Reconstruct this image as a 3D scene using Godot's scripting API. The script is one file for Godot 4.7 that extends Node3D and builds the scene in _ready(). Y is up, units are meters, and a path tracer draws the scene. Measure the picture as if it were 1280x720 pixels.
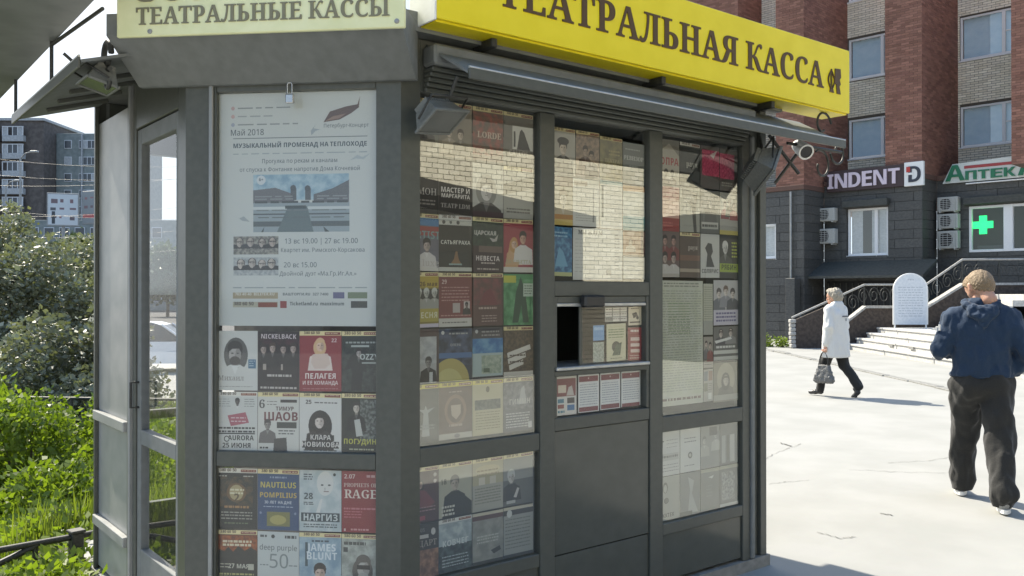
extends Node3D
# A theatre ticket kiosk on a paved square in spring sunshine, brick flats behind it, shrubs and a road on its door side.
# Plan coordinates below are (X to the right, Z away from the camera); W() turns them into Godot's axes.

const FOC := 1100.0
const EYE := 1.57
const HOR := 366.0

var rng := RandomNumberGenerator.new()
var names := {}
var leaves_made := 0
var tex := {}
var M := {}
var T := {}          # frames of the kiosk's faces: x along the face, y up, z outwards
var V: Array[Vector2] = []          # the kiosk's corners in plan


func _ready():
	rng.seed = 20180512
	camera_and_light()
	materials()
	frames()
	ground()
	kiosk()
	signs()
	brick_flats()
	entrance_steps()
	across_the_square()
	far_street()
	planting()
	railings()
	make_posters()
	fittings()
	people()


func camera_and_light():
	var cam := Camera3D.new()
	cam.name = "camera"
	cam.fov = rad_to_deg(2.0 * atan(360.0 / FOC))
	cam.near = 0.05
	cam.far = 2000.0
	cam.position = Vector3(0, EYE, 0)
	cam.rotation.x = atan((HOR - 360.0) / FOC)
	add_child(cam)
	cam.current = true
	var env := Environment.new()
	env.background_mode = Environment.BG_SKY
	var sm := ProceduralSkyMaterial.new()
	sm.sky_top_color = Color(0.46, 0.62, 0.82)
	sm.sky_horizon_color = Color(0.84, 0.88, 0.90)
	sm.sky_curve = 0.22
	sm.ground_bottom_color = Color(0.45, 0.44, 0.42)
	sm.ground_horizon_color = Color(0.70, 0.72, 0.72)
	sm.sun_angle_max = 75.0
	sm.sun_curve = 0.5
	sm.energy_multiplier = 0.86
	var sky := Sky.new()
	sky.sky_material = sm
	env.sky = sky
	env.tonemap_mode = Environment.TONE_MAPPER_LINEAR
	env.tonemap_exposure = 1.9
	env.sdfgi_enabled = true
	env.ssao_enabled = true
	env.ssil_enabled = true
	var we := WorldEnvironment.new()
	we.name = "world_environment"
	we.environment = env
	add_child(we)
	var sun := DirectionalLight3D.new()
	sun.name = "sun"
	sun.light_color = Color(1.0, 0.965, 0.90)
	sun.light_energy = 1.6
	sun.light_angular_distance = 0.5
	sun.shadow_enabled = true
	add_child(sun)
	# the sun stands behind the scene on the left, 47 degrees up
	var to_sun := Vector3(-0.69, 0, -0.724).normalized() * cos(deg_to_rad(47.0)) + Vector3(0, sin(deg_to_rad(47.0)), 0)
	sun.look_at_from_position(to_sun * 50.0, Vector3.ZERO, Vector3.UP)


# ---------------------------------------------------------------- small helpers
func W(x, z, y := 0.0) -> Vector3:
	return Vector3(x, y, -z)


func lin(r, g, b) -> Color:
	return Color(r, g, b).linear_to_srgb()


func surf() -> SurfaceTool:
	var s := SurfaceTool.new()
	s.begin(Mesh.PRIMITIVE_TRIANGLES)
	return s


func quad(s: SurfaceTool, a: Vector3, b: Vector3, c: Vector3, d: Vector3, n: Vector3, xf := Transform3D()):
	# a flat quad whose front looks along n, whichever way round it is given
	if (b - a).cross(c - a).dot(n) * xf.basis.determinant() > 0.0:
		var t := b
		b = d
		d = t
	s.set_normal((xf.basis * n).normalized())
	for p in [a, b, c, a, c, d]:
		s.set_uv(Vector2(p.x, p.y))
		s.add_vertex(xf * p)


func tri(s: SurfaceTool, a: Vector3, b: Vector3, c: Vector3, n: Vector3, xf := Transform3D()):
	if (b - a).cross(c - a).dot(n) * xf.basis.determinant() > 0.0:
		var t := b
		b = c
		c = t
	s.set_normal((xf.basis * n).normalized())
	for p in [a, b, c]:
		s.set_uv(Vector2(p.x, p.y))
		s.add_vertex(xf * p)


func box(s: SurfaceTool, lo: Vector3, hi: Vector3, bev := 0.003, xf := Transform3D()):
	# a box with chamfered edges
	var c := (lo + hi) * 0.5
	var h := (hi - lo).abs() * 0.5
	var b := minf(bev, minf(h.x, minf(h.y, h.z)) * 0.45)
	for ax in 3:
		var u := (ax + 1) % 3
		var v := (ax + 2) % 3
		for sg in [-1.0, 1.0]:
			var n := Vector3.ZERO
			n[ax] = sg
			var q := []
			for e in [[-1.0, -1.0], [1.0, -1.0], [1.0, 1.0], [-1.0, 1.0]]:
				var p := Vector3.ZERO
				p[ax] = sg * h[ax]
				p[u] = e[0] * (h[u] - b)
				p[v] = e[1] * (h[v] - b)
				q.append(c + p)
			quad(s, q[0], q[1], q[2], q[3], n, xf)
		if b <= 0.0:
			continue
		for su in [-1.0, 1.0]:
			for sv in [-1.0, 1.0]:
				var n2 := Vector3.ZERO
				n2[u] = su
				n2[v] = sv
				var k := []
				for e2 in [[0, -1.0], [0, 1.0], [1, 1.0], [1, -1.0]]:
					var p2 := Vector3.ZERO
					p2[ax] = e2[1] * (h[ax] - b)
					p2[u] = su * (h[u] - (0.0 if e2[0] == 0 else b))
					p2[v] = sv * (h[v] - (b if e2[0] == 0 else 0.0))
					k.append(c + p2)
				quad(s, k[0], k[1], k[2], k[3], n2.normalized(), xf)
	if b > 0.0:
		for i in 8:
			var g := Vector3(1 if i & 1 else -1, 1 if i & 2 else -1, 1 if i & 4 else -1)
			tri(s, c + g * Vector3(h.x, h.y - b, h.z - b), c + g * Vector3(h.x - b, h.y, h.z - b), c + g * Vector3(h.x - b, h.y - b, h.z), g.normalized(), xf)


func tube(s: SurfaceTool, pts: Array, r, sides := 8, xf := Transform3D(), caps := true):
	# a round bar through pts; r is a number or one radius per point
	var rings := []
	var side := Vector3.ZERO
	for i in pts.size():
		var d: Vector3 = (pts[mini(i + 1, pts.size() - 1)] - pts[maxi(i - 1, 0)]).normalized()
		if side == Vector3.ZERO:
			side = d.cross(Vector3.UP if absf(d.y) < 0.9 else Vector3.RIGHT).normalized()
		side = (side - d * side.dot(d)).normalized()
		var up := side.cross(d)
		var rad: float = r[i] if r is Array else r
		var ring := []
		for k in sides:
			var a := TAU * k / sides
			var n := side * cos(a) + up * sin(a)
			ring.append([pts[i] + n * rad, n])
		rings.append(ring)
	for i in rings.size() - 1:
		for k in sides:
			var k2 := (k + 1) % sides
			var q := [rings[i][k], rings[i][k2], rings[i + 1][k2], rings[i + 1][k]]
			var o := [0, 1, 2, 0, 2, 3]
			if (q[1][0] - q[0][0]).cross(q[2][0] - q[0][0]).dot(q[0][1]) > 0.0:
				o = [0, 2, 1, 0, 3, 2]
			for j in o:
				s.set_normal((xf.basis * q[j][1]).normalized())
				s.set_uv(Vector2(float(k) / sides, float(i)))
				s.add_vertex(xf * q[j][0])
	if caps:
		for e in [0, rings.size() - 1]:
			var n2: Vector3 = (pts[e] - pts[1 if e == 0 else e - 1]).normalized()
			for k in sides:
				tri(s, pts[e], rings[e][k][0], rings[e][(k + 1) % sides][0], n2, xf)


func lathe(s: SurfaceTool, prof: Array, sides := 16, xf := Transform3D()):
	# prof: Vector2(radius, height) from bottom to top
	for i in prof.size() - 1:
		var a: Vector2 = prof[i]
		var b: Vector2 = prof[i + 1]
		var sl := Vector2(b.y - a.y, a.x - b.x).normalized()
		for k in sides:
			var p := []
			for e in [[a, k], [a, k + 1], [b, k + 1], [b, k]]:
				var an: float = TAU * e[1] / sides
				p.append([Vector3(e[0].x * cos(an), e[0].y, e[0].x * sin(an)), Vector3(sl.x * cos(an), sl.y, sl.x * sin(an))])
			var o := [0, 1, 2, 0, 2, 3]
			var nn: Vector3 = p[0][1] + p[1][1]
			if (p[1][0] - p[0][0]).cross(p[2][0] - p[0][0]).dot(nn) > 0.0:
				o = [0, 2, 1, 0, 3, 2]
			for j in o:
				s.set_normal((xf.basis * p[j][1]).normalized())
				s.set_uv(Vector2(0, 0))
				s.add_vertex(xf * p[j][0])


func extrude(s: SurfaceTool, poly: PackedVector2Array, z0: float, z1: float, xf := Transform3D()):
	# a polygon in x and y, drawn out along z
	var idx := Geometry2D.triangulate_polygon(poly)
	for i in range(0, idx.size(), 3):
		var a := poly[idx[i]]
		var b := poly[idx[i + 1]]
		var c := poly[idx[i + 2]]
		for e in [[z0, -1.0], [z1, 1.0]]:
			tri(s, Vector3(a.x, a.y, e[0]), Vector3(b.x, b.y, e[0]), Vector3(c.x, c.y, e[0]), Vector3(0, 0, e[1] * signf(z1 - z0)), xf)
	var turn := -1.0 if Geometry2D.is_polygon_clockwise(poly) else 1.0
	for i in poly.size():
		var p := poly[i]
		var q := poly[(i + 1) % poly.size()]
		var d := q - p
		quad(s, Vector3(p.x, p.y, z0), Vector3(q.x, q.y, z0), Vector3(q.x, q.y, z1), Vector3(p.x, p.y, z1), Vector3(d.y, -d.x, 0).normalized() * turn, xf)


func plan_prism(s: SurfaceTool, plan: Array, y0: float, y1: float):
	# a polygon given in plan (X, Z), standing from y0 to y1, in world axes
	var poly := PackedVector2Array()
	for p in plan:
		poly.append(p)
	extrude(s, poly, y0, y1, Transform3D(Basis(Vector3(1, 0, 0), Vector3(0, 0, -1), Vector3(0, 1, 0)), Vector3.ZERO))


func part(par: Node3D, nm: String, s, mat: Material, xf := Transform3D()) -> MeshInstance3D:
	var o := MeshInstance3D.new()
	o.name = nm
	o.mesh = s.commit() if s is SurfaceTool else s
	o.material_override = mat
	o.transform = xf
	par.add_child(o, true)
	return o


func numbered(nm: String) -> String:
	names[nm] = names.get(nm, 0) + 1
	return nm if names[nm] == 1 else "%s_%03d" % [nm, names[nm] - 1]


func tag(o: Node, label := "", category := "", group := "", kind := ""):
	for e in [["label", label], ["category", category], ["group", group], ["kind", kind]]:
		if e[1]:
			o.set_meta(e[0], e[1])


func thing(nm: String, label: String, category: String, at := Transform3D(), group := "") -> Node3D:
	var o := Node3D.new()
	o.name = numbered(nm)
	o.transform = at
	add_child(o)
	tag(o, label, category, group)
	return o


func structure(nm: String, s, mat: Material) -> MeshInstance3D:
	var o := part(self, numbered(nm), s, mat)
	o.set_meta("kind", "structure")
	return o


func bar(par: Node3D, nm: String, f: Transform3D, x0, x1, y0, y1, z0, z1, mat: Material, bev := 0.003) -> MeshInstance3D:
	# a box given in the frame f, as a part of par (par stands unturned in the world)
	var s := surf()
	box(s, Vector3(x0, y0, z0), Vector3(x1, y1, z1), bev)
	return part(par, nm, s, mat, par.global_transform.affine_inverse() * f)


func on_face(f: Transform3D, px: float, py: float, off := 0.0) -> Vector2:
	# where the sight line through a pixel of the photograph meets the plane of a face
	var d := Vector3((px - 640.0) / FOC, (HOR - py) / FOC, -1.0)
	var e := Vector3(0, EYE, 0)
	var t := (f.origin + f.basis.z * off - e).dot(f.basis.z) / d.dot(f.basis.z)
	var l := f.affine_inverse() * (e + d * t)
	return Vector2(l.x, l.y)


func at_depth(px: float, py: float, z: float) -> Vector3:
	return Vector3((px - 640.0) / FOC * z, EYE + (HOR - py) / FOC * z, -z)


func moved(f: Transform3D, x := 0.0, y := 0.0, z := 0.0) -> Transform3D:
	return Transform3D(f.basis, f * Vector3(x, y, z))


# ---------------------------------------------------------------- materials
func flat(c: Color, rough := 0.6, metal := 0.0) -> StandardMaterial3D:
	var m := StandardMaterial3D.new()
	m.albedo_color = c
	m.roughness = rough
	m.metallic = metal
	return m


func noise_tex(sd: int, freq: float, c0: Color, c1: Color, octaves := 4, mid := 0.5, size := 512) -> NoiseTexture2D:
	var n := FastNoiseLite.new()
	n.seed = sd
	n.noise_type = FastNoiseLite.TYPE_SIMPLEX_SMOOTH
	n.frequency = freq
	n.fractal_octaves = octaves
	var g := Gradient.new()
	g.offsets = PackedFloat32Array([0.22, mid, 0.78])
	g.colors = PackedColorArray([c0, c0.lerp(c1, 0.5), c1])
	var t := NoiseTexture2D.new()
	t.width = size
	t.height = size
	t.seamless = true
	t.noise = n
	t.color_ramp = g
	return t


func grained(sd: int, c0: Color, c1: Color, freq: float, scale: float, rough := 0.7, relief := 0.0, metal := 0.0, octaves := 4) -> StandardMaterial3D:
	# a surface with uneven tone (c0..c1) and, if wanted, fine relief in centimetres
	var m := flat(Color.WHITE, rough, metal)
	m.albedo_texture = noise_tex(sd, freq, c0, c1, octaves)
	m.uv1_triplanar = true
	m.uv1_world_triplanar = true
	m.uv1_scale = Vector3.ONE * scale
	if relief > 0.0:
		if not tex.has("relief"):
			tex["relief"] = noise_tex(91, 0.03, Color.BLACK, Color.WHITE, 5)
		m.heightmap_enabled = true
		m.heightmap_texture = tex["relief"]
		m.heightmap_scale = relief
	return m


func tinted(rough := 0.8, relief := 0.0, scale := 6.0) -> StandardMaterial3D:
	# takes its colour from the mesh's vertex colours
	var m := flat(Color.WHITE, rough)
	m.vertex_color_use_as_albedo = true
	if relief > 0.0:
		if not tex.has("relief"):
			tex["relief"] = noise_tex(91, 0.03, Color.BLACK, Color.WHITE, 5)
		m.heightmap_enabled = true
		m.heightmap_texture = tex["relief"]
		m.heightmap_scale = relief
		m.uv1_triplanar = true
		m.uv1_world_triplanar = true
		m.uv1_scale = Vector3.ONE * scale
	return m


func glass(coat := 0.0, alpha := 0.03) -> StandardMaterial3D:
	var m := flat(Color(0.93, 0.95, 0.93, alpha), 0.0, coat)
	m.transparency = BaseMaterial3D.TRANSPARENCY_ALPHA
	return m


func film(share: float) -> StandardMaterial3D:
	# sun-control glazing: a thin metal coat sends back a share of the light, the rest passes
	var m := flat(Color(0.96, 0.97, 0.95, share), 0.0, 1.0)
	var im := Image.create(4, 4, false, Image.FORMAT_RGBA8)
	im.fill(Color.WHITE)
	m.albedo_texture = ImageTexture.create_from_image(im)
	m.transparency = BaseMaterial3D.TRANSPARENCY_ALPHA
	return m


func leafy(back := 0.5) -> StandardMaterial3D:
	var m := tinted(0.5)
	m.backlight_enabled = true
	m.backlight = Color(back, back * 1.05, back * 0.6)
	return m


func materials():
	M.frame = grained(1, lin(0.074, 0.079, 0.068), lin(0.088, 0.093, 0.080), 0.03, 1.4, 0.36, 0.02)
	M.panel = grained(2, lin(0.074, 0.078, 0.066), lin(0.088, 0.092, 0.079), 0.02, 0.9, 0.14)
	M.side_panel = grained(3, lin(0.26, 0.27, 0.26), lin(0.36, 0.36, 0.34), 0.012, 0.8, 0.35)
	M.alu = grained(4, lin(0.42, 0.43, 0.42), lin(0.58, 0.59, 0.57), 0.02, 2.0, 0.35, 0.0, 0.6)
	M.soffit = grained(5, lin(0.145, 0.155, 0.152), lin(0.180, 0.191, 0.188), 0.02, 1.3, 0.6, 0.02)
	M.dark = flat(lin(0.018, 0.018, 0.018), 0.7)
	M.black = flat(lin(0.03, 0.03, 0.03), 0.35)
	M.iron = grained(6, lin(0.02, 0.022, 0.02), lin(0.05, 0.05, 0.045), 0.03, 4.0, 0.5)
	M.galv = grained(7, lin(0.27, 0.28, 0.28), lin(0.33, 0.34, 0.335), 0.006, 1.0, 0.45, 0.0, 0.4)
	M.white = flat(lin(0.75, 0.75, 0.73), 0.45)
	M.pvc = grained(8, lin(0.76, 0.76, 0.75), lin(0.82, 0.82, 0.81), 0.02, 2.0, 0.4)
	M.yellow = grained(9, lin(0.80, 0.655, 0.008), lin(0.86, 0.71, 0.02), 0.01, 1.2, 0.4)
	M.pale_yellow = grained(10, lin(0.72, 0.74, 0.42), lin(0.80, 0.81, 0.50), 0.01, 1.2, 0.4)
	M.brown_letter = flat(lin(0.085, 0.045, 0.012), 0.5)
	M.grey_letter = flat(lin(0.20, 0.19, 0.12), 0.5)
	M.pane = glass(0.0)
	M.film = film(0.23)
	M.house_pane = film(0.12)
	M.floor = grained(11, lin(0.06, 0.055, 0.05), lin(0.1, 0.09, 0.08), 0.02, 1.0, 0.7)
	M.inside = grained(12, lin(0.10, 0.095, 0.085), lin(0.15, 0.14, 0.125), 0.02, 1.0, 0.7)


func frames():
	V = [Vector2(1.474, 5.10), Vector2(-0.452, 3.575), Vector2(-1.366, 3.681), Vector2(-2.316, 4.881), Vector2(0.12, 6.81)]
	var face = func(a: Vector2, b: Vector2) -> Transform3D:
		var x := Vector3(b.x - a.x, 0, -(b.y - a.y)).normalized()
		return Transform3D(Basis(x, Vector3.UP, x.cross(Vector3.UP)), W(a.x, a.y))
	T.R = face.call(V[1], V[0])
	T.F = face.call(V[2], V[1])
	T.L = face.call(V[3], V[2])
	T.E = face.call(V[0], V[4])
	T.B = face.call(V[4], V[3])
	T.RL = V[0].distance_to(V[1])
	T.FL = V[1].distance_to(V[2])
	T.LL = V[2].distance_to(V[3])
	T.EL = V[0].distance_to(V[4])
	T.BL = V[3].distance_to(V[4])
	# the front of the flats: its wall runs towards the camera on the right
	var bx := Vector3(0.694, 0, 0.72).normalized()
	T.H = Transform3D(Basis(bx, Vector3.UP, bx.cross(Vector3.UP)), W(11.73, 29.0))


# ---------------------------------------------------------------- the ground
func lawn_drop(x: float, z: float) -> float:
	# the square is level; past the kiosk's door side the ground falls away by 0.85 m
	var d := (Vector2(x, z) - V[2]).dot(Vector2(-0.784, -0.621))
	var behind := (Vector2(x, z) - V[4]).dot(Vector2(-0.621, 0.784))
	var side := smoothstep(0.15, 1.6, d + 0.35 * maxf(0.0, behind)) * smoothstep(3.6, 4.9, z + 0.25 * maxf(0.0, -2.3 - x))
	var back := smoothstep(0.5, 5.0, behind) * smoothstep(2.5, -2.0, x)
	return -0.85 * maxf(side, back)


func ground():
	M.asphalt_far = grained(20, lin(0.055, 0.056, 0.055), lin(0.09, 0.09, 0.088), 0.02, 0.3, 0.9)
	M.paving = grained(21, lin(0.278, 0.280, 0.264), lin(0.312, 0.313, 0.297), 0.008, 0.22, 0.92, 0.12, 0.0, 6)
	M.soil = grained(22, lin(0.045, 0.05, 0.02), lin(0.09, 0.085, 0.045), 0.03, 0.7, 0.95, 0.5)
	M.kerb = grained(23, lin(0.17, 0.17, 0.16), lin(0.25, 0.25, 0.235), 0.03, 1.0, 0.85, 0.2)
	M.crack = flat(lin(0.13, 0.128, 0.115), 0.95)
	# one sheet to the horizon, lower than all the rest
	var s := surf()
	quad(s, W(-900, -300, -0.92), W(900, -300, -0.92), W(900, 1200, -0.92), W(-900, 1200, -0.92), Vector3.UP)
	structure("ground", s, M.asphalt_far)
	# the square, with its slow unevenness
	var n := FastNoiseLite.new()
	n.seed = 5
	n.frequency = 0.35
	var height = func(x: float, z: float) -> float:
		return lawn_drop(x, z) + n.get_noise_2d(x, z) * 0.008 - 0.008
	s = surf()
	var xs := []
	var x := -30.0
	while x <= 45.0:
		xs.append(x)
		x += 0.25 if x > -8.0 and x < 8.0 else 0.75
	var zs := []
	var z := -14.0
	while z <= 46.0:
		zs.append(z)
		z += 0.25 if z > 2.0 and z < 9.0 else 0.75
	var lawn := surf()
	for t in [s, lawn]:
		t.set_smooth_group(0)
	for i in xs.size() - 1:
		for j in zs.size() - 1:
			var mx: float = (xs[i] + xs[i + 1]) * 0.5
			var mz: float = (zs[j] + zs[j + 1]) * 0.5
			var low := lawn_drop(mx, mz)
			var off_side := (Vector2(mx, mz) - V[2]).dot(Vector2(-0.784, -0.621)) > 0.05 and mz > 4.4
			var green := (low < -0.02 or off_side) and mz < 19.0 or mx < -4.5 and mz > 2.0 and mz < 19.0
			var q := []
			for e in [[i, j], [i + 1, j], [i + 1, j + 1], [i, j + 1]]:
				q.append(W(xs[e[0]], zs[e[1]], height.call(xs[e[0]], zs[e[1]])))
			var t2: SurfaceTool = lawn if green else s
			for k in [0, 2, 1, 0, 3, 2]:
				t2.add_vertex(q[k])
	s.index()
	s.generate_normals()
	lawn.index()
	lawn.generate_normals()
	structure("pavement", s, M.paving)
	structure("lawn", lawn, M.soil)
	# the sunk kerb that crosses the square towards the steps
	var kz := 25.6
	var k2 := 0
	while kz > 13.9:
		s = surf()
		var kx := 7.08 + sin(kz * 1.7) * 0.02
		box(s, W(kx - 0.075, kz, -0.05), W(kx + 0.075, kz - 0.985, 0.018 + 0.006 * sin(kz * 3.0)), 0.008)
		structure("kerb_stone", s, M.kerb)
		kz -= 1.0
		k2 += 1
	# cracks and scars in the asphalt: thin dark sheets 4 mm above it
	var cracks := [[[1000, 554], [965, 567], [955, 574]], [[1060, 586], [1120, 589], [1190, 590]], [[1110, 578], [1160, 575], [1195, 570]], [[975, 553], [990, 557]], [[960, 604], [985, 601], [1010, 600]], [[1100, 640], [1115, 643]], [[1020, 664], [1050, 672], [1070, 670]]]
	s = surf()
	var widths := [0.003, 0.003, 0.003, 0.010, 0.003, 0.006, 0.004]
	for ci in cracks.size():
		var pts := []
		var c: Array = cracks[ci]
		for m in c.size() - 1:
			for u in 9:
				var px := lerpf(c[m][0], c[m + 1][0], u / 8.0) + rng.randf_range(-1, 1)
				var py := lerpf(c[m][1], c[m + 1][1], u / 8.0) + rng.randf_range(-0.6, 0.6)
				var zz := FOC * EYE / (py - HOR)
				pts.append(Vector2((px - 640.0) / FOC * zz, zz))
		for m in pts.size() - 1:
			var a: Vector2 = pts[m]
			var b: Vector2 = pts[m + 1]
			var sd: Vector2 = (b - a).orthogonal().normalized() * widths[ci] * rng.randf_range(0.4, 1.2)
			var q2 := [a - sd, a + sd, b + sd, b - sd]
			var q3 := []
			for p in q2:
				q3.append(W(p.x, p.y, height.call(p.x, p.y) + 0.005))
			quad(s, q3[0], q3[1], q3[2], q3[3], Vector3.UP)
	structure("pavement_cracks", s, M.crack)
	# the road behind the lawn
	s = surf()
	quad(s, W(-200, 24, -0.88), W(3, 24, -0.88), W(3, 46, -0.88), W(-200, 46, -0.88), Vector3.UP)
	structure("road", s, grained(24, lin(0.12, 0.12, 0.115), lin(0.18, 0.18, 0.17), 0.02, 0.25, 0.9))


# ---------------------------------------------------------------- the kiosk
func wing_post(par: Node3D, nm: String, v: Vector2, f1: Transform3D, e1: float, f2: Transform3D, e2: float, y1: float, mat: Material):
	# a corner post with a leaf along each of two faces; e is how far the leaf reaches along the face from the corner (signed)
	var p2 = func(f: Transform3D, x: float, z: float) -> Vector2:
		var d: Vector3 = f.basis.x * x + f.basis.z * z
		return v + Vector2(d.x, -d.z)
	var a: Vector2 = p2.call(f1, e1, 0.0)
	var b: Vector2 = p2.call(f1, e1, -0.06)
	var nrm: Vector3 = (f1.basis.z + f2.basis.z).normalized()
	var c: Vector2 = v - Vector2(nrm.x, -nrm.z) * 0.066
	var d: Vector2 = p2.call(f2, e2, -0.06)
	var e: Vector2 = p2.call(f2, e2, 0.0)
	var s := surf()
	plan_prism(s, [a, b, c, d, e, v], 0.0, y1)
	part(par, nm, s, mat, par.global_transform.affine_inverse())


func pane(par: Node3D, f: Transform3D, x0, x1, y0, y1, z, mat: Material, nm := "pane"):
	var s := surf()
	quad(s, Vector3(x0, y0, z), Vector3(x1, y0, z), Vector3(x1, y1, z), Vector3(x0, y1, z), Vector3(0, 0, 1))
	return part(par, nm, s, mat, par.global_transform.affine_inverse() * f)


func kiosk():
	var k := thing("ticket_kiosk", "grey brown metal ticket kiosk with poster-filled windows under a yellow sign", "kiosk", Transform3D(Basis(), W(V[1].x, V[1].y)))
	var fr: Material = M.frame
	var top := 2.62
	wing_post(k, "corner_post", V[1], T.R, 0.092, T.F, -0.103, top, fr)
	wing_post(k, "corner_post", V[2], T.F, 0.134, T.L, -0.095, top, fr)
	wing_post(k, "corner_post", V[3], T.L, 0.035, T.B, -0.06, top, fr)
	wing_post(k, "corner_post", V[4], T.B, 0.07, T.E, -0.07, top, fr)
	# the ticket side
	var R: Transform3D = T.R
	var m1 := [0.740, 0.828]
	var m2 := [1.472, 1.568]
	bar(k, "mullion", R, m1[0], m1[1], 0.06, 2.40, -0.055, 0.004, fr)
	bar(k, "mullion", R, m2[0], m2[1], 0.06, 2.40, -0.055, 0.004, fr)
	bar(k, "end_post", R, 2.235, 2.300, 0.06, top, -0.06, 0.0, fr)
	bar(k, "cover_strip", R, 2.301, 2.334, 0.06, 2.46, -0.05, 0.014, M.soffit, 0.006)
	bar(k, "end_post", R, 2.335, 2.400, 0.06, top, -0.07, -0.022, fr)
	bar(k, "end_post", R, 2.401, T.RL, 0.06, top, -0.07, 0.0, fr)
	bar(k, "head_rail", R, 0.093, 2.234, 2.40, top, -0.06, 0.0, fr)
	for b in [[0.093, 0.739], [1.569, 2.234]]:
		bar(k, "transom", R, b[0], b[1], 0.848, 0.928, -0.055, 0.0, fr)
		bar(k, "sill_rail", R, b[0], b[1], 0.315, 0.375, -0.055, 0.0, fr)
		bar(k, "bottom_panel", R, b[0], b[1], 0.075, 0.314, -0.045, -0.012, M.panel)
		pane(k, R, b[0], b[1], 0.929, 2.399, -0.020, M.film)
		pane(k, R, b[0], b[1], 0.376, 0.847, -0.020, M.film)
	bar(k, "transom", R, 0.829, 1.471, 1.555, 1.625, -0.055, 0.0, fr)
	bar(k, "service_frame", R, 0.829, 0.848, 1.215, 1.554, -0.055, -0.002, fr)
	bar(k, "service_frame", R, 1.452, 1.471, 0.985, 1.554, -0.055, -0.002, fr)
	bar(k, "service_frame", R, 0.829, 0.848, 0.985, 1.178, -0.055, -0.002, fr)
	bar(k, "service_rail", R, 0.849, 1.451, 1.522, 1.554, -0.055, -0.006, fr)
	bar(k, "track", R, 0.849, 1.451, 1.505, 1.521, -0.05, -0.004, M.alu)
	bar(k, "counter", R, 0.835, 1.465, 1.205, 1.222, -0.30, 0.012, M.alu, 0.004)
	bar(k, "transom", R, 0.829, 1.471, 1.179, 1.204, -0.055, 0.0, fr)
	bar(k, "transom", R, 0.829, 1.471, 0.925, 0.984, -0.055, 0.0, fr)
	bar(k, "door_panel", R, 0.829, 1.471, 0.345, 0.924, -0.045, -0.006, M.panel)
	bar(k, "bottom_panel", R, 0.829, 1.471, 0.075, 0.340, -0.045, -0.009, M.panel)
	pane(k, R, 0.829, 1.471, 1.626, 2.399, -0.020, M.film)
	pane(k, R, 1.03, 1.451, 1.223, 1.504, -0.030, M.pane, "sliding_pane")
	bar(k, "sliding_stile", R, 1.012, 1.032, 1.223, 1.504, -0.040, -0.026, fr)
	pane(k, R, 0.849, 1.451, 0.985, 1.178, -0.030, M.pane)
	var s := surf()
	box(s, Vector3(0.985, 1.500, 0.0), Vector3(1.12, 1.560, 0.045), 0.015)
	part(k, "lock_box", s, M.black, Transform3D(R.basis, R.origin - k.position))
	# the chamfered front
	var F: Transform3D = T.F
	var fx := [0.135, T.FL - 0.104]
	bar(k, "head_rail", F, fx[0], fx[1], 2.405, top, -0.06, 0.0, fr)
	bar(k, "transom", F, fx[0], fx[1], 0.848, 0.912, -0.055, 0.0, fr)
	bar(k, "sill_rail", F, fx[0], fx[1], 0.305, 0.365, -0.055, 0.0, fr)
	bar(k, "bottom_panel", F, fx[0], fx[1], 0.075, 0.304, -0.045, -0.012, M.panel)
	bar(k, "cover_strip", F, 0.106, 0.124, 0.06, 2.46, 0.001, 0.014, M.galv, 0.005)
	pane(k, F, fx[0], fx[1], 0.913, 2.404, -0.020, M.pane)
	pane(k, F, fx[0], fx[1], 0.366, 0.847, -0.020, M.pane)
	# the door side
	var L: Transform3D = T.L
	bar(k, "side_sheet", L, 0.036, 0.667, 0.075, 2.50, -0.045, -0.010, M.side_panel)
	bar(k, "edge_strip", L, 0.036, 0.060, 0.06, top, -0.009, 0.012, fr)
	for y in [0.93, 0.36]:
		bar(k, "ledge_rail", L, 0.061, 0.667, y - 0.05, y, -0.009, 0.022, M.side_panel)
	bar(k, "mullion", L, 0.668, 0.725, 0.06, top, -0.06, 0.004, fr)
	bar(k, "cover_strip", L, 0.726, 0.752, 0.06, top, -0.05, 0.018, M.galv, 0.005)
	bar(k, "mullion", L, 0.753, 0.800, 0.06, top, -0.06, 0.0, fr)
	bar(k, "head_rail", L, 0.801, 1.434, 2.36, top, -0.06, 0.0, fr)
	var door := bar(k, "door", L, 0.803, 0.862, 0.08, 2.355, -0.05, -0.008, M.soffit)
	var dinv: Transform3D = Transform3D()
	for b in [[1.382, 1.432, 0.08, 2.355], [0.863, 1.381, 2.28, 2.355], [0.863, 1.381, 0.845, 0.915], [0.863, 1.381, 0.08, 0.345]]:
		s = surf()
		box(s, Vector3(b[0], b[2], -0.05), Vector3(b[1], b[3], -0.008), 0.003)
		part(door, "door_rail", s, M.soffit, dinv)
	for b in [[0.916, 2.279], [0.346, 0.844]]:
		s = surf()
		quad(s, Vector3(0.863, b[0], -0.028), Vector3(1.381, b[0], -0.028), Vector3(1.381, b[1], -0.028), Vector3(0.863, b[1], -0.028), Vector3(0, 0, 1))
		part(door, "door_pane", s, M.pane, dinv)
	s = surf()
	tube(s, [Vector3(0.83, 1.02, -0.008), Vector3(0.83, 1.02, 0.03), Vector3(0.83, 1.14, 0.03), Vector3(0.83, 1.14, -0.008)], 0.006)
	part(door, "door_handle", s, M.iron, dinv)
	# the two back sides
	var E: Transform3D = T.E
	bar(k, "back_sheet", E, 0.002, T.EL - 0.071, 0.075, top, -0.055, -0.01, M.panel)
	var B: Transform3D = T.B
	bar(k, "back_sheet", B, 0.071, 1.75, 0.075, top, -0.055, -0.01, M.panel)
	bar(k, "mullion", B, 1.751, 1.80, 0.06, top, -0.06, 0.0, fr)
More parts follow.
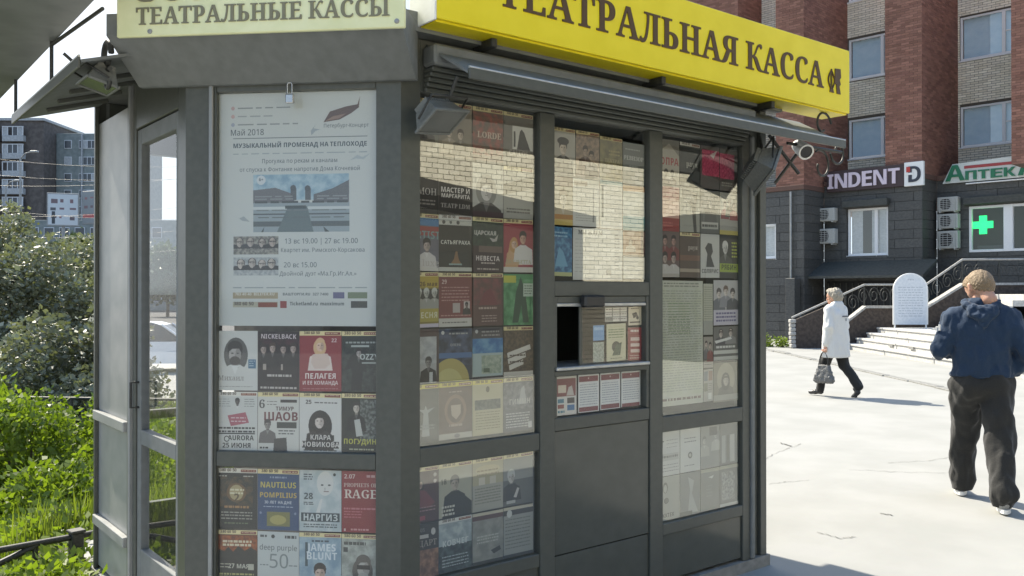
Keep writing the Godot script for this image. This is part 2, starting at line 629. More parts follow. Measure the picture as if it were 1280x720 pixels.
	bar(k, "mullion", B, 2.42, 2.45, 0.376, 2.359, -0.06, 0.0, fr)
	bar(k, "head_rail", B, 1.801, T.BL - 0.061, 2.36, top, -0.06, 0.0, fr)
	bar(k, "transom", B, 1.801, T.BL - 0.061, 0.85, 0.90, -0.05, 0.0, fr)
	bar(k, "sill_rail", B, 1.801, T.BL - 0.061, 0.06, 0.375, -0.05, 0.0, fr)
	for b in [[1.801, 2.419], [2.451, T.BL - 0.061]]:
		pane(k, B, b[0], b[1], 0.901, 2.359, -0.028, M.pane)
		pane(k, B, b[0], b[1], 0.376, 0.849, -0.028, M.pane)
	# floor, ceiling and roof
	var grow = func(d: float) -> Array:
		var mid := Vector2.ZERO
		for v in V:
			mid += v / 5.0
		var out := []
		for v in V:
			out.append(v + (v - mid).normalized() * d)
		return out
	var inv := k.global_transform.affine_inverse()
	s = surf()
	plan_prism(s, grow.call(0.02), -0.04, 0.058)
	part(k, "plinth", s, M.kerb, inv)
	s = surf()
	plan_prism(s, grow.call(-0.10), 0.062, 0.074)
	part(k, "floor", s, M.floor, inv)
	s = surf()
	plan_prism(s, grow.call(0.10), 2.622, 2.70)
	part(k, "roof", s, M.soffit, inv)
	# added partitions, put in to keep the service window dark
	bar(k, "darkening_partition", R, -0.10, -0.06, 0.08, 2.61, -1.55, -0.50, M.inside)
	bar(k, "darkening_partition", R, -0.05, 2.20, 0.08, 2.61, -1.60, -1.56, M.inside)
	# the roller shutter above the ticket side, slat by slat
	var hous := bar(k, "shutter_box", R, 0.10, 2.23, 2.50, 2.585, 0.003, 0.10, M.soffit, 0.01)
	for i in 5:
		s = surf()
		box(s, Vector3(0.105, 2.400 + i * 0.0195, 0.006), Vector3(2.225, 2.418 + i * 0.0195, 0.026 + 0.012 * i), 0.004)
		part(hous, "shutter_slat", s, fr, Transform3D())
	# canopies of thin sheet on both long sides, each with a turned-down lip
	for c in [[R, 0.12, 2.78, 0.30, 2.435], [L, 0.10, 1.56, 0.41, 2.475]]:
		s = surf()
		var f: Transform3D = c[0]
		var z1: float = c[3]
		var a := Vector3(c[1], 2.60, 0.002)
		var yy: float = c[4]
		quad(s, a, Vector3(c[2], 2.60, 0.002), Vector3(c[2], yy, z1), Vector3(c[1], yy, z1), Vector3(0, 1, 0.3).normalized())
		quad(s, a - Vector3(0, 0.012, 0), Vector3(c[2], 2.588, 0.002), Vector3(c[2], yy - 0.012, z1), Vector3(c[1], yy - 0.012, z1), Vector3(0, -1, -0.3).normalized())
		for e in [c[1], c[2]]:
			quad(s, Vector3(e, 2.60, 0.002), Vector3(e, yy, z1), Vector3(e, yy - 0.012, z1), Vector3(e, 2.588, 0.002), Vector3(-1 if e == c[1] else 1, 0, 0))
		var cn := part(k, "canopy", s, M.soffit, inv * f)
		s = surf()
		box(s, Vector3(c[1], yy - 0.034, z1 + 0.001), Vector3(c[2], yy + 0.010, z1 + 0.013), 0.003)
		part(cn, "lip", s, M.frame)
		s = surf()
		tube(s, [Vector3(c[1], yy + 0.013, z1 + 0.007), Vector3(c[2], yy + 0.013, z1 + 0.007)], 0.005)
		part(cn, "rolled_edge", s, M.alu)
		for i in 4:
			var bx := lerpf(c[1] + 0.25, c[2] - 0.45, i / 3.0)
			s = surf()
			box(s, Vector3(bx, -0.010, 0), Vector3(bx + 0.025, 0.010, 0.30), 0.003, Transform3D(Basis(Vector3.RIGHT, atan2(2.588 - yy + 0.012, z1)), Vector3(0, 2.572, 0.02)))
			part(cn, "rib", s, fr)
	# the boxed cornice over the chamfered front
	s = surf()
	var poly := PackedVector2Array([Vector2(0.002, 2.43), Vector2(0.03, 2.43), Vector2(0.27, 2.575), Vector2(0.27, 2.66), Vector2(0.002, 2.66)])
	# polygon in (z, y), drawn out along x
	extrude(s, poly, -0.19, T.FL + 0.07, Transform3D(Basis(Vector3(0, 0, 1), Vector3(0, 1, 0), Vector3(1, 0, 0)), Vector3.ZERO))
	part(k, "cornice", s, M.soffit, inv * F)


func lettering(par: Node3D, f: Transform3D, text: String, x: float, y: float, z: float, width: float, cap: float, mat: Material, serif := true, bold := true, depth := 0.004, nm := "lettering"):
	# flat letters cut from sheet: x is the left edge, y the baseline
	var tm := TextMesh.new()
	var fo := SystemFont.new()
	fo.font_names = PackedStringArray(["Droid Serif" if serif else "Droid Sans"])
	fo.font_weight = 700 if bold else 400
	tm.font = fo
	tm.font_size = 64
	tm.pixel_size = 0.01
	tm.depth = 0.02
	tm.text = text
	tm.curve_step = 1.0
	tm.horizontal_alignment = HORIZONTAL_ALIGNMENT_LEFT
	tm.vertical_alignment = VERTICAL_ALIGNMENT_BOTTOM
	var arr := tm.get_mesh_arrays()
	var vs: PackedVector3Array = arr[Mesh.ARRAY_VERTEX]
	var lo := Vector3.ONE * 1e9
	var hi := -lo
	for v in vs:
		lo = lo.min(v)
		hi = hi.max(v)
	# capitals of this text run from its baseline; letters with tails would reach lower
	var sx: float = width / (hi.x - lo.x)
	var sy: float = cap / (hi.y - lo.y)
	var sz: float = depth / (hi.z - lo.z)
	var sc := Vector3(sx, sy, sz)
	var xf := Transform3D(Basis.from_scale(sc), Vector3(x - lo.x * sx, y - lo.y * sy, z - lo.z * sz))
	var st := surf()
	var ix = arr[Mesh.ARRAY_INDEX]
	var count: int = ix.size() if ix != null and ix.size() else vs.size()
	for i in range(0, count, 3):
		var tr := []
		for j in 3:
			tr.append(xf * vs[ix[i + j] if ix != null and ix.size() else i + j])
		var nn: Vector3 = -(tr[1] - tr[0]).cross(tr[2] - tr[0])
		if nn.length_squared() < 1e-16:
			continue
		st.set_normal(nn.normalized())
		for v in tr:
			st.add_vertex(v)
	return part(par, nm, st, mat, par.global_transform.affine_inverse() * f)


func signs():
	var R: Transform3D = T.R
	var g := thing("sign_box", "long bright yellow sign box with brown serif lettering over the ticket window", "sign", moved(R, 0.04, 2.64, 0.02))
	bar(g, "body", R, 0.042, 2.998, 2.650, 3.018, 0.015, 0.190, M.soffit, 0.004)
	var s := surf()
	box(s, Vector3(0.04, 2.646, 0.191), Vector3(3.0, 3.022, 0.205), 0.004)
	part(g, "face", s, M.yellow, g.global_transform.affine_inverse() * R)
	bar(g, "end_cap", R, 0.030, 0.0395, 2.640, 3.018, 0.015, 0.204, M.pvc, 0.002)
	bar(g, "underside", R, 0.045, 2.995, 2.638, 2.6495, 0.02, 0.188, M.yellow, 0.002)
	lettering(g, R, "ТЕАТРАЛЬНАЯ КАССА", 0.335, 2.756, 0.2055, 2.385, 0.150, M.brown_letter)
	# the emblem at the end: a lyre and a mask cut from the same brown sheet
	s = surf()
	var o := Vector2(2.765, 2.745)
	for i in 2:
		var pts := []
		for j in 13:
			var a := lerpf(-0.3, PI * 1.25, j / 12.0)
			pts.append(Vector3(o.x + 0.035 + (1.0 if i else -1.0) * (0.012 + 0.02 * sin(a)), o.y + 0.02 + 0.115 * j / 12.0, 0.2075))
		tube(s, pts, 0.0055, 6)
	for i in 4:
		tube(s, [Vector3(o.x + 0.026 + 0.006 * i, o.y + 0.03, 0.2075), Vector3(o.x + 0.026 + 0.006 * i, o.y + 0.125, 0.2075)], 0.0014, 5)
	extrude(s, PackedVector2Array([Vector2(o.x + 0.015, o.y), Vector2(o.x + 0.06, o.y), Vector2(o.x + 0.048, o.y + 0.03), Vector2(o.x + 0.024, o.y + 0.03)]), 0.206, 0.210)
	extrude(s, PackedVector2Array([Vector2(o.x + 0.072, o.y + 0.145), Vector2(o.x + 0.13, o.y + 0.15), Vector2(o.x + 0.135, o.y + 0.10), Vector2(o.x + 0.12, o.y + 0.085), Vector2(o.x + 0.132, o.y + 0.06), Vector2(o.x + 0.118, o.y + 0.045), Vector2(o.x + 0.13, o.y), Vector2(o.x + 0.09, o.y), Vector2(o.x + 0.086, o.y + 0.05), Vector2(o.x + 0.07, o.y + 0.06)]), 0.206, 0.210)
	part(g, "emblem", s, M.brown_letter, g.global_transform.affine_inverse() * R)
	for x in [0.35, 1.4, 2.3]:
		bar(g, "bracket", R, x, x + 0.03, 2.60, 2.638, 0.01, 0.15, M.iron)

	var F: Transform3D = T.F
	var p0 := on_face(F, 145, 47, 0.29)
	var p1 := on_face(F, 506, 33, 0.29)
	var yb := (p0.y + p1.y) * 0.5
	g = thing("sign_board", "pale yellow sign board with grey serif lettering above the large white poster", "sign", moved(F, p0.x, yb, 0.28))
	bar(g, "board", F, p0.x, p1.x, yb, yb + 0.42, 0.272, 0.292, M.pale_yellow, 0.004)
	var t0 := on_face(F, 170, 33, 0.29)
	var t1 := on_face(F, 487, 18, 0.29)
	var bl := (t0.y + t1.y) * 0.5
	lettering(g, F, "ТЕАТРАЛЬНЫЕ КАССЫ", t0.x, bl, 0.2925, t1.x - t0.x, 0.068, M.grey_letter)
	lettering(g, F, "380-60-50", t0.x + 0.005, bl + 0.086, 0.2925, 0.80, 0.16, M.grey_letter, false)
	for e in [[187, 39], [496, 26], [330, 36]]:
		var q := on_face(F, e[0], e[1], 0.29)
		if e[0] == 330:
			continue
		s = surf()
		lathe(s, [Vector2(0.010, 0.0), Vector2(0.009, 0.003), Vector2(0.005, 0.005), Vector2(0.0, 0.0055)], 12, Transform3D(Basis(Vector3.RIGHT, PI / 2), Vector3(q.x, q.y, 0.292)))
		part(g, "screw", s, M.galv, g.global_transform.affine_inverse() * F)

	var L: Transform3D = T.L
	g = thing("sign_box", "plain grey sign box on thin rods above the kiosk door canopy", "sign", moved(L, 0.0, 2.67, 0.4))
	bar(g, "body", L, -0.50, 1.85, 2.672, 3.10, 0.39, 0.92, grained(30, lin(0.15, 0.16, 0.157), lin(0.19, 0.20, 0.197), 0.01, 0.8, 0.5), 0.006)
	for x in [0.11, 0.99]:
		s = surf()
		tube(s, [Vector3(x, 2.470, 0.405), Vector3(x, 2.673, 0.405)], 0.008)
		part(g, "rod", s, M.iron, g.global_transform.affine_inverse() * L)
	s = surf()
	tube(s, [Vector3(0.99, 2.66, 0.402), Vector3(1.55, 2.69, 0.33)], 0.008)
	part(g, "rod", s, M.iron, g.global_transform.affine_inverse() * L)


# ---------------------------------------------------------------- the brick flats on the right
func bricks(s: SurfaceTool, x0: float, x1: float, y0: float, y1: float, z: float, bl: float, bh: float, joint: float, proud: float, c0: Color, c1: Color, xf := Transform3D(), skip := []):
	# courses of single bricks in running bond, each a little uneven; colours are linear. skip holds Rect2 openings
	var row := 0
	var y := y0
	while y + bh <= y1 + 0.02:
		var x := x0 - (0.0 if row % 2 == 0 else (bl + joint) * 0.5)
		while x < x1 - 0.02:
			var a := maxf(x, x0)
			var b := minf(x + bl, x1)
			var hole := false
			for r in skip:
				if b > r.position.x and a < r.end.x and y + bh > r.position.y and y < r.end.y:
					if a < r.position.x - 0.02:
						b = r.position.x
					elif b > r.end.x + 0.02:
						a = r.end.x
					else:
						hole = true
			if not hole and b - a > 0.02:
				var t := rng.randf()
				s.set_color(c0.lerp(c1, t) * rng.randf_range(0.9, 1.08))
				var p := proud + rng.randf_range(-0.0015, 0.0015)
				brick_box(s, Vector3(a, y, z), Vector3(b, minf(y + bh, y1), z + p), xf)
			x += bl + joint
		y += bh + joint
		row += 1


func brick_box(s: SurfaceTool, lo: Vector3, hi: Vector3, xf: Transform3D):
	# the five faces of a brick that stands out of a wall
	quad(s, Vector3(lo.x, lo.y, hi.z), Vector3(hi.x, lo.y, hi.z), hi, Vector3(lo.x, hi.y, hi.z), Vector3(0, 0, 1), xf)
	quad(s, Vector3(lo.x, hi.y, lo.z), Vector3(hi.x, hi.y, lo.z), hi, Vector3(lo.x, hi.y, hi.z), Vector3(0, 1, 0), xf)
	quad(s, lo, Vector3(hi.x, lo.y, lo.z), Vector3(hi.x, lo.y, hi.z), Vector3(lo.x, lo.y, hi.z), Vector3(0, -1, 0), xf)
	quad(s, lo, Vector3(lo.x, hi.y, lo.z), Vector3(lo.x, hi.y, hi.z), Vector3(lo.x, lo.y, hi.z), Vector3(-1, 0, 0), xf)
	quad(s, Vector3(hi.x, lo.y, lo.z), Vector3(hi.x, hi.y, lo.z), hi, Vector3(hi.x, lo.y, hi.z), Vector3(1, 0, 0), xf)


func window(par: Node3D, f: Transform3D, x0: float, x1: float, y0: float, y1: float, z: float, split: float, curtain_or_sky_sheet: Material, bars := false) -> Node3D:
	# a white casement window: frame (the part itself), a mullion at split (0..1), panes, sill, a room behind drapes or a sky-toned sheet
	var s := surf()
	var w := 0.07
	box(s, Vector3(x0, y0, z - 0.05), Vector3(x0 + w, y1, z + 0.02), 0.006)
	box(s, Vector3(x1 - w, y0, z - 0.05), Vector3(x1, y1, z + 0.02), 0.006)
	box(s, Vector3(x0 + w, y1 - w, z - 0.05), Vector3(x1 - w, y1, z + 0.018), 0.006)
	box(s, Vector3(x0 + w, y0, z - 0.05), Vector3(x1 - w, y0 + w, z + 0.018), 0.006)
	var o := part(par, "window", s, M.pvc, par.global_transform.affine_inverse() * f)
	var xm := lerpf(x0, x1, split)
	s = surf()
	box(s, Vector3(xm - 0.055, y0 + w, z - 0.045), Vector3(xm + 0.055, y1 - w, z + 0.024), 0.006)
	if bars:
		box(s, Vector3(xm + 0.055, lerpf(y0, y1, 0.52) - 0.02, z - 0.04), Vector3(x1 - w, lerpf(y0, y1, 0.52) + 0.02, z + 0.014), 0.004)
	part(o, "casement_bar", s, M.pvc)
	for e in [[x0 + w, xm - 0.055], [xm + 0.055, x1 - w]]:
		s = surf()
		quad(s, Vector3(e[0], y0 + w, z - 0.01), Vector3(e[1], y0 + w, z - 0.01), Vector3(e[1], y1 - w, z - 0.01), Vector3(e[0], y1 - w, z - 0.01), Vector3(0, 0, 1))
		part(o, "glass_pane", s, M.house_pane)
	s = surf()
	box(s, Vector3(x0 - 0.04, y0 - 0.05, z - 0.04), Vector3(x1 + 0.04, y0 - 0.002, z + 0.10), 0.006)
	part(o, "sill", s, M.pvc)
	# pleated sheet: cloth, or pale blue standing for mirrored sky; dark room behind
	s = surf()
	var n := 28
	for i in n:
		var a := lerpf(x0 + w, x1 - w, float(i) / n)
		var b := lerpf(x0 + w, x1 - w, float(i + 1) / n)
		var za := z - 0.12 - 0.03 * sin(i * 1.9)
		var zb := z - 0.12 - 0.03 * sin((i + 1) * 1.9)
		if curtain_or_sky_sheet != M.sky_sheet and absf(float(i) / n - 0.42) < 0.13:
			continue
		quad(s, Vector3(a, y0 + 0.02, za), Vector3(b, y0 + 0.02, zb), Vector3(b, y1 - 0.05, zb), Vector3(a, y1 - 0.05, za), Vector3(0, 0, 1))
	part(o, "curtain_or_sky_sheet", s, curtain_or_sky_sheet)
	s = surf()
	for e in [[Vector3(x0, y0, z - 0.9), Vector3(x1, y1, z - 0.85)]]:
		box(s, e[0], e[1], 0.0)
	part(o, "room_wall", s, M.room)
	return o


func stone_wall(par: Node3D, f: Transform3D, x0: float, x1: float, y0: float, y1: float, z: float, holes := [], bl := 1.2, bh := 0.30):
	# a backing sheet and the granite slabs on it, each a part of its own
	var s := surf()
	box(s, Vector3(x0, y0, z - 0.12), Vector3(x1, y1, z - 0.02), 0.0)
	var inv := par.global_transform.affine_inverse() * f
	var wall: MeshInstance3D
	if holes.is_empty():
		wall = part(par, "stone_wall", s, M.joint, inv)
	else:
		# the backing leaves its openings free
		s = surf()
		var hr: Rect2 = holes[0]
		box(s, Vector3(x0, y0, z - 0.12), Vector3(hr.position.x, y1, z - 0.02), 0.0)
		box(s, Vector3(hr.end.x, y0, z - 0.12), Vector3(x1, y1, z - 0.02), 0.0)
		box(s, Vector3(hr.position.x, y0, z - 0.12), Vector3(hr.end.x, hr.position.y, z - 0.02), 0.0)
		box(s, Vector3(hr.position.x, hr.end.y, z - 0.12), Vector3(hr.end.x, y1, z - 0.02), 0.0)
		wall = part(par, "stone_wall", s, M.joint, inv)
	var row := 0
	var y := y0
	while y < y1 - 0.05:
		var yt := minf(y + bh, y1)
		var x := x0 - (bl * 0.5 if row % 2 else 0.0)
		while x < x1 - 0.02:
			var a := maxf(x, x0)
			var b := minf(x + bl, x1)
			var pieces := [[a, b, y, yt]]
			for h in holes:
				var nxt := []
				for q in pieces:
					if q[1] <= h.position.x or q[0] >= h.end.x or q[3] <= h.position.y or q[2] >= h.end.y:
						nxt.append(q)
						continue
					if q[0] < h.position.x:
						nxt.append([q[0], h.position.x, q[2], q[3]])
					if q[1] > h.end.x:
						nxt.append([h.end.x, q[1], q[2], q[3]])
					if q[2] < h.position.y:
						nxt.append([maxf(q[0], h.position.x), minf(q[1], h.end.x), q[2], h.position.y])
					if q[3] > h.end.y:
						nxt.append([maxf(q[0], h.position.x), minf(q[1], h.end.x), h.end.y, q[3]])
				pieces = nxt
			for q in pieces:
				if q[1] - q[0] > 0.03 and q[3] - q[2] > 0.03:
					s = surf()
					box(s, Vector3(q[0] + 0.005, q[2] + 0.005, z - 0.02), Vector3(q[1] - 0.005, q[3] - 0.005, z + rng.randf_range(0.0, 0.006)), 0.004)
					part(wall, "stone_slab", s, M.stones[rng.randi() % M.stones.size()])
			x += bl
		y += bh
		row += 1


func fin(par: Node3D, x0: float, x1: float, z1: float, zback: float, y0: float, y1: float):
	# a red brick pier that stands far out of the front: core, and its bricks on the face and on the side one sees
	var s := surf()
	var h: Transform3D = T.H
	box(s, Vector3(x0 + 0.012, y0, zback), Vector3(x1 - 0.012, y1, z1 - 0.012), 0.0)
	var o := part(par, "brick_pier", s, M.mortar_red, par.global_transform.affine_inverse() * h)
	s = surf()
	var a := Color(0.190, 0.090, 0.064)
	var b := Color(0.310, 0.155, 0.112)
	bricks(s, x0, x1, y0, y1, z1 - 0.012, 0.25, 0.067, 0.010, 0.012, a, b)
	# the side: local x runs back from the front edge
	bricks(s, 0.0, z1 - zback, y0, y1, 0.0, 0.25, 0.067, 0.010, 0.012, a, b, Transform3D(Basis(Vector3(0, 0, -1), Vector3(0, 1, 0), Vector3(1, 0, 0)), Vector3(x1 - 0.012, 0, z1)))
	bricks(s, 0.0, minf(z1 - zback, 1.6), y0, y1, 0.0, 0.25, 0.067, 0.010, 0.012, a, b, Transform3D(Basis(Vector3(0, 0, 1), Vector3(0, 1, 0), Vector3(-1, 0, 0)), Vector3(x0 + 0.012, 0, z1 - minf(z1 - zback, 1.6))))
	var br := part(o, "bricks", s, M.brick)
	br.set_meta("kind", "stuff")


func cream_bay(par: Node3D, x0: float, x1: float, z: float, y0: float, y1: float, wins: Array):
	# cream brickwork between two piers, with its windows: [x0, x1, y0, y1, split]
	var s := surf()
	var holes := []
	for w in wins:
		holes.append(Rect2(w[0], w[2], w[1] - w[0], w[3] - w[2]))
	var ys := [y0]
	for w in wins:
		ys.append(w[2])
		ys.append(w[3])
	ys.append(y1)
	for i in range(0, ys.size() - 1, 2):
		box(s, Vector3(x0, ys[i], z - 0.12), Vector3(x1, ys[i + 1], z - 0.012), 0.0)
	for w in wins:
		box(s, Vector3(x0, w[2], z - 0.12), Vector3(w[0], w[3], z - 0.012), 0.0)
		box(s, Vector3(w[1], w[2], z - 0.12), Vector3(x1, w[3], z - 0.012), 0.0)
	var inv: Transform3D = par.global_transform.affine_inverse() * T.H
	var o := part(par, "brick_bay", s, M.mortar_dark, inv)
	s = surf()
	bricks(s, x0, x1, y0, y1, z - 0.012, 0.25, 0.065, 0.014, 0.014, Color(0.74, 0.68, 0.53), Color(0.87, 0.82, 0.68), Transform3D(), holes)
	var br := part(o, "bricks", s, M.brick)
	br.set_meta("kind", "stuff")
	for w in wins:
		window(par, T.H, w[0] + 0.01, w[1] - 0.01, w[2] + 0.01, w[3] - 0.01, z - 0.06, w[4], M.sky_sheet, w[4] > 0.6)


func air_conditioner(label: String, f: Transform3D, x: float, y: float, z: float, wide: float, tall: float, deep: float, bracket := false):
	var o := thing("air_conditioner", label, "air conditioner", moved(f, x, y, z))
	var s := surf()
	box(s, Vector3(0, 0, 0.03), Vector3(wide, tall, 0.03 + deep), 0.012)
	part(o, "casing", s, M.ac)
	# the fan grille on the side that looks at the square
	var c := Vector3(wide * 0.40, tall * 0.5, 0.03 + deep + 0.004)
	s = surf()
	lathe(s, [Vector2(tall * 0.40, 0.0), Vector2(tall * 0.40, 0.006), Vector2(0.0, 0.006)], 20, Transform3D(Basis(Vector3.RIGHT, PI / 2), c - Vector3(0, 0, 0.006)))
	part(o, "fan_opening", s, M.dark)
	s = surf()
	for i in 7:
		var yy := lerpf(-0.38, 0.38, i / 6.0) * tall
		box(s, Vector3(c.x - tall * 0.40, c.y + yy - 0.008, c.z + 0.004), Vector3(c.x + tall * 0.40, c.y + yy + 0.008, c.z + 0.012), 0.0)
	for i in 4:
		var xx := lerpf(-0.36, 0.36, i / 3.0) * tall
		box(s, Vector3(c.x + xx - 0.006, c.y - tall * 0.42, c.z + 0.013), Vector3(c.x + xx + 0.006, c.y + tall * 0.42, c.z + 0.019), 0.0)
	part(o, "grille", s, M.ac)
	for e in [0.12, 0.84]:
		s = surf()
		box(s, Vector3(wide * e, -0.045, 0.0), Vector3(wide * e + 0.035, -0.003, deep + 0.06), 0.003)
		if bracket:
			box(s, Vector3(wide * e, -0.045, deep + 0.061), Vector3(wide * e + 0.035, tall * 0.85, deep + 0.085), 0.003)
		part(o, "bracket", s, M.ac)
	return o


func brick_flats():
	M.stones = []
	for i in 4:
		var q := 0.046 + 0.004 * i
		M.stones.append(grained(40 + i, lin(q, q, q * 0.95), lin(q * 1.7, q * 1.68, q * 1.55), 0.035, 0.7, 0.55, 0.1))
	M.joint = flat(lin(0.05, 0.05, 0.047), 0.9)
	M.mortar_red = flat(lin(0.19, 0.13, 0.105), 0.95)
	M.mortar_dark = flat(lin(0.11, 0.095, 0.075), 0.95)
	M.brick = tinted(0.85, 0.25, 2.5)
	M.curtain_or_sky_sheet = grained(46, lin(0.42, 0.44, 0.44), lin(0.56, 0.58, 0.58), 0.02, 1.2, 0.9)
	M.sky_sheet = grained(45, lin(0.50, 0.69, 0.80), lin(0.60, 0.77, 0.86), 0.01, 0.6, 0.8)  # pale blue put in for the sky mirrored in the upper panes
	M.room = flat(lin(0.10, 0.095, 0.09), 0.9)
	M.ac = grained(47, lin(0.40, 0.40, 0.37), lin(0.52, 0.52, 0.49), 0.03, 2.0, 0.5)
	M.ledge = grained(48, lin(0.10, 0.055, 0.04), lin(0.15, 0.085, 0.065), 0.03, 1.5, 0.8, 0.1)
	M.awning = grained(49, lin(0.045, 0.047, 0.042), lin(0.075, 0.078, 0.07), 0.02, 0.8, 0.7)
	M.shop_pane = film(0.06)
	var H: Transform3D = T.H
	var b := thing("brick_apartment_building", "red brick apartment building with cream brick window bays on a dark stone ground floor", "building", H)
	var inv: Transform3D = b.global_transform.affine_inverse() * H
	var s: SurfaceTool
	var y0 := 5.35
	var y1 := 13.4
	# piers and bays, from the far left to the right edge of the picture
	fin(b, -2.54, -1.52, 1.4, -1.8, 5.0, y1)
	fin(b, 0.58, 1.743, 0.0, -3.1, y0, y1)
	fin(b, 4.30, 5.6, 0.0, -3.1, y0, y1)
	fin(b, -6.6, -4.0, 1.4, -1.8, 5.0, y1)
	cream_bay(b, -4.0, -2.54, -0.2, 5.0, y1, [])
	cream_bay(b, -1.52, 0.58, -1.8, y0, y1, [[-1.50, 0.50, 6.30, 7.72, 0.60], [-1.50, 0.50, 9.12, 10.58, 0.60], [-1.50, 0.50, 11.9, 13.3, 0.60]])
	cream_bay(b, 1.743, 4.30, -3.1, y0, y1, [[1.80, 3.85, 6.48, 7.88, 0.66], [1.80, 3.85, 9.42, 10.92, 0.66], [1.80, 3.85, 12.2, 13.3, 0.66]])
	# upper body behind it all
	s = surf()
	box(s, Vector3(-6.6, 4.9, -9.0), Vector3(5.6, y1, -4.2), 0.0)
	part(b, "core", s, M.mortar_red, inv)
	# ground floor
	stone_wall(b, H, -6.6, -1.52, 0.0, 5.0, 1.4, [Rect2(-3.77, 2.74, 1.22, 1.18)])
	window(b, H, -3.76, -2.56, 2.75, 3.91, 1.3, 0.5, M.curtain_or_sky_sheet)
	# the return of the far block
	stone_wall(b, Transform3D(Basis(-H.basis.z, Vector3.UP, H.basis.x), H * Vector3(-1.52, 0, 1.4)), 0.0, 1.4, 0.0, 5.0, 0.0)
	stone_wall(b, H, -1.52, 1.743, 0.0, y0 - 0.15, 0.0, [Rect2(-0.72, 2.80, 1.38, 1.58)])
	window(b, H, -0.71, 0.65, 2.81, 4.37, -0.10, 0.70, M.curtain_or_sky_sheet)
	stone_wall(b, Transform3D(Basis(-H.basis.z, Vector3.UP, H.basis.x), H * Vector3(1.743, 0, 0.0)), 0.0, 1.2, 0.0, y0 - 0.15, 0.0)
	stone_wall(b, H, 1.743, 6.2, 0.0, y0 - 0.15, -1.2, [Rect2(2.72, 2.85, 1.95, 1.45)])
	for e in [[-6.62, -1.50, 1.40], [-1.50, 1.765, 0.0], [1.765, 6.2, -1.2]]:
		var yb := 5.0 if e[2] > 1.0 else y0 - 0.15
		s = surf()
		box(s, Vector3(e[0], yb, -4.0), Vector3(e[1], yb + 0.16, e[2] + 0.05), 0.01)
		part(b, "cornice", s, M.ledge, inv)
	# drain pipe on the far block
	s = surf()
	tube(s, [Vector3(-1.95, 4.95, 1.48), Vector3(-1.95, 1.0, 1.48), Vector3(-1.88, 0.82, 1.5), Vector3(-1.55, 0.78, 1.5)], 0.035)
	part(b, "drain_pipe", s, M.galv, inv)
	# roller shutter casings above windows
	for e in [[-0.80, 0.72, 4.40, 0.0], [2.60, 4.80, 4.34, -1.2]]:
		s = surf()
		box(s, Vector3(e[0], e[2], e[3] + 0.012), Vector3(e[1], e[2] + 0.24, e[3] + 0.22), 0.02)
		part(b, "shutter_casing", s, M.awning, inv)
	# the pharmacy window
	s = surf()
	box(s, Vector3(2.72, 2.85, -1.32), Vector3(2.80, 4.30, -1.20), 0.006)
	box(s, Vector3(3.72, 2.85, -1.32), Vector3(3.98, 4.30, -1.18), 0.006)
	box(s, Vector3(4.58, 2.85, -1.32), Vector3(4.67, 4.30, -1.20), 0.006)
	box(s, Vector3(2.80, 4.22, -1.32), Vector3(4.58, 4.30, -1.205), 0.006)
	box(s, Vector3(2.80, 2.85, -1.32), Vector3(4.58, 2.93, -1.205), 0.006)
	var pw := part(b, "shop_window", s, M.pvc, inv)
	for e in [[2.80, 3.72], [3.98, 4.58]]:
		s = surf()
		quad(s, Vector3(e[0], 2.93, -1.26), Vector3(e[1], 2.93, -1.26), Vector3(e[1], 4.22, -1.26), Vector3(e[0], 4.22, -1.26), Vector3(0, 0, 1))
		part(pw, "glass_pane", s, M.shop_pane)
	s = surf()
	box(s, Vector3(1.76, 2.2, -2.6), Vector3(6.0, 4.8, -2.5), 0.0)
	box(s, Vector3(1.76, 4.35, -2.49), Vector3(6.0, 4.45, -1.34), 0.0)
	box(s, Vector3(1.76, 2.7, -2.49), Vector3(6.0, 2.8, -1.34), 0.0)
	box(s, Vector3(2.85, 2.90, -1.75), Vector3(3.68, 3.06, -1.55), 0.01)
	part(pw, "shop_interior", s, M.room)
	# canopy over the basement way, and the dark way below it
	s = surf()
	extrude(s, PackedVector2Array([Vector2(0.01, 2.62), Vector2(1.15, 2.12), Vector2(1.15, 2.04), Vector2(0.01, 2.50)]), -2.0, 2.2, Transform3D(Basis(Vector3(0, 0, 1), Vector3(0, 1, 0), Vector3(1, 0, 0)), Vector3(0, 0, 0.01)))
	part(b, "basement_canopy", s, M.awning, inv)
	s = surf()
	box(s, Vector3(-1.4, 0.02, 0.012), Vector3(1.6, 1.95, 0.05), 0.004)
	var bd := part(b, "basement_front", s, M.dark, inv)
	for i in 14:
		s = surf()
		box(s, Vector3(-1.35 + i * 0.21, 0.1, 0.052), Vector3(-1.31 + i * 0.21, 1.9, 0.085), 0.003)
		part(bd, "grille_bar", s, M.awning)
	s = surf()
	box(s, Vector3(-1.95, 0.0, 1.46), Vector3(-1.62, 2.05, 1.85), 0.01)
	part(b, "entry_post", s, M.stones[2], inv)

	# shop sign with separate letters
	var q0 := on_face(H, 1033, 224, 0.15)
	var q1 := on_face(H, 1155, 218, 0.15)
	var g := thing("shop_sign", "dark sign panel with pale block letters and a white square logo", "sign", moved(H, q0.x, 4.97, 0.055))
	bar(g, "panel", H, q0.x, q1.x - 0.62, 4.97, 5.68, 0.055, 0.13, M.sign_back if M.has("sign_back") else flat(lin(0.05, 0.03, 0.03), 0.5), 0.01)
	var wid := q1.x - 0.70 - q0.x
	var lm := flat(lin(0.62, 0.53, 0.60), 0.4)
	var cx := q0.x + 0.06
	var cw := {"I": 0.5, "N": 1.05, "D": 1.0, "E": 0.82, "T": 0.9}
	var unit := (wid - 0.10) / (0.5 + 1.05 + 1.0 + 0.82 + 1.05 + 0.9 + 5 * 0.12)
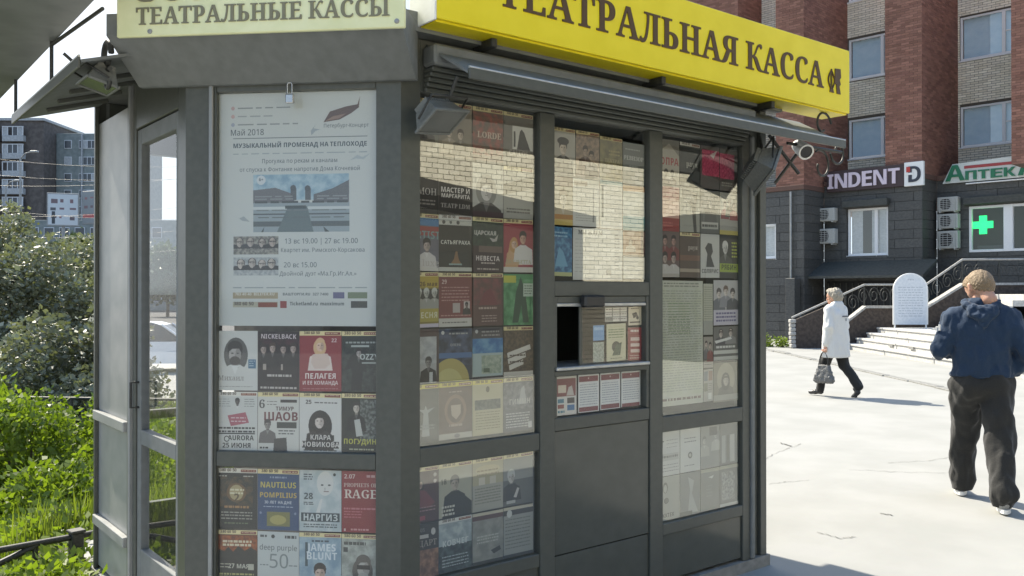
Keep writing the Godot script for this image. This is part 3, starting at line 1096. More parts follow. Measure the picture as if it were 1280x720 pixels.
	for ch in "INDENT":
		lettering(g, H, ch, cx, 5.08, 0.131, cw[ch] * unit, 0.49, lm, false, true, 0.05, "letter")
		cx += (cw[ch] + 0.12) * unit
	bar(g, "logo_plate", H, q1.x - 0.60, q1.x, 4.95, 5.71, 0.055, 0.17, M.white, 0.01)
	lettering(g, H, "D", q1.x - 0.46, 5.07, 0.171, 0.38, 0.50, flat(lin(0.03, 0.035, 0.05), 0.4), false, true, 0.02, "logo_letter")
	bar(g, "logo_bar", H, q1.x - 0.50, q1.x - 0.30, 5.30, 5.37, 0.192, 0.200, M.white, 0.002)
	bar(g, "logo_bar", H, q1.x - 0.52, q1.x - 0.40, 5.39, 5.56, 0.192, 0.202, flat(lin(0.45, 0.04, 0.03), 0.4), 0.002)
	# the pharmacy's sign
	var r0 := on_face(H, 1177, 222, -1.0).x
	var r1 := r0 + 3.1
	g = thing("pharmacy_sign", "green and white pharmacy sign with slanted ends over the shop window", "sign", moved(H, r0, 5.08, -1.2))
	var green := flat(lin(0.015, 0.16, 0.075), 0.4)
	s = surf()
	extrude(s, PackedVector2Array([Vector2(r0, 5.08), Vector2(r1, 5.08), Vector2(r1 - 0.3, 5.78), Vector2(r0 + 0.30, 5.68)]), -1.14, -1.10)
	part(g, "panel", s, flat(lin(0.60, 0.62, 0.58), 0.5), inv * Transform3D() if false else g.global_transform.affine_inverse() * H)
	lettering(g, H, "А", r0 + 0.10, 5.14, -1.095, 0.58, 0.50, green, false, true, 0.04, "letter")
	var ax := r0 + 0.70
	for ch in "ПТЕК":
		lettering(g, H, ch, ax, 5.14, -1.095, 0.33, 0.28, green, false, true, 0.04, "letter")
		ax += 0.37
	lettering(g, H, "А", ax + 0.02, 5.14, -1.095, 0.58, 0.54, green, false, true, 0.04, "letter")
	bar(g, "caption_strip", H, r0 + 0.66, ax - 0.03, 5.50, 5.59, -1.098, -1.085, flat(lin(0.35, 0.05, 0.05), 0.5), 0.002)
	bar(g, "lamp_tube", H, r0 + 0.7, r1 - 0.4, 5.00, 5.04, -1.15, -1.08, M.pvc, 0.01)
	# lit cross behind the pharmacy's glass
	var c0 := on_face(H, 1229, 281, -1.35)
	g = thing("pharmacy_cross", "glowing green cross hanging inside the pharmacy window", "sign", moved(H, c0.x, c0.y, -1.38))
	s = surf()
	var a := 0.29
	var t := 0.11
	extrude(s, PackedVector2Array([Vector2(-t, -a), Vector2(t, -a), Vector2(t, -t), Vector2(a, -t), Vector2(a, t), Vector2(t, t), Vector2(t, a), Vector2(-t, a), Vector2(-t, t), Vector2(-a, t), Vector2(-a, -t), Vector2(-t, -t)]), 0.0, 0.04)
	var em := flat(lin(0.0, 0.25, 0.08), 0.4)
	em.emission_enabled = true
	em.emission = lin(0.0, 1.0, 0.22)
	em.emission_energy_multiplier = 0.8
	part(g, "led_face", s, em)
	var lamp := OmniLight3D.new()
	lamp.name = "cross_light"
	lamp.light_color = Color(0.2, 1.0, 0.45)
	lamp.light_energy = 0.05
	lamp.light_size = 0.2
	lamp.omni_range = 6.0
	lamp.omni_attenuation = 2.0
	lamp.shadow_enabled = true
	lamp.position = Vector3(0, 0, 0.09)
	g.add_child(lamp)
	# outdoor units
	var u := on_face(H, 1021, 277, 0.3)
	air_conditioner("upper small outdoor air conditioner on the dark stone wall beside the white window", H, u.x, u.y, 0.0, 0.62, 0.44, 0.26)
	u = on_face(H, 1020, 305, 0.3)
	air_conditioner("lower outdoor air conditioner under another beside the white window", H, u.x, u.y, 0.0, 0.66, 0.50, 0.28)
	var hs := [266, 287, 312]
	var ws := ["topmost of three outdoor units stacked on brackets beside the pharmacy window", "middle of three outdoor units stacked on brackets beside the pharmacy window", "lowest and tallest of three outdoor units beside the pharmacy window"]
	for i in 3:
		u = on_face(H, 1164, hs[i] - 1, -0.8)
		air_conditioner(ws[i], H, 1.86, u.y, -1.2, 0.62, [0.46, 0.46, 0.56][i], 0.26, true)


# ---------------------------------------------------------------- steps and walls before the flats
func entrance_steps():
	M.step = grained(50, lin(0.42, 0.415, 0.39), lin(0.52, 0.51, 0.485), 0.02, 0.8, 0.85, 0.2)
	M.wallbrown = grained(51, lin(0.045, 0.034, 0.028), lin(0.08, 0.062, 0.05), 0.02, 0.8, 0.8, 0.2)
	M.coping = grained(52, lin(0.30, 0.29, 0.27), lin(0.42, 0.41, 0.385), 0.02, 1.0, 0.8, 0.1)
	var o := thing("entrance_steps", "broad pale stone steps up to the landing before the brick flats", "steps", Transform3D(Basis(), W(9.4, 24.8)))
	for i in 4:
		var z := 24.8
		var n := 0
		while z > 14.5:
			var s := surf()
			var e := 0.006 * sin(z * 2.3 + i)
			box(s, W(9.4 + 0.3 * i + e, z, -0.05), W(9.4 + 0.3 * i + 0.34, z - 1.29, 0.15 * (i + 1) - 0.05), 0.01)
			box(s, W(9.4 + 0.3 * i - 0.03 + e, z, 0.15 * (i + 1) - 0.049), W(9.4 + 0.3 * i + 0.34, z - 1.29, 0.15 * (i + 1) + e * 0.5), 0.012)
			part(o, "step_block", s, M.step, o.global_transform.affine_inverse())
			z -= 1.3
			n += 1
	var s2 := surf()
	box(s2, W(10.62, 24.8, -0.05), W(20.0, 12.0, 0.592), 0.01)
	part(o, "landing", s2, M.step, o.global_transform.affine_inverse())
	# inset dark tiles in the second riser, one missing corner stone at the near end
	for i in 6:
		s2 = surf()
		box(s2, W(9.662, 22.6 - i * 1.15, 0.20), W(9.672, 22.35 - i * 1.15, 0.265), 0.002)
		part(o, "riser_tile", s2, M.kerb, o.global_transform.affine_inverse())
	# second flight along the wall, up to the pharmacy door
	for i in 6:
		s2 = surf()
		box(s2, W(12.0 + 0.3 * i, 24.75, 0.59), W(16.0, 23.2, 0.60 + 0.155 * (i + 1)), 0.008)
		part(o, "flight_step", s2, M.step, o.global_transform.affine_inverse())
	# the wall that follows the stairs, with its pale coping and wrought railing
	var w := thing("stair_wall", "dark brown stair wall with pale coping and iron railing beside the steps", "wall", Transform3D(Basis(), W(9.4, 25.0)))
	var inv := w.global_transform.affine_inverse()
	var prof := [Vector2(9.15, 0.55), Vector2(9.45, 0.66), Vector2(10.05, 1.13), Vector2(11.80, 1.13), Vector2(12.85, 1.78), Vector2(16.5, 1.80)]
	s2 = surf()
	var poly := PackedVector2Array()
	for p in prof:
		poly.append(p)
	poly.append(Vector2(16.5, -0.05))
	poly.append(Vector2(9.15, -0.05))
	extrude(s2, poly, -25.22, -25.0)
	part(w, "wall_body", s2, M.wallbrown, inv)
	for i in prof.size() - 1:
		s2 = surf()
		var a: Vector2 = prof[i]
		var b: Vector2 = prof[i + 1]
		var d := (b - a).normalized()
		extrude(s2, PackedVector2Array([a + Vector2(0, 0.002), b + Vector2(0, 0.002), b + Vector2(0, 0.07), a + Vector2(0, 0.07)]), -25.26, -24.96)
		part(w, "coping_stone", s2, M.coping, inv)
	# railing: white top rail, posts, and scrolls between
	var top := [Vector2(7.98, 0.86), Vector2(10.05, 1.80), Vector2(11.80, 1.80), Vector2(12.85, 2.52), Vector2(16.5, 2.54)]
	s2 = surf()
	for i in top.size() - 1:
		var a3 := Vector3(top[i].x, top[i].y, -25.1)
		var b3 := Vector3(top[i + 1].x, top[i + 1].y, -25.1)
		tube(s2, [a3, b3], 0.032, 6)
	part(w, "top_rail", s2, M.coping, inv)
	var wallh = func(x: float) -> float:
		if x < prof[0].x:
			return 0.0
		for i in prof.size() - 1:
			if x <= prof[i + 1].x:
				return lerpf(prof[i].y, prof[i + 1].y, (x - prof[i].x) / (prof[i + 1].x - prof[i].x)) + 0.07
		return 1.85
	var railh = func(x: float) -> float:
		for i in top.size() - 1:
			if x <= top[i + 1].x:
				return lerpf(top[i].y, top[i + 1].y, (x - top[i].x) / (top[i + 1].x - top[i].x))
		return 2.5
	for x in [9.5, 10.05, 10.9, 11.8, 12.85, 13.9, 14.9]:
		s2 = surf()
		tube(s2, [Vector3(x, wallh.call(x), -25.1), Vector3(x, railh.call(x) - 0.03, -25.1)], 0.02, 6)
		part(w, "rail_post", s2, M.iron, inv)
	var x0 := 9.6
	while x0 < 15.2:
		s2 = surf()
		var c: float = (wallh.call(x0 + 0.12) + railh.call(x0 + 0.12)) * 0.5
		var pts := []
		for i in 25:
			var an := i * 0.42
			pts.append(Vector3(x0 + 0.12 + cos(an) * (0.16 - i * 0.005), c + sin(an) * (0.24 - i * 0.007), -25.1))
		tube(s2, pts, 0.010, 5)
		part(w, "scroll", s2, M.iron, inv)
		x0 += 0.30
	# lower wall and the stone pier at the foot of the railing
	var lw := thing("low_wall", "low dark wall below the sloping railing with a rough stone pier", "wall", Transform3D(Basis(), W(8.0, 25.1)))
	s2 = surf()
	extrude(s2, PackedVector2Array([Vector2(8.08, -0.05), Vector2(9.14, -0.05), Vector2(9.14, 1.26), Vector2(8.08, 0.80)]), -25.16, -25.04)
	part(lw, "wall_body", s2, M.wallbrown, lw.global_transform.affine_inverse())
	for i in 7:
		s2 = surf()
		box(s2, Vector3(7.90 + rng.randf_range(0, 0.03), i * 0.118, -25.2), Vector3(8.07, i * 0.118 + 0.11, -25.0 + rng.randf_range(-0.03, 0.03)), 0.02)
		part(lw, "pier_stone", s2, M.coping, lw.global_transform.affine_inverse())
	# the white board with a rounded head
	var bz := 24.3
	var bd := thing("notice_board", "white round-topped notice board standing on the landing", "board", Transform3D(Basis(), W(11.0, bz, 0.592)))
	poly = PackedVector2Array([Vector2(-0.46, 0.10), Vector2(0.46, 0.10)])
	for i in 17:
		var an := PI * i / 16.0
		poly.append(Vector2(0.46 * cos(an), 1.06 + 0.44 * sin(an)))
	s2 = surf()
	extrude(s2, poly, -0.02, 0.02)
	part(bd, "panel", s2, grained(53, lin(0.58, 0.62, 0.66), lin(0.66, 0.69, 0.72), 0.02, 1.0, 0.5))
	for e in [-0.43, 0.43]:
		s2 = surf()
		tube(s2, [Vector3(e, 0.0, 0), Vector3(e, 0.45, 0)], 0.022, 6)
		part(bd, "leg", s2, M.white)
	var ed := surf()
	var rim := [Vector3(-0.46, 0.10, 0)]
	for i in 17:
		var an := PI - PI * i / 16.0
		rim.append(Vector3(0.46 * cos(an), 1.06 + 0.44 * sin(an), 0))
	rim.append(Vector3(0.46, 0.10, 0))
	tube(ed, rim, 0.028, 6)
	part(bd, "rim", ed, M.white)
	s2 = surf()
	for i in 12:
		var yy := 1.12 - i * 0.072
		var x := -0.34
		while x < 0.32:
			var l := rng.randf_range(0.03, 0.11)
			box(s2, Vector3(x, yy, 0.0205), Vector3(minf(x + l, 0.34), yy + 0.018, 0.0215), 0.0)
			x += l + 0.025
	for i in 5:
		box(s2, Vector3(-0.08 + i * 0.035, 1.32 + 0.02 * (i % 2), 0.0205), Vector3(-0.06 + i * 0.035, 1.36, 0.0215), 0.0)
	part(bd, "print", s2, flat(lin(0.36, 0.40, 0.45), 0.7))


# ---------------------------------------------------------------- what the ticket windows mirror
func across_the_square():
	var R: Transform3D = T.R
	# a cream brick wall parallel to the ticket side, 11 m before it, outside the picture
	var D := 11.2
	var f := Transform3D(Basis(-R.basis.x, Vector3.UP, -R.basis.z), R * Vector3(16.5, 0, D))
	var h := thing("brick_shop", "cream brick shop building with an upper storey added to darken the reflection across the square", "building", f)
	M.mortar_cream = flat(lin(0.075, 0.066, 0.052), 0.95)
	var s := surf()
	box(s, Vector3(-2, 0.0, -5.0), Vector3(24, 4.51, -0.014), 0.0)
	part(h, "wall", s, M.mortar_cream)
	s = surf()
	box(s, Vector3(-2.2, 4.52, -5.0), Vector3(24.2, 9.5, 0.04), 0.02)
	part(h, "added_dark_storey", s, M.stones[1])  # added above the brick so the mirror goes dark; not itself in view
	# the wall's bricks: those mirrored largest one by one, the rest as one mass
	var shades := []
	for i in 4:
		var m := grained(60 + i, lin(0.64 + 0.03 * i, 0.595 + 0.03 * i, 0.475 + 0.028 * i), lin(0.74 + 0.03 * i, 0.70 + 0.03 * i, 0.585 + 0.028 * i), 0.03, 1.5, 0.85)
		shades.append(m)
	var bs := surf()
	brick_box(bs, Vector3(0, 0, -0.014), Vector3(0.25, 0.088, 0), Transform3D())
	var one := bs.commit()
	var rest := surf()
	var c0 := Color(0.64, 0.595, 0.475)
	var c1 := Color(0.83, 0.79, 0.67)
	var row := 0
	var y := 0.0
	var made := 0
	while y < 4.42:
		var x := -2.0 + (0.13 if row % 2 else 0.0)
		while x < 23.7:
			# mirrored nearest to the ticket windows: high on the wall
			if y > 3.2 and x > 5.0 and x < 10.0 and made < 290:
				part(h.get_node("wall"), "brick", one, shades[rng.randi() % 4], Transform3D(Basis(), Vector3(x, y, rng.randf_range(-0.002, 0.002))))
				made += 1
			else:
				rest.set_color(c0.lerp(c1, rng.randf()))
				var p := rng.randf_range(-0.002, 0.002)
				brick_box(rest, Vector3(x, y, -0.014), Vector3(x + 0.25, y + 0.088, p), Transform3D())
			x += 0.262
		y += 0.1
		row += 1
	var br := part(h.get_node("wall"), "bricks", rest, M.brick)
	br.set_meta("kind", "stuff")
	# two unseen dark blocks, added to hide the lower brick from the mirror
	M.added_blocker = grained(66, lin(0.022, 0.022, 0.018), lin(0.042, 0.040, 0.034), 0.02, 0.8, 0.7)
	for e in [[6.15, 12.0, 3.75, 3.10, "added dark block that hides mirrored brick before the cream shop, by its long end"], [-4.0, 2.75, 3.35, 3.35, "added dark block that hides mirrored brick before the cream shop, by its short end"]]:
		var st := thing("added_mirror_blocker", e[4], "added_blocker", Transform3D(f.basis, f * Vector3(e[0], 0, 1.3)))
		var w: float = e[1] - e[0]
		var sb := surf()
		box(sb, Vector3(0.06, 0.0, -1.1), Vector3(w - 0.06, e[3] - 0.25, 0.0), 0.02)
		part(st, "body", sb, M.added_blocker)
		sb = surf()
		extrude(sb, PackedVector2Array([Vector2(-0.05, e[3] - 0.24), Vector2(w + 0.05, e[2] - 0.24), Vector2(w + 0.05, e[2]), Vector2(-0.05, e[3])]), -1.2, 0.25)
		part(st, "roof", sb, M.added_blocker)
		for i in 4:
			sb = surf()
			box(sb, Vector3(0.2 + i * (w - 0.4) / 4.0, 0.9, 0.001), Vector3(0.2 + (i + 0.93) * (w - 0.4) / 4.0, 2.3, 0.03), 0.01)
			part(st, "shutter", sb, M.iron)


# ---------------------------------------------------------------- the street on the left, far off
func far_street():
	M.brown_wall = grained(70, lin(0.10, 0.085, 0.075), lin(0.145, 0.125, 0.11), 0.02, 0.1, 0.9)
	M.grey_wall = grained(71, lin(0.20, 0.225, 0.215), lin(0.26, 0.285, 0.27), 0.02, 0.1, 0.9)
	M.loggia = grained(72, lin(0.36, 0.37, 0.37), lin(0.46, 0.47, 0.47), 0.02, 0.2, 0.8)
	M.far_glass = flat(lin(0.06, 0.07, 0.08), 0.15)
	M.far_frame = flat(lin(0.62, 0.63, 0.63), 0.6)
	var z := 150.0
	var px = func(p: float) -> float:
		return (p - 640.0) / FOC * z
	# brown slab with glazed loggias
	var b := thing("apartment_tower", "brown apartment slab with white glazed loggias across the road", "building", Transform3D(Basis(), W(px.call(26.0), z, -0.9)))
	var s := surf()
	var x0: float = px.call(-70.0) - b.position.x
	var x1: float = px.call(54.0) - b.position.x
	box(s, Vector3(x0, 0, -14), Vector3(x1, 31.8, 0), 0.05)
	part(b, "wall", s, M.brown_wall)
	s = surf()
	box(s, Vector3(x0 - 0.2, 31.81, -14), Vector3(x1 + 0.2, 32.3, 0.3), 0.05)
	part(b, "parapet", s, M.loggia)
	for r in 10:
		var y := 1.2 + r * 3.0
		for c in 4:
			var xa := x1 - 6.6 - c * 4.1
			s = surf()
			box(s, Vector3(xa, y, 0.01), Vector3(xa + 3.6, y + 1.0, 0.9), 0.03)
			var lg := part(b, "loggia", s, M.loggia if (r + c) % 5 else M.brown_wall)
			s = surf()
			for k in 5:
				box(s, Vector3(xa + k * 0.86, y + 1.01, 0.75), Vector3(xa + k * 0.86 + 0.13, y + 2.4, 0.88), 0.0)
			box(s, Vector3(xa, y + 2.41, 0.7), Vector3(xa + 3.6, y + 2.55, 0.9), 0.0)
			part(lg, "loggia_frame", s, M.far_frame)
			for k in 4:
				if (k + r * 3 + c) % 7 == 0:
					continue
				s = surf()
				quad(s, Vector3(xa + k * 0.86 + 0.13, y + 1.01, 0.8), Vector3(xa + k * 0.86 + 0.86, y + 1.01, 0.8), Vector3(xa + k * 0.86 + 0.86, y + 2.4, 0.8), Vector3(xa + k * 0.86 + 0.13, y + 2.4, 0.8), Vector3(0, 0, 1))
				part(lg, "pane", s, M.far_glass if k % 3 else M.loggia)
	# grey panel tower
	b = thing("apartment_tower", "pale grey green panel tower beside the brown apartment slab", "building", Transform3D(Basis(), W(px.call(86.0), z + 4.0, -0.9)))
	x0 = px.call(54.5) - b.position.x
	x1 = px.call(150.0) - b.position.x
	s = surf()
	box(s, Vector3(x0, 0, -14), Vector3(x1, 30.4, 0), 0.05)
	part(b, "wall", s, M.grey_wall)
	s = surf()
	box(s, Vector3(px.call(88.0) - b.position.x, 0, 0.01), Vector3(px.call(89.5) - b.position.x, 30.3, 0.5), 0.03)
	part(b, "panel_joint", s, M.loggia)
	for r in 10:
		var y2 := 1.6 + r * 2.9
		for c in [[70.0, 1.3, 1], [95.0, 3.0, 4], [112.0, 2.2, 3], [128.0, 1.4, 1]]:
			var xc: float = px.call(c[0]) - b.position.x
			var w: float = c[1]
			s = surf()
			box(s, Vector3(xc - w * 0.5, y2, 0.01), Vector3(xc + w * 0.5, y2 + 1.5, 0.12), 0.02)
			var wf := part(b, "window", s, M.far_frame)
			var n: int = c[2]
			for k in n:
				s = surf()
				var a := xc - w * 0.5 + 0.1 + k * (w - 0.1) / n
				box(s, Vector3(a, y2 + 0.12, 0.121), Vector3(a + (w - 0.1) / n - 0.12, y2 + 1.38, 0.14), 0.0)
				part(wf, "pane", s, M.far_glass if (k * 3 + r) % 4 else M.loggia)
	# lower block seen through the kiosk's door
	z = 120.0
	b = thing("low_apartment_block", "low grey apartment block seen through the kiosk door glass", "building", Transform3D(Basis(), W(px.call(200.0), z, -0.9)))
	x0 = px.call(150.0) - b.position.x
	x1 = px.call(330.0) - b.position.x
	s = surf()
	box(s, Vector3(x0, 0, -10), Vector3(x1, 12.4, 0), 0.05)
	part(b, "wall", s, M.grey_wall)
	for r in 4:
		for c in 9:
			s = surf()
			var xa2 := x0 + 0.9 + c * 2.1
			box(s, Vector3(xa2, 1.2 + r * 2.9, 0.01), Vector3(xa2 + 1.4, 2.7 + r * 2.9, 0.1), 0.02)
			var wf2 := part(b, "window", s, M.far_frame)
			s = surf()
			box(s, Vector3(xa2 + 0.1, 1.3 + r * 2.9, 0.101), Vector3(xa2 + 1.3, 2.6 + r * 2.9, 0.12), 0.0)
			part(wf2, "pane", s, M.far_glass)
	# two billboards on posts
	z = 82.0
	var art := Image.create(128, 64, false, Image.FORMAT_RGBA8)
	for e in [[0, 62, 95, 262, 20.0, 2.9, "white billboard with grey print facing the road", 0], [1, 99, 132, 259, -24.0, 2.9, "grey billboard with a red strip, next to a white one", 1]]:
		art = Image.create(128, 64, false, Image.FORMAT_RGBA8)
		art.fill(Color(0.80, 0.82, 0.82) if e[7] == 0 else Color(0.55, 0.57, 0.57))
		for i in 9:
			art.fill_rect(Rect2i(8 + (i % 3) * 40 + rng.randi() % 8, 10 + (i / 3) * 18, rng.randi_range(8, 28), rng.randi_range(3, 9)), Color(0.35, 0.37, 0.38).lerp(Color(0.6, 0.45, 0.45), rng.randf()))
		if e[7] == 0:
			art.fill_rect(Rect2i(16, 36, 14, 26), Color(0.28, 0.3, 0.31))
		else:
			art.fill_rect(Rect2i(0, 46, 128, 8), Color(0.72, 0.36, 0.36))
		var m := flat(Color.WHITE, 0.6)
		m.albedo_texture = ImageTexture.create_from_image(art)
		var at := at_depth((e[1] + e[2]) * 0.5, e[3], z)
		var bb := thing("billboard", e[6], "billboard", Transform3D(Basis(Vector3.UP, deg_to_rad(e[4])), Vector3(at.x, -0.9, at.z)))
		var cy := at.y + 0.9
		s = surf()
		var hw := 1.35
		box(s, Vector3(-hw, cy - 1.55, -0.2), Vector3(hw, cy + 1.55, 0.0), 0.03)
		part(bb, "frame", s, M.galv)
		s = surf()
		var uv := [Vector2(0, 1), Vector2(1, 1), Vector2(1, 0), Vector2(0, 0)]
		var vs := [Vector3(-hw + 0.1, cy - 1.42, 0.01), Vector3(hw - 0.1, cy - 1.42, 0.01), Vector3(hw - 0.1, cy + 1.42, 0.01), Vector3(-hw + 0.1, cy + 1.42, 0.01)]
		s.set_normal(Vector3(0, 0, 1))
		for k in [0, 2, 1, 0, 3, 2]:
			s.set_uv(uv[k])
			s.add_vertex(vs[k])
		part(bb, "print", s, m)
		s = surf()
		tube(s, [Vector3(0, 0, -0.25), Vector3(0, cy + 1.2, -0.25)], 0.14)
		part(bb, "post", s, M.galv)
	# lamp poles and the wires strung between them
	for e in [[25.0, 62.0, 12.0, "slim grey lamp pole before the brown apartment slab"], [7.0, 70.0, 11.0, "slim grey pole standing near the brown slab's far end"]]:
		var zz: float = e[1]
		var lp := thing("lamp_pole", e[3], "lamp pole", Transform3D(Basis(), W((e[0] - 640.0) / FOC * zz, zz, -0.9)))
		s = surf()
		tube(s, [Vector3(0, 0, 0), Vector3(0, e[2], 0)], [0.13, 0.07])
		part(lp, "pole", s, M.galv)
		s = surf()
		tube(s, [Vector3(0, e[2] - 0.1, 0), Vector3(0.5, e[2] + 0.25, 0.3), Vector3(1.3, e[2] + 0.3, 0.8)], 0.04)
		part(lp, "arm", s, M.galv)
		s = surf()
		box(s, Vector3(1.2, e[2] + 0.22, 0.7), Vector3(1.7, e[2] + 0.36, 1.0), 0.04)
		part(lp, "lamp_head", s, M.galv)
	for e in [[176, 196, 60], [199, 212, 60], [222, 214, 62], [238, 262, 62], [262, 250, 61], [286, 279, 62], [304, 303, 63]]:
		var a3 := at_depth(-160, e[0], e[2])
		var b3 := at_depth(330, e[1] + (e[1] - e[0]) * 0.4, e[2])
		var w := thing("overhead_wire", "thin dark overhead wire strung along the road before the apartment blocks", "wire", Transform3D(Basis(), a3), "overhead wires along the road")
		s = surf()
		var pts := []
		for i in 13:
			pts.append((b3 - a3) * (i / 12.0) - Vector3(0, 0.9 * sin(PI * i / 12.0), 0))
		tube(s, pts, 0.010, 4)
		part(w, "wire", s, M.iron)
	parked_car()


func parked_car():
	var o := thing("parked_car", "white hatchback parked on the road, seen through the kiosk door glass", "car", Transform3D(Basis(Vector3.UP, deg_to_rad(8.0)), W(-11.1, 27.5, -0.88)))
	var paint := flat(lin(0.74, 0.75, 0.75), 0.25)
	paint.clearcoat_enabled = true
	# side profiles drawn out across the car, the flanks leaning in towards the roof
	var loft = func(poly: Array, half0: float, half1: float, ylo: float, yhi: float) -> SurfaceTool:
		var s := surf()
		var pv := PackedVector2Array()
		for p in poly:
			pv.append(p)
		var w = func(y: float) -> float:
			return lerpf(half0, half1, clampf((y - ylo) / (yhi - ylo), 0.0, 1.0))
		var idx := Geometry2D.triangulate_polygon(pv)
		for i in range(0, idx.size(), 3):
			for sg in [-1.0, 1.0]:
				var q := []
				for j in 3:
					var p := pv[idx[i + j]]
					q.append(Vector3(p.x, p.y, sg * w.call(p.y)))
				tri(s, q[0], q[1], q[2], Vector3(0, 0.1, sg).normalized())
		for i in pv.size():
			var p := pv[i]
			var q2 := pv[(i + 1) % pv.size()]
			var d := q2 - p
			quad(s, Vector3(p.x, p.y, -w.call(p.y)), Vector3(q2.x, q2.y, -w.call(q2.y)), Vector3(q2.x, q2.y, w.call(q2.y)), Vector3(p.x, p.y, w.call(p.y)), Vector3(d.y, -d.x, 0).normalized())
		return s
	var arch = func(cx: float) -> Array:
		var a := []
		for i in 9:
			var an := PI * i / 8.0
			a.append(Vector2(cx - 0.36 * cos(an), 0.30 + 0.36 * sin(an)))
		return a
	var prof = [Vector2(-2.0, 0.30)] + arch.call(-1.30) + arch.call(1.25) + [Vector2(1.98, 0.28), Vector2(2.05, 0.55), Vector2(1.95, 0.78), Vector2(1.0, 0.95), Vector2(0.95, 0.96), Vector2(-1.90, 0.98), Vector2(-2.05, 0.80), Vector2(-2.06, 0.45)]
	part(o, "body", loft.call(prof, 0.84, 0.80, 0.5, 1.0), paint)
	var cab := [Vector2(-1.92, 0.985), Vector2(1.0, 0.965), Vector2(0.28, 1.46), Vector2(0.0, 1.53), Vector2(-1.1, 1.55), Vector2(-1.62, 1.46)]
	part(o, "window_band", loft.call(cab, 0.78, 0.62, 1.0, 1.5), M.far_glass)
	part(o, "roof", loft.call([Vector2(-1.66, 1.46), Vector2(0.30, 1.455), Vector2(0.0, 1.545), Vector2(-1.1, 1.565)], 0.64, 0.58, 1.45, 1.56), paint)
	for x in [[1.03, 0.97, 0.31, 1.47], [-0.35, 0.98, -0.42, 1.50], [-1.95, 0.99, -1.66, 1.47]]:
		for sg in [-1.0, 1.0]:
			var s := surf()
			tube(s, [Vector3(x[0], x[1], sg * 0.785), Vector3(x[2], x[3], sg * 0.635)], 0.035, 6)
			part(o, "pillar", s, paint)
	for x in [-1.30, 1.25]:
		for sg in [-1.0, 1.0]:
			var s2 := surf()
			var xf := Transform3D(Basis(Vector3.RIGHT, sg * PI / 2), Vector3(x, 0.31, sg * 0.62))
			lathe(s2, [Vector2(0.20, 0.0), Vector2(0.29, 0.0), Vector2(0.31, 0.04), Vector2(0.31, 0.17), Vector2(0.28, 0.21), Vector2(0.19, 0.20)], 20, xf)
			var wh := part(o, "wheel", s2, M.black)
			s2 = surf()
			lathe(s2, [Vector2(0.19, 0.199), Vector2(0.16, 0.185), Vector2(0.06, 0.20), Vector2(0.0, 0.20)], 16, xf)
			part(wh, "rim", s2, M.alu)
	for sg in [-1.0, 1.0]:
		var s3 := surf()
		box(s3, Vector3(1.80, 0.66, sg * 0.66 - 0.14), Vector3(2.045, 0.78, sg * 0.66 + 0.14), 0.03)
		part(o, "headlight", s3, M.alu)


# ---------------------------------------------------------------- shrubs, trees and grass
func leaf_clump(n: int, size: float, spread: float, narrow: float, sd: int) -> ArrayMesh:
	var r := RandomNumberGenerator.new()
	r.seed = sd
	var s := surf()
	for i in n:
		var d := Vector3(r.randfn(), r.randfn() * 0.8 + 0.25, r.randfn()).normalized()
		var o := Vector3(r.randfn(), r.randfn(), r.randfn()) * spread
		var l := size * r.randf_range(0.7, 1.25)
		var side := d.cross(Vector3(r.randfn(), r.randfn(), r.randfn())).normalized() * l * narrow
		var nn := side.cross(d).normalized()
		if nn.y < 0.0:
			nn = -nn
		var mid := o + d * l * 0.5 - nn * l * 0.07
		tri(s, o, mid + side, o + d * l, nn)
		tri(s, o, mid - side, o + d * l, nn)
	return s.commit()


func foliage(par: Node3D, nm: String, mesh: Mesh, mat: Material, lumps: Array, per_m2: float, c0: Color, c1: Color, sd: int, sc := 1.0):
	# clumps of leaves over the shells of overlapping lumps, thinner within; Color values are linear
	var r := RandomNumberGenerator.new()
	r.seed = sd
	var tr := []
	var cl := []
	for lp in lumps:
		var c: Vector3 = lp[0]
		var rad: Vector3 = lp[1]
		var n := int(per_m2 * 4.0 * PI * pow((rad.x * rad.y + rad.y * rad.z + rad.x * rad.z) / 3.0, 1.0))
		var shade := r.randf()
		for i in n:
			var d := Vector3(r.randfn(), r.randfn(), r.randfn()).normalized()
			var p := c + d * rad * (1.0 - 0.55 * pow(r.randf(), 2.2)) * r.randf_range(0.90, 1.10)
			var b := Basis.from_euler(Vector3(r.randf_range(-0.5, 0.5), r.randf() * TAU, r.randf_range(-0.5, 0.5))) * Basis.from_scale(Vector3.ONE * r.randf_range(0.7, 1.3) * sc)
			tr.append(Transform3D(b, p))
			cl.append(c0.lerp(c1, clampf(shade * 0.5 + r.randf() * 0.6, 0.0, 1.0)))
	var src := mesh.surface_get_arrays(0)
	var sv: PackedVector3Array = src[Mesh.ARRAY_VERTEX]
	var sn: PackedVector3Array = src[Mesh.ARRAY_NORMAL]
	var vs := PackedVector3Array()
	var ns := PackedVector3Array()
	var cs := PackedColorArray()
	var fill := PackedColorArray()
	fill.resize(sv.size())
	for i in tr.size():
		vs.append_array(tr[i] * sv)
		ns.append_array(Transform3D(tr[i].basis.orthonormalized(), Vector3.ZERO) * sn)
		fill.fill(cl[i])
		cs.append_array(fill)
	var arr := []
	arr.resize(Mesh.ARRAY_MAX)
	arr[Mesh.ARRAY_VERTEX] = vs
	arr[Mesh.ARRAY_NORMAL] = ns
	arr[Mesh.ARRAY_COLOR] = cs
	var am := ArrayMesh.new()
	am.add_surface_from_arrays(Mesh.PRIMITIVE_TRIANGLES, arr)
	leaves_made += vs.size() / 3
	part(par, nm, am, mat)


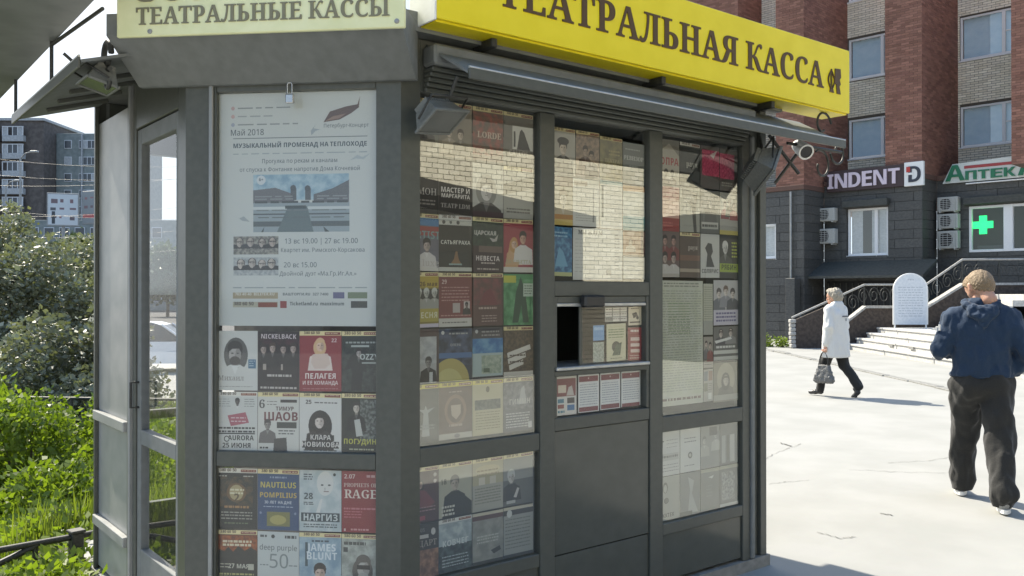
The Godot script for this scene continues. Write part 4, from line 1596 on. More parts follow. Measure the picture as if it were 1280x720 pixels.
func shrub(nm: String, label: String, cat: String, at: Vector3, wide: float, tall: float, lumps_n: int, per: float, mesh: Mesh, mat: Material, c0: Color, c1: Color, sd: int, group := "", sc := 1.0, trunk := 0.0):
	var o := thing(nm, label, cat, Transform3D(Basis(), at), group)
	var r := RandomNumberGenerator.new()
	r.seed = sd
	var lumps := []
	for i in lumps_n:
		var a := r.randf() * TAU
		var h := r.randf()
		var env := sin(PI * clampf(0.18 + 0.72 * h, 0.0, 1.0))
		var rr := wide * env * sqrt(r.randf()) * 0.85
		var size := wide * r.randf_range(0.22, 0.42)
		lumps.append([Vector3(cos(a) * rr, trunk + (tall - trunk) * (0.12 + 0.78 * h), sin(a) * rr), Vector3(size, size * r.randf_range(0.7, 1.0), size)])
	# stems or trunk with limbs reaching into the lumps
	var s := surf()
	if trunk > 0.0:
		tube(s, [Vector3(0, -0.1, 0), Vector3(0.05, trunk * 0.6, 0.02), Vector3(-0.03, trunk * 1.15, 0), Vector3(0.0, tall * 0.75, 0)], [wide * 0.07, wide * 0.055, wide * 0.045, wide * 0.012])
		part(o, "trunk", s, M.bark)
	for i in mini(lumps_n, 9):
		var c: Vector3 = lumps[i][0]
		s = surf()
		var root := Vector3(c.x * 0.08, 0.0 if trunk == 0.0 else trunk * 0.9, c.z * 0.08)
		tube(s, [root, root.lerp(c, 0.5) + Vector3(0, 0.08 * tall, 0), c], [0.012 * wide + 0.008, 0.009 * wide + 0.005, 0.004], 6)
		part(o, "branch", s, M.bark)
	foliage(o, "crown" if trunk > 0.0 else "leaves", mesh, mat, lumps, per, c0, c1, sd + 5, sc)
	return o


func planting():
	M.bark = grained(80, lin(0.06, 0.05, 0.038), lin(0.12, 0.10, 0.08), 0.04, 1.5, 0.9, 0.4)
	M.leaf = leafy(0.95)
	M.leaf_dull = leafy(0.6)
	var clump := leaf_clump(9, 0.062, 0.055, 0.30, 3)
	var clump_big := leaf_clump(9, 0.11, 0.09, 0.28, 4)
	var g0 := Color(0.105, 0.155, 0.022)
	var g1 := Color(0.235, 0.305, 0.055)
	var sh := [[-3.75, 7.35, 0.55, 0.62, "low bright green shrub nearest the iron railing"], [-4.70, 8.55, 0.85, 1.45, "bright green shrub with fresh leaves on the slope"], [-4.05, 9.1, 0.75, 1.25, "bright green shrub against the kiosk's back corner"], [-5.5, 9.4, 0.85, 1.55, "tall bright green shrub beside the fresh leafy one"], [-3.4, 10.2, 0.7, 1.0, "green shrub behind the kiosk, seen through its door glass"]]
	for i in sh.size():
		var e: Array = sh[i]
		shrub("green_shrub", e[4], "shrub", W(e[0], e[1], lawn_drop(e[0], e[1]) - 0.05), e[2], e[3], 13, 75.0, clump, M.leaf, g0, g1, 100 + i * 7, "bright shrubs on the slope")
	var d0 := Color(0.125, 0.135, 0.090)
	var d1 := Color(0.32, 0.33, 0.25)
	var tr := [[-8.6, 15.6, 1.7, 3.35, "grey green bush with pale leaf tips behind the bright shrubs"], [-7.0, 14.2, 1.25, 2.75, "dark grey green bush beside the kiosk's back corner"], [-10.6, 18.0, 1.9, 4.0, "large grey green bush farther down the lawn"], [-9.5, 18.5, 1.5, 3.9, "tall grey green bush rising below the billboards"]]
	for i in tr.size():
		var e2: Array = tr[i]
		shrub("grey_bush", e2[4], "bush", W(e2[0], e2[1], -0.9), e2[2], e2[3], 16, 34.0, clump_big, M.leaf_dull, d0, d1, 300 + i * 7, "grey green bushes by the road")
	var far := [[-62.0, 95.0, 5.0, 9.0], [-44.0, 90.0, 5.5, 8.0], [-36.0, 92.0, 5.0, 7.5], [-53.0, 84.0, 4.0, 6.0], [-29.0, 88.0, 4.5, 7.0]]
	var clump_far := leaf_clump(9, 0.5, 0.45, 0.35, 6)
	for i in far.size():
		var e3: Array = far[i]
		shrub("street_tree", "round green street tree before the far apartment blocks", "tree", W(e3[0], e3[1], -0.9), e3[2] * 0.55, e3[3], 14, 4.0, clump_far, M.leaf_dull, Color(0.06, 0.085, 0.035), Color(0.13, 0.16, 0.07), 500 + i * 7, "street trees along the far side of the road", 1.0, e3[3] * 0.3)
	# weeds along the foot of the stone wall
	for e4 in [[7.35, 25.9, 0.35, 0.35, "low weeds at the foot of the dark stone wall"], [7.85, 25.6, 0.28, 0.28, "small weeds beside the rough stone pier"]]:
		shrub("weeds", e4[4], "plant", W(e4[0], e4[1], -0.03), e4[2], e4[3], 8, 90.0, clump, M.leaf, g0, g1, 700 + int(e4[0] * 10))
	# grass on the slope: one mass
	var s := surf()
	var r := RandomNumberGenerator.new()
	r.seed = 11
	for i in 11:
		var a := r.randf() * TAU
		var lean := r.randf_range(0.05, 0.45)
		var h := r.randf_range(0.10, 0.24)
		var p := Vector3(r.randf_range(-0.06, 0.06), 0, r.randf_range(-0.06, 0.06))
		var w := Vector3(cos(a + 1.57), 0, sin(a + 1.57)) * 0.006
		var m := p + Vector3(cos(a) * lean * h * 0.4, h * 0.6, sin(a) * lean * h * 0.4)
		var t := p + Vector3(cos(a) * lean * h, h, sin(a) * lean * h)
		tri(s, p - w, p + w, m + w * 0.7, Vector3(0, 0.3, 1).normalized())
		tri(s, p - w, m - w * 0.7, m + w * 0.7, Vector3(0, 0.3, 1).normalized())
		tri(s, m - w * 0.7, m + w * 0.7, t, Vector3(0, 0.5, 1).normalized())
	var mm := MultiMesh.new()
	mm.transform_format = MultiMesh.TRANSFORM_3D
	mm.use_colors = true
	mm.mesh = s.commit()
	var spots := []
	while spots.size() < 22000:
		var x := r.randf_range(-13.0, 1.0)
		var z := 4.2 + 14.8 * pow(r.randf(), 1.6)
		if lawn_drop(x, z) < -0.04 or x < -4.6 or (Vector2(x, z) - V[2]).dot(Vector2(-0.784, -0.621)) > 0.12 and z > 4.5:
			if not (z < 5.6 and x > -4.2 and lawn_drop(x, z) > -0.50):
				spots.append(Vector2(x, z))
	mm.instance_count = spots.size()
	for i in spots.size():
		var p2: Vector2 = spots[i]
		var k := r.randf_range(0.6, 1.5)
		mm.set_instance_transform(i, Transform3D(Basis(Vector3.UP, r.randf() * TAU) * Basis.from_scale(Vector3(k, k * r.randf_range(0.7, 1.2), k)), W(p2.x, p2.y, lawn_drop(p2.x, p2.y) - 0.02)))
		mm.set_instance_color(i, Color(0.115, 0.155, 0.030).lerp(Color(0.23, 0.275, 0.075), r.randf()))
	var o := MultiMeshInstance3D.new()
	o.name = "grass"
	o.multimesh = mm
	o.material_override = M.leaf
	add_child(o)
	tag(o, "tall green grass growing on the slope beside the kiosk", "grass", "", "stuff")
	# broad-leaved weeds among it
	var lumps := []
	for i in 70:
		var z2 := r.randf_range(6.0, 8.0)
		var x2 := r.randf_range(-0.60, -0.50) * z2
		lumps.append([W(x2, z2, lawn_drop(x2, z2) + 0.06), Vector3(0.13, 0.09, 0.13)])
	for i in 60:
		var z3 := r.randf_range(4.5, 5.9)
		var x3 := r.randf_range(-0.64, -0.49) * z3
		lumps.append([W(x3, z3, lawn_drop(x3, z3) + 0.01), Vector3(0.10, 0.04, 0.10)])
	var holder := thing("ground_cover", "broad-leaved green ground cover between shrubs and railing", "ground cover", Transform3D())
	foliage(holder, "leaves", clump, M.leaf, lumps, 110.0, g0, g1 * 1.1, 77, 0.8)
	holder.set_meta("kind", "stuff")


func railings():
	var a := Vector2(-2.47, 5.32)
	var d := Vector2(-0.74, -0.67)
	var o := thing("iron_railing", "black iron railing with a square post starting at the kiosk's corner", "railing", Transform3D(Basis(), W(a.x, a.y)))
	var inv := o.global_transform.affine_inverse()
	var P = func(t: float, y: float) -> Vector3:
		var p := a + d * t
		return W(p.x, p.y, y)
	var s := surf()
	var turn := Transform3D(Basis(Vector3.UP, atan2(0.67, -0.74)), P.call(0.15, 0.0))
	box(s, Vector3(-0.034, -0.95, -0.034), Vector3(0.033, 0.150, 0.033), 0.004, turn)
	part(o, "post", s, M.iron, inv)
	s = surf()
	box(s, Vector3(-0.042, 0.151, -0.042), Vector3(0.042, 0.168, 0.042), 0.005, turn)
	part(o, "post_cap", s, M.iron, inv)
	for e in [[-0.15, 0.13, 2.2, 0.115], [0.36, 0.115, 2.2, -0.50]]:
		s = surf()
		tube(s, [P.call(e[0], e[1]), P.call(e[2], e[3])], 0.019, 6)
		part(o, "rail", s, M.iron, inv)
	for t in [0.37, 0.95, 1.5]:
		s = surf()
		tube(s, [P.call(t, -0.95), P.call(t, 0.12)], 0.016, 6)
		part(o, "post", s, M.iron, inv)
	# a second one farther off, seen through the door
	o = thing("iron_railing", "low black railing beyond the kiosk, seen through its door glass", "railing", Transform3D(Basis(), W(-4.5, 12.0)))
	inv = o.global_transform.affine_inverse()
	for y in [0.12, -0.35]:
		s = surf()
		tube(s, [W(-9.0, 12.4, y), W(-1.0, 11.6, y)], 0.022, 6)
		part(o, "rail", s, M.iron, inv)
	for i in 9:
		s = surf()
		var x := -8.9 + i * 0.95
		var z := lerpf(12.4, 11.6, (x + 9.0) / 8.0)
		tube(s, [W(x, z, -0.95), W(x, z, 0.12)], 0.022, 6)
		part(o, "post", s, M.iron, inv)


# ---------------------------------------------------------------- posters and notices: flat print on paper
var sheets := []        # the images the prints are laid out on
var sheet_mats := []
var pen := Vector2i(0, 0)
var pen_row := 0
var fonts := {}
var hold := []


func font_rids(bold: bool, serif: bool) -> Array:
	var key := "%s%s" % [bold, serif]
	if not fonts.has(key):
		var f := SystemFont.new()
		f.font_names = PackedStringArray(["Droid Serif" if serif else "Droid Sans"])
		f.font_weight = 700 if bold else 400
		fonts[key] = f
	return fonts[key].get_rids()


func write(im: Image, r: Rect2i, text: String, cx: float, y: float, size: float, col: Color, bold := true, serif := false, fit := 0.0):
	# text centred on cx with its top at y (shares of r); size is a share of r's height; fit limits its width
	var ts := TextServerManager.get_primary_interface()
	var px := maxi(6, int(size * r.size.y * 1.35))
	var sh: RID
	var wide := 0.0
	for attempt in 3:
		sh = ts.create_shaped_text()
		ts.shaped_text_add_string(sh, text, font_rids(bold, serif), px)
		ts.shaped_text_shape(sh)
		wide = ts.shaped_text_get_size(sh).x
		if fit <= 0.0 or wide <= fit * r.size.x or px <= 6:
			break
		px = maxi(6, int(px * fit * r.size.x / wide))
		ts.free_rid(sh)
	var x := r.position.x + cx * r.size.x - wide * 0.5
	var base := r.position.y + y * r.size.y + px * 0.75
	for g in ts.shaped_text_get_glyphs(sh):
		var fr: RID = g.font_rid
		var sz := Vector2i(g.font_size, 0)
		ts.font_render_glyph(fr, sz, g.index)
		var ti: int = ts.font_get_glyph_texture_idx(fr, sz, g.index)
		if ti >= 0:
			var uv: Rect2 = ts.font_get_glyph_uv_rect(fr, sz, g.index)
			var src: Image = ts.font_get_texture_image(fr, sz, ti)
			var off: Vector2 = ts.font_get_glyph_offset(fr, sz, g.index)
			var gl := src.get_region(Rect2i(uv))
			gl.convert(Image.FORMAT_RGBA8)
			for j in gl.get_height():
				for i in gl.get_width():
					var a := gl.get_pixel(i, j).a
					if a > 0.0:
						gl.set_pixel(i, j, Color(col.r, col.g, col.b, a))
			var dst := Vector2i(int(x + off.x), int(base + off.y))
			var clip := Rect2i(dst, gl.get_size()).intersection(r)
			if clip.has_area():
				im.blend_rect(gl, Rect2i(clip.position - dst, clip.size), clip.position)
		x += g.advance
	ts.free_rid(sh)


func patch(im: Image, r: Rect2i, x: float, y: float, w: float, h: float, c: Color):
	im.fill_rect(Rect2i(r.position.x + roundi(x * r.size.x), r.position.y + roundi(y * r.size.y), maxi(1, roundi(w * r.size.x)), maxi(1, roundi(h * r.size.y))).intersection(r), c)


func oval(im: Image, r: Rect2i, cx: float, cy: float, rx: float, ry: float, c: Color):
	# rx and ry are shares of the width
	var ax := rx * r.size.x
	var ay := ry * r.size.x
	var ox := r.position.x + cx * r.size.x
	var oy := r.position.y + cy * r.size.y
	for j in range(-int(ay), int(ay) + 1):
		var hw := ax * sqrt(maxf(0.0, 1.0 - pow(j / maxf(ay, 0.5), 2.0)))
		im.fill_rect(Rect2i(int(ox - hw), int(oy + j), maxi(1, int(hw * 2.0)), 1).intersection(r), c)


func shape(im: Image, r: Rect2i, pts: Array, c: Color):
	# a filled polygon, points as shares
	var y0 := 1e9
	var y1 := -1e9
	for p in pts:
		y0 = minf(y0, p[1])
		y1 = maxf(y1, p[1])
	for j in range(int(y0 * r.size.y), int(y1 * r.size.y) + 1):
		var xs := []
		for i in pts.size():
			var a = pts[i]
			var b = pts[(i + 1) % pts.size()]
			var ya: float = a[1] * r.size.y
			var yb: float = b[1] * r.size.y
			if (ya <= j and yb > j) or (yb <= j and ya > j):
				xs.append(lerpf(a[0], b[0], (j - ya) / (yb - ya)) * r.size.x)
		xs.sort()
		for k in range(0, xs.size() - 1, 2):
			im.fill_rect(Rect2i(r.position.x + int(xs[k]), r.position.y + j, maxi(1, int(xs[k + 1] - xs[k])), 1).intersection(r), c)


func mottle(im: Image, r: Rect2i, x: float, y: float, w: float, h: float, c0: Color, c1: Color, freq: float, sd: int):
	# a cloudy photograph-like print between two inks
	var n := FastNoiseLite.new()
	n.seed = sd
	n.frequency = freq
	n.fractal_octaves = 4
	var q := Rect2i(r.position.x + int(x * r.size.x), r.position.y + int(y * r.size.y), int(w * r.size.x), int(h * r.size.y)).intersection(r)
	for j in range(q.position.y, q.end.y):
		for i in range(q.position.x, q.end.x):
			im.set_pixel(i, j, c0.lerp(c1, clampf(n.get_noise_2d(i, j) * 1.1 + 0.5, 0.0, 1.0)))


func strokes(im: Image, r: Rect2i, x: float, y: float, w: float, n: int, step: float, c: Color, th := 0.008):
	# lines of small print too fine to read
	for i in n:
		var a := x
		while a < x + w - 0.02:
			var l := rng.randf_range(0.03, 0.12)
			patch(im, r, a, y + i * step, minf(l, x + w - a), th, c)
			a += l + 0.02


func figure(im: Image, r: Rect2i, cx: float, cy: float, s: float, skin: Color, hair: Color, cloth: Color, long := false):
	# head and shoulders in print; s is the head's half width as a share of the width
	shape(im, r, [[cx - s * 2.6, minf(1.2, cy + s * 3.6)], [cx - s * 2.2, cy + s * 1.6], [cx - s * 0.7, cy + s * 1.0], [cx + s * 0.7, cy + s * 1.0], [cx + s * 2.2, cy + s * 1.6], [cx + s * 2.6, minf(1.2, cy + s * 3.6)]], cloth)
	patch(im, r, cx - s * 0.4, cy + s * 0.5, s * 0.8, s * 0.8, skin.darkened(0.28))
	shape(im, r, [[cx - s * 0.5, cy + s * 1.05], [cx, cy + s * 1.9], [cx + s * 0.5, cy + s * 1.05]], cloth.lightened(0.25))
	if long:
		oval(im, r, cx - s * 0.1, cy + s * 0.3, s * 1.35, s * 1.75, hair)
	oval(im, r, cx, cy - s * 0.10, s * 0.96, s * 0.62, hair)
	oval(im, r, cx, cy - s * 0.45, s * 0.98, s * 0.95, hair)
	oval(im, r, cx, cy + s * 0.10, s * 0.80, s * 1.10, skin)
	oval(im, r, cx + s * 0.42, cy + s * 0.10, s * 0.36, s * 0.85, skin.darkened(0.14))
	oval(im, r, cx - s * 0.20, cy - s * 0.28, s * 0.34, s * 0.22, skin.lightened(0.10))
	shape(im, r, [[cx - s * 0.86, cy - s * 0.1], [cx - s * 0.7, cy - s * 0.75], [cx + s * 0.1, cy - s * 0.85], [cx + s * 0.8, cy - s * 0.6], [cx + s * 0.86, cy - s * 0.05], [cx + s * 0.5, cy - s * 0.45], [cx - s * 0.35, cy - s * 0.42]], hair)
	for e in [-0.34, 0.34]:
		oval(im, r, cx + e * s, cy - s * 0.02, s * 0.20, s * 0.10, skin.darkened(0.34))
		oval(im, r, cx + e * s, cy - s * 0.01, s * 0.08, s * 0.05, skin.darkened(0.72))
	shape(im, r, [[cx, cy], [cx + s * 0.14, cy + s * 0.26], [cx - s * 0.06, cy + s * 0.28]], skin.darkened(0.2))
	patch(im, r, cx - s * 0.22, cy + s * 0.40, s * 0.44, s * 0.05, skin.darkened(0.42))
	soften(im, r, Rect2(cx - s * 2.7, cy - s * 1.2, s * 5.4, s * 4.0))


func soften(im: Image, r: Rect2i, q: Rect2):
	# takes the hard edges off a printed photograph
	var g := Rect2i(r.position.x + int(q.position.x * r.size.x), r.position.y + int(q.position.y * r.size.y), int(q.size.x * r.size.x), int(q.size.y * r.size.y)).intersection(r)
	if g.size.x < 8 or g.size.y < 8:
		return
	var c := im.get_region(g)
	c.resize(maxi(4, int(g.size.x * 0.62)), maxi(4, int(g.size.y * 0.62)), Image.INTERPOLATE_BILINEAR)
	c.resize(g.size.x, g.size.y, Image.INTERPOLATE_CUBIC)
	im.blit_rect(c, Rect2i(Vector2i.ZERO, g.size), g.position)


func header(im: Image, r: Rect2i, style := 0):
	# the ticket seller's strip along the top of most posters
	if style < 0:
		return
	var bg := [Color("dccf9c"), Color("e3d7a0"), Color("d9c94a"), Color("d8d6cc")]
	patch(im, r, 0, 0, 1, 0.075, bg[style % 4])
	write(im, r, "380 60 50", 0.30, 0.005, 0.05, Color("4a3a30"), true, false, 0.5)
	patch(im, r, 0.60, 0.018, 0.37, 0.042, Color("7a3b34"))
	strokes(im, r, 0.62, 0.032, 0.33, 1, 0.02, Color("d8c8a8"), 0.012)


func draw(im: Image, r: Rect2i, ops: Array):
	for o in ops:
		match o[0]:
			"bg": im.fill_rect(r, Color(o[1]))
			"mot": mottle(im, r, o[1], o[2], o[3], o[4], Color(o[5]), Color(o[6]), o[7], o[8])
			"hd": header(im, r, o[1])
			"re": patch(im, r, o[1], o[2], o[3], o[4], Color(o[5]))
			"ov": oval(im, r, o[1], o[2], o[3], o[4], Color(o[5]))
			"po": shape(im, r, o[1], Color(o[2]))
			"tx": write(im, r, o[1], o[2], o[3], o[4], Color(o[5]), o[6] if o.size() > 6 else true, o[7] if o.size() > 7 else false, o[8] if o.size() > 8 else 0.92)
			"st": strokes(im, r, o[1], o[2], o[3], o[4], o[5], Color(o[6]), o[7] if o.size() > 7 else 0.010)
			"soft": soften(im, r, Rect2(o[1], o[2], o[3], o[4]))
			"sub":
				var q := Rect2i(r.position.x + int(o[1] * r.size.x), r.position.y + int(o[2] * r.size.y), int(o[3] * r.size.x), int(o[4] * r.size.y))
				draw(im, q, o[5])
			"fi": figure(im, r, o[1], o[2], o[3], Color(o[4]), Color(o[5]), Color(o[6]), o.size() > 7)


func cell(w: int, h: int) -> Array:
	# room for one print on the current sheet
	if sheets.is_empty() or pen.x + w > 2048 and pen.y + pen_row + h > 2048:
		var im := Image.create(2048, 2048, false, Image.FORMAT_RGBA8)
		im.fill(Color(0.8, 0.8, 0.78))
		sheets.append(im)
		pen = Vector2i.ZERO
		pen_row = 0
	if pen.x + w > 2048:
		pen.x = 0
		pen.y += pen_row
		pen_row = 0
	var r := Rect2i(pen.x + 1, pen.y + 1, w - 2, h - 2)
	pen.x += w
	pen_row = maxi(pen_row, h)
	return [sheets.size() - 1, r]


func poster(f: Transform3D, x0: float, x1: float, y0: float, y1: float, z: float, label: String, ops: Array, group := "", crop := 0.0, px := 150, nm := "poster", cat := "poster"):
	var ph := int(px * (y1 - y0) / ((x1 - x0) / (1.0 - crop)))
	var c := cell(px, ph)
	draw(sheets[c[0]], c[1], ops)
	hold.append([f, x0, x1, y0, y1, z, label, c[0], c[1], group, crop, nm, cat])


func pin_up():
	for im in sheets:
		var m := flat(Color(0.92, 0.925, 0.915), 0.42)
		m.albedo_texture = ImageTexture.create_from_image(im)
		m.texture_repeat = false
		sheet_mats.append(m)
	for h in hold:
		var o := thing(h[11], h[6], h[12], moved(h[0], h[1], h[3], h[5]), h[9])
		var r: Rect2i = h[8]
		var w: float = h[2] - h[1]
		var t: float = h[4] - h[3]
		var u0: float = (r.position.x + r.size.x * h[10]) / 2048.0
		var u1: float = r.end.x / 2048.0
		var v0: float = r.position.y / 2048.0
		var v1: float = r.end.y / 2048.0
		# paper hangs a little out of true and bows by a millimetre or two
		var s := surf()
		var nx := 4
		var ny := 5
		var b := rng.randf_range(-0.0015, 0.0015)
		var sk := rng.randf_range(-0.002, 0.002)
		var pt = func(i: int, j: int) -> Vector3:
			return Vector3(w * i / nx, t * j / ny + sk * i / nx, -0.002 - absf(b) + b * sin(PI * i / nx) * sin(PI * j / ny))
		for i in nx:
			for j in ny:
				for k in [[0, 0], [1, 1], [1, 0], [0, 0], [0, 1], [1, 1]]:
					var a: int = i + k[0]
					var c2: int = j + k[1]
					s.set_uv(Vector2(lerpf(u0, u1, float(a) / nx), lerpf(v1, v0, float(c2) / ny)))
					s.set_smooth_group(0)
					s.add_vertex(pt.call(a, c2))
		s.index()
		s.generate_normals()
		part(o, "paper", s, sheet_mats[h[7]])


func make_posters():
	var F: Transform3D = T.F
	var R: Transform3D = T.R
	var z := -0.026
	# ---- the chamfered front: one large poster and two double rows of small ones
	var a := on_face(F, 273, 116, z)
	var b := on_face(F, 473, 408, z)
	var big := [["bg", "c0c5c3"], ["st", 0.12, 0.065, 0.34, 1, 0.02, "8a9090", 0.006], ["st", 0.12, 0.10, 0.22, 1, 0.02, "9aa0a0", 0.006], ["st", 0.12, 0.135, 0.38, 1, 0.02, "8a9090", 0.006],
		["ov", 0.09, 0.068, 0.012, 0.012, "b89a98"], ["ov", 0.09, 0.103, 0.012, 0.012, "b89a98"], ["ov", 0.09, 0.138, 0.012, 0.012, "9aa0b0"],
		["po", [[0.66, 0.135], [0.70, 0.09], [0.80, 0.07], [0.87, 0.062], [0.885, 0.03], [0.88, 0.075], [0.83, 0.10], [0.76, 0.125]], "5a4438"], ["po", [[0.67, 0.13], [0.72, 0.11], [0.80, 0.10], [0.76, 0.12]], "8a7060"],
		["po", [[0.58, 0.17], [0.61, 0.145], [0.60, 0.16], [0.64, 0.165], [0.61, 0.172], [0.585, 0.19]], "9aa4a8"],
		["tx", "Петербург-Концерт", 0.80, 0.143, 0.022, "5a6264", false, false, 0.29], ["tx", "Май 2018", 0.18, 0.160, 0.026, "4a5254", false], ["re", 0.09, 0.196, 0.84, 0.003, "6a7274"],
		["tx", "МУЗЫКАЛЬНЫЙ ПРОМЕНАД НА ТЕПЛОХОДЕ", 0.51, 0.218, 0.028, "3e4a50", true, false, 0.86],
		["st", 0.09, 0.262, 0.84, 1, 0.01, "9aa4a6", 0.004],
		["tx", "Прогулка по рекам и каналам", 0.51, 0.288, 0.022, "566064", false, false, 0.48], ["tx", "от спуска к Фонтанке напротив Дома Кочневой", 0.51, 0.323, 0.024, "566064", false, false, 0.76],
		["po", [[0.82, 0.30], [0.87, 0.275], [0.90, 0.285], [0.95, 0.27], [0.91, 0.295], [0.86, 0.292]], "a8b2b6"], ["po", [[0.10, 0.525], [0.13, 0.54], [0.16, 0.53], [0.20, 0.555], [0.15, 0.55]], "9aa2a4"],
		["mot", 0.22, 0.355, 0.60, 0.11, "7fa0b4", "a8c0cc", 0.02, 5], ["po", [[0.22, 0.42], [0.36, 0.41], [0.48, 0.44], [0.48, 0.478], [0.22, 0.478]], "66686c"], ["po", [[0.60, 0.44], [0.72, 0.415], [0.82, 0.38], [0.82, 0.478], [0.60, 0.478]], "606468"],
		["re", 0.455, 0.415, 0.035, 0.05, "545a5e"], ["re", 0.545, 0.417, 0.035, 0.048, "545a5e"], ["ov", 0.472, 0.413, 0.018, 0.018, "4a5054"], ["ov", 0.562, 0.415, 0.018, 0.018, "4a5054"],
		["re", 0.22, 0.475, 0.60, 0.125, "8c9aa0"], ["re", 0.22, 0.492, 0.60, 0.012, "c0c8ca"], ["re", 0.22, 0.520, 0.60, 0.006, "4a5256"], ["re", 0.22, 0.555, 0.60, 0.022, "505a5c"],
		["po", [[0.44, 0.49], [0.56, 0.49], [0.60, 0.60], [0.37, 0.60]], "5c6c70"], ["re", 0.42, 0.487, 0.13, 0.014, "3e4a4c"], ["ov", 0.27, 0.378, 0.028, 0.028, "c4ccd0"], ["tx", "6+", 0.27, 0.368, 0.014, "5a6468"],
		["po", [[0.27, 0.60], [0.29, 0.577], [0.285, 0.60]], "3e484a"], ["po", [[0.70, 0.60], [0.66, 0.577], [0.67, 0.60]], "3e484a"], ["st", 0.23, 0.445, 0.24, 2, 0.012, "84878a", 0.006], ["st", 0.62, 0.445, 0.19, 2, 0.012, "868a8e", 0.006], ["st", 0.23, 0.468, 0.58, 1, 0.012, "3e4446", 0.008], ["st", 0.24, 0.505, 0.56, 1, 0.012, "6e797c", 0.005], ["st", 0.25, 0.535, 0.54, 1, 0.012, "5a6568", 0.005], ["soft", 0.21, 0.35, 0.62, 0.255], ["ov", 0.27, 0.378, 0.028, 0.028, "c4ccd0"], ["tx", "6+", 0.27, 0.368, 0.014, "5a6468"],
		["sub", 0.095, 0.618, 0.285, 0.078, [["mot", 0, 0, 1, 1, "5a5c58", "9a9890", 0.06, 8], ["fi", 0.14, 0.34, 0.09, "a8a098", "3a3838", "2c2e30"], ["fi", 0.38, 0.32, 0.09, "a8a098", "4a4440", "34363a"], ["fi", 0.64, 0.36, 0.085, "a8a098", "3a3030", "3a3c3e"], ["fi", 0.87, 0.32, 0.09, "a89c94", "2c2a2a", "202224"]]],
		["sub", 0.095, 0.708, 0.285, 0.078, [["mot", 0, 0, 1, 1, "8c9496", "b0b6b8", 0.06, 9], ["fi", 0.17, 0.36, 0.095, "b8b0a8", "4a4846", "2a2c2e"], ["fi", 0.42, 0.30, 0.095, "b0a8a0", "3a3838", "222426"], ["fi", 0.64, 0.38, 0.09, "b8b0a8", "5a5450", "303234"], ["fi", 0.85, 0.34, 0.095, "b0a8a0", "2c2c2c", "26282a"]]],
		["tx", "13 вс 19.00 | 27 вс 19.00", 0.645, 0.628, 0.032, "48545a", false, false, 0.47], ["tx", "Квартет им. Римского-Корсакова", 0.655, 0.668, 0.026, "566064", false, false, 0.54],
		["tx", "20 вс 15.00", 0.515, 0.730, 0.030, "48545a", false, false, 0.21], ["tx", "Двойной дуэт «Ма.Гр.Иг.Ал.»", 0.625, 0.768, 0.026, "566064", false, false, 0.48],
		["st", 0.09, 0.835, 0.84, 1, 0.01, "8a9496", 0.005], ["re", 0.09, 0.858, 0.285, 0.026, "9a8f74"], ["tx", "703 40 40  BILETER.RU", 0.23, 0.858, 0.016, "cfd0c8", true, false, 0.26],
		["tx", "ВАШТОРГИ.RU  327 7400", 0.55, 0.858, 0.018, "5c6668", true, false, 0.30], ["re", 0.72, 0.856, 0.07, 0.026, "5a5a80"], ["re", 0.81, 0.856, 0.12, 0.026, "6a7a60"],
		["re", 0.09, 0.898, 0.285, 0.024, "a8a898"], ["re", 0.25, 0.900, 0.12, 0.020, "80483c"], ["tx", "380 60 50", 0.16, 0.898, 0.016, "4a4440", true, false, 0.14], ["re", 0.39, 0.894, 0.04, 0.030, "8a4444"],
		["tx", "Ticketland.ru  maxximum", 0.62, 0.898, 0.018, "4a5456", true, false, 0.36], ["re", 0.83, 0.894, 0.10, 0.028, "4a4c48"]]
	poster(F, a.x, b.x, b.y, a.y, z, "large white poster with a river view photograph behind the chamfered front glass", big, "", 0.0, 620)
	var cx := []
	for p in [270, 322, 374, 427, 473]:
		cx.append(on_face(F, p, 400, z).x)
	var rows := []
	for p in [[414, 489], [491, 565], [587, 663], [665, 740]]:
		rows.append([on_face(F, 370, p[1], z).y, on_face(F, 370, p[0], z).y])
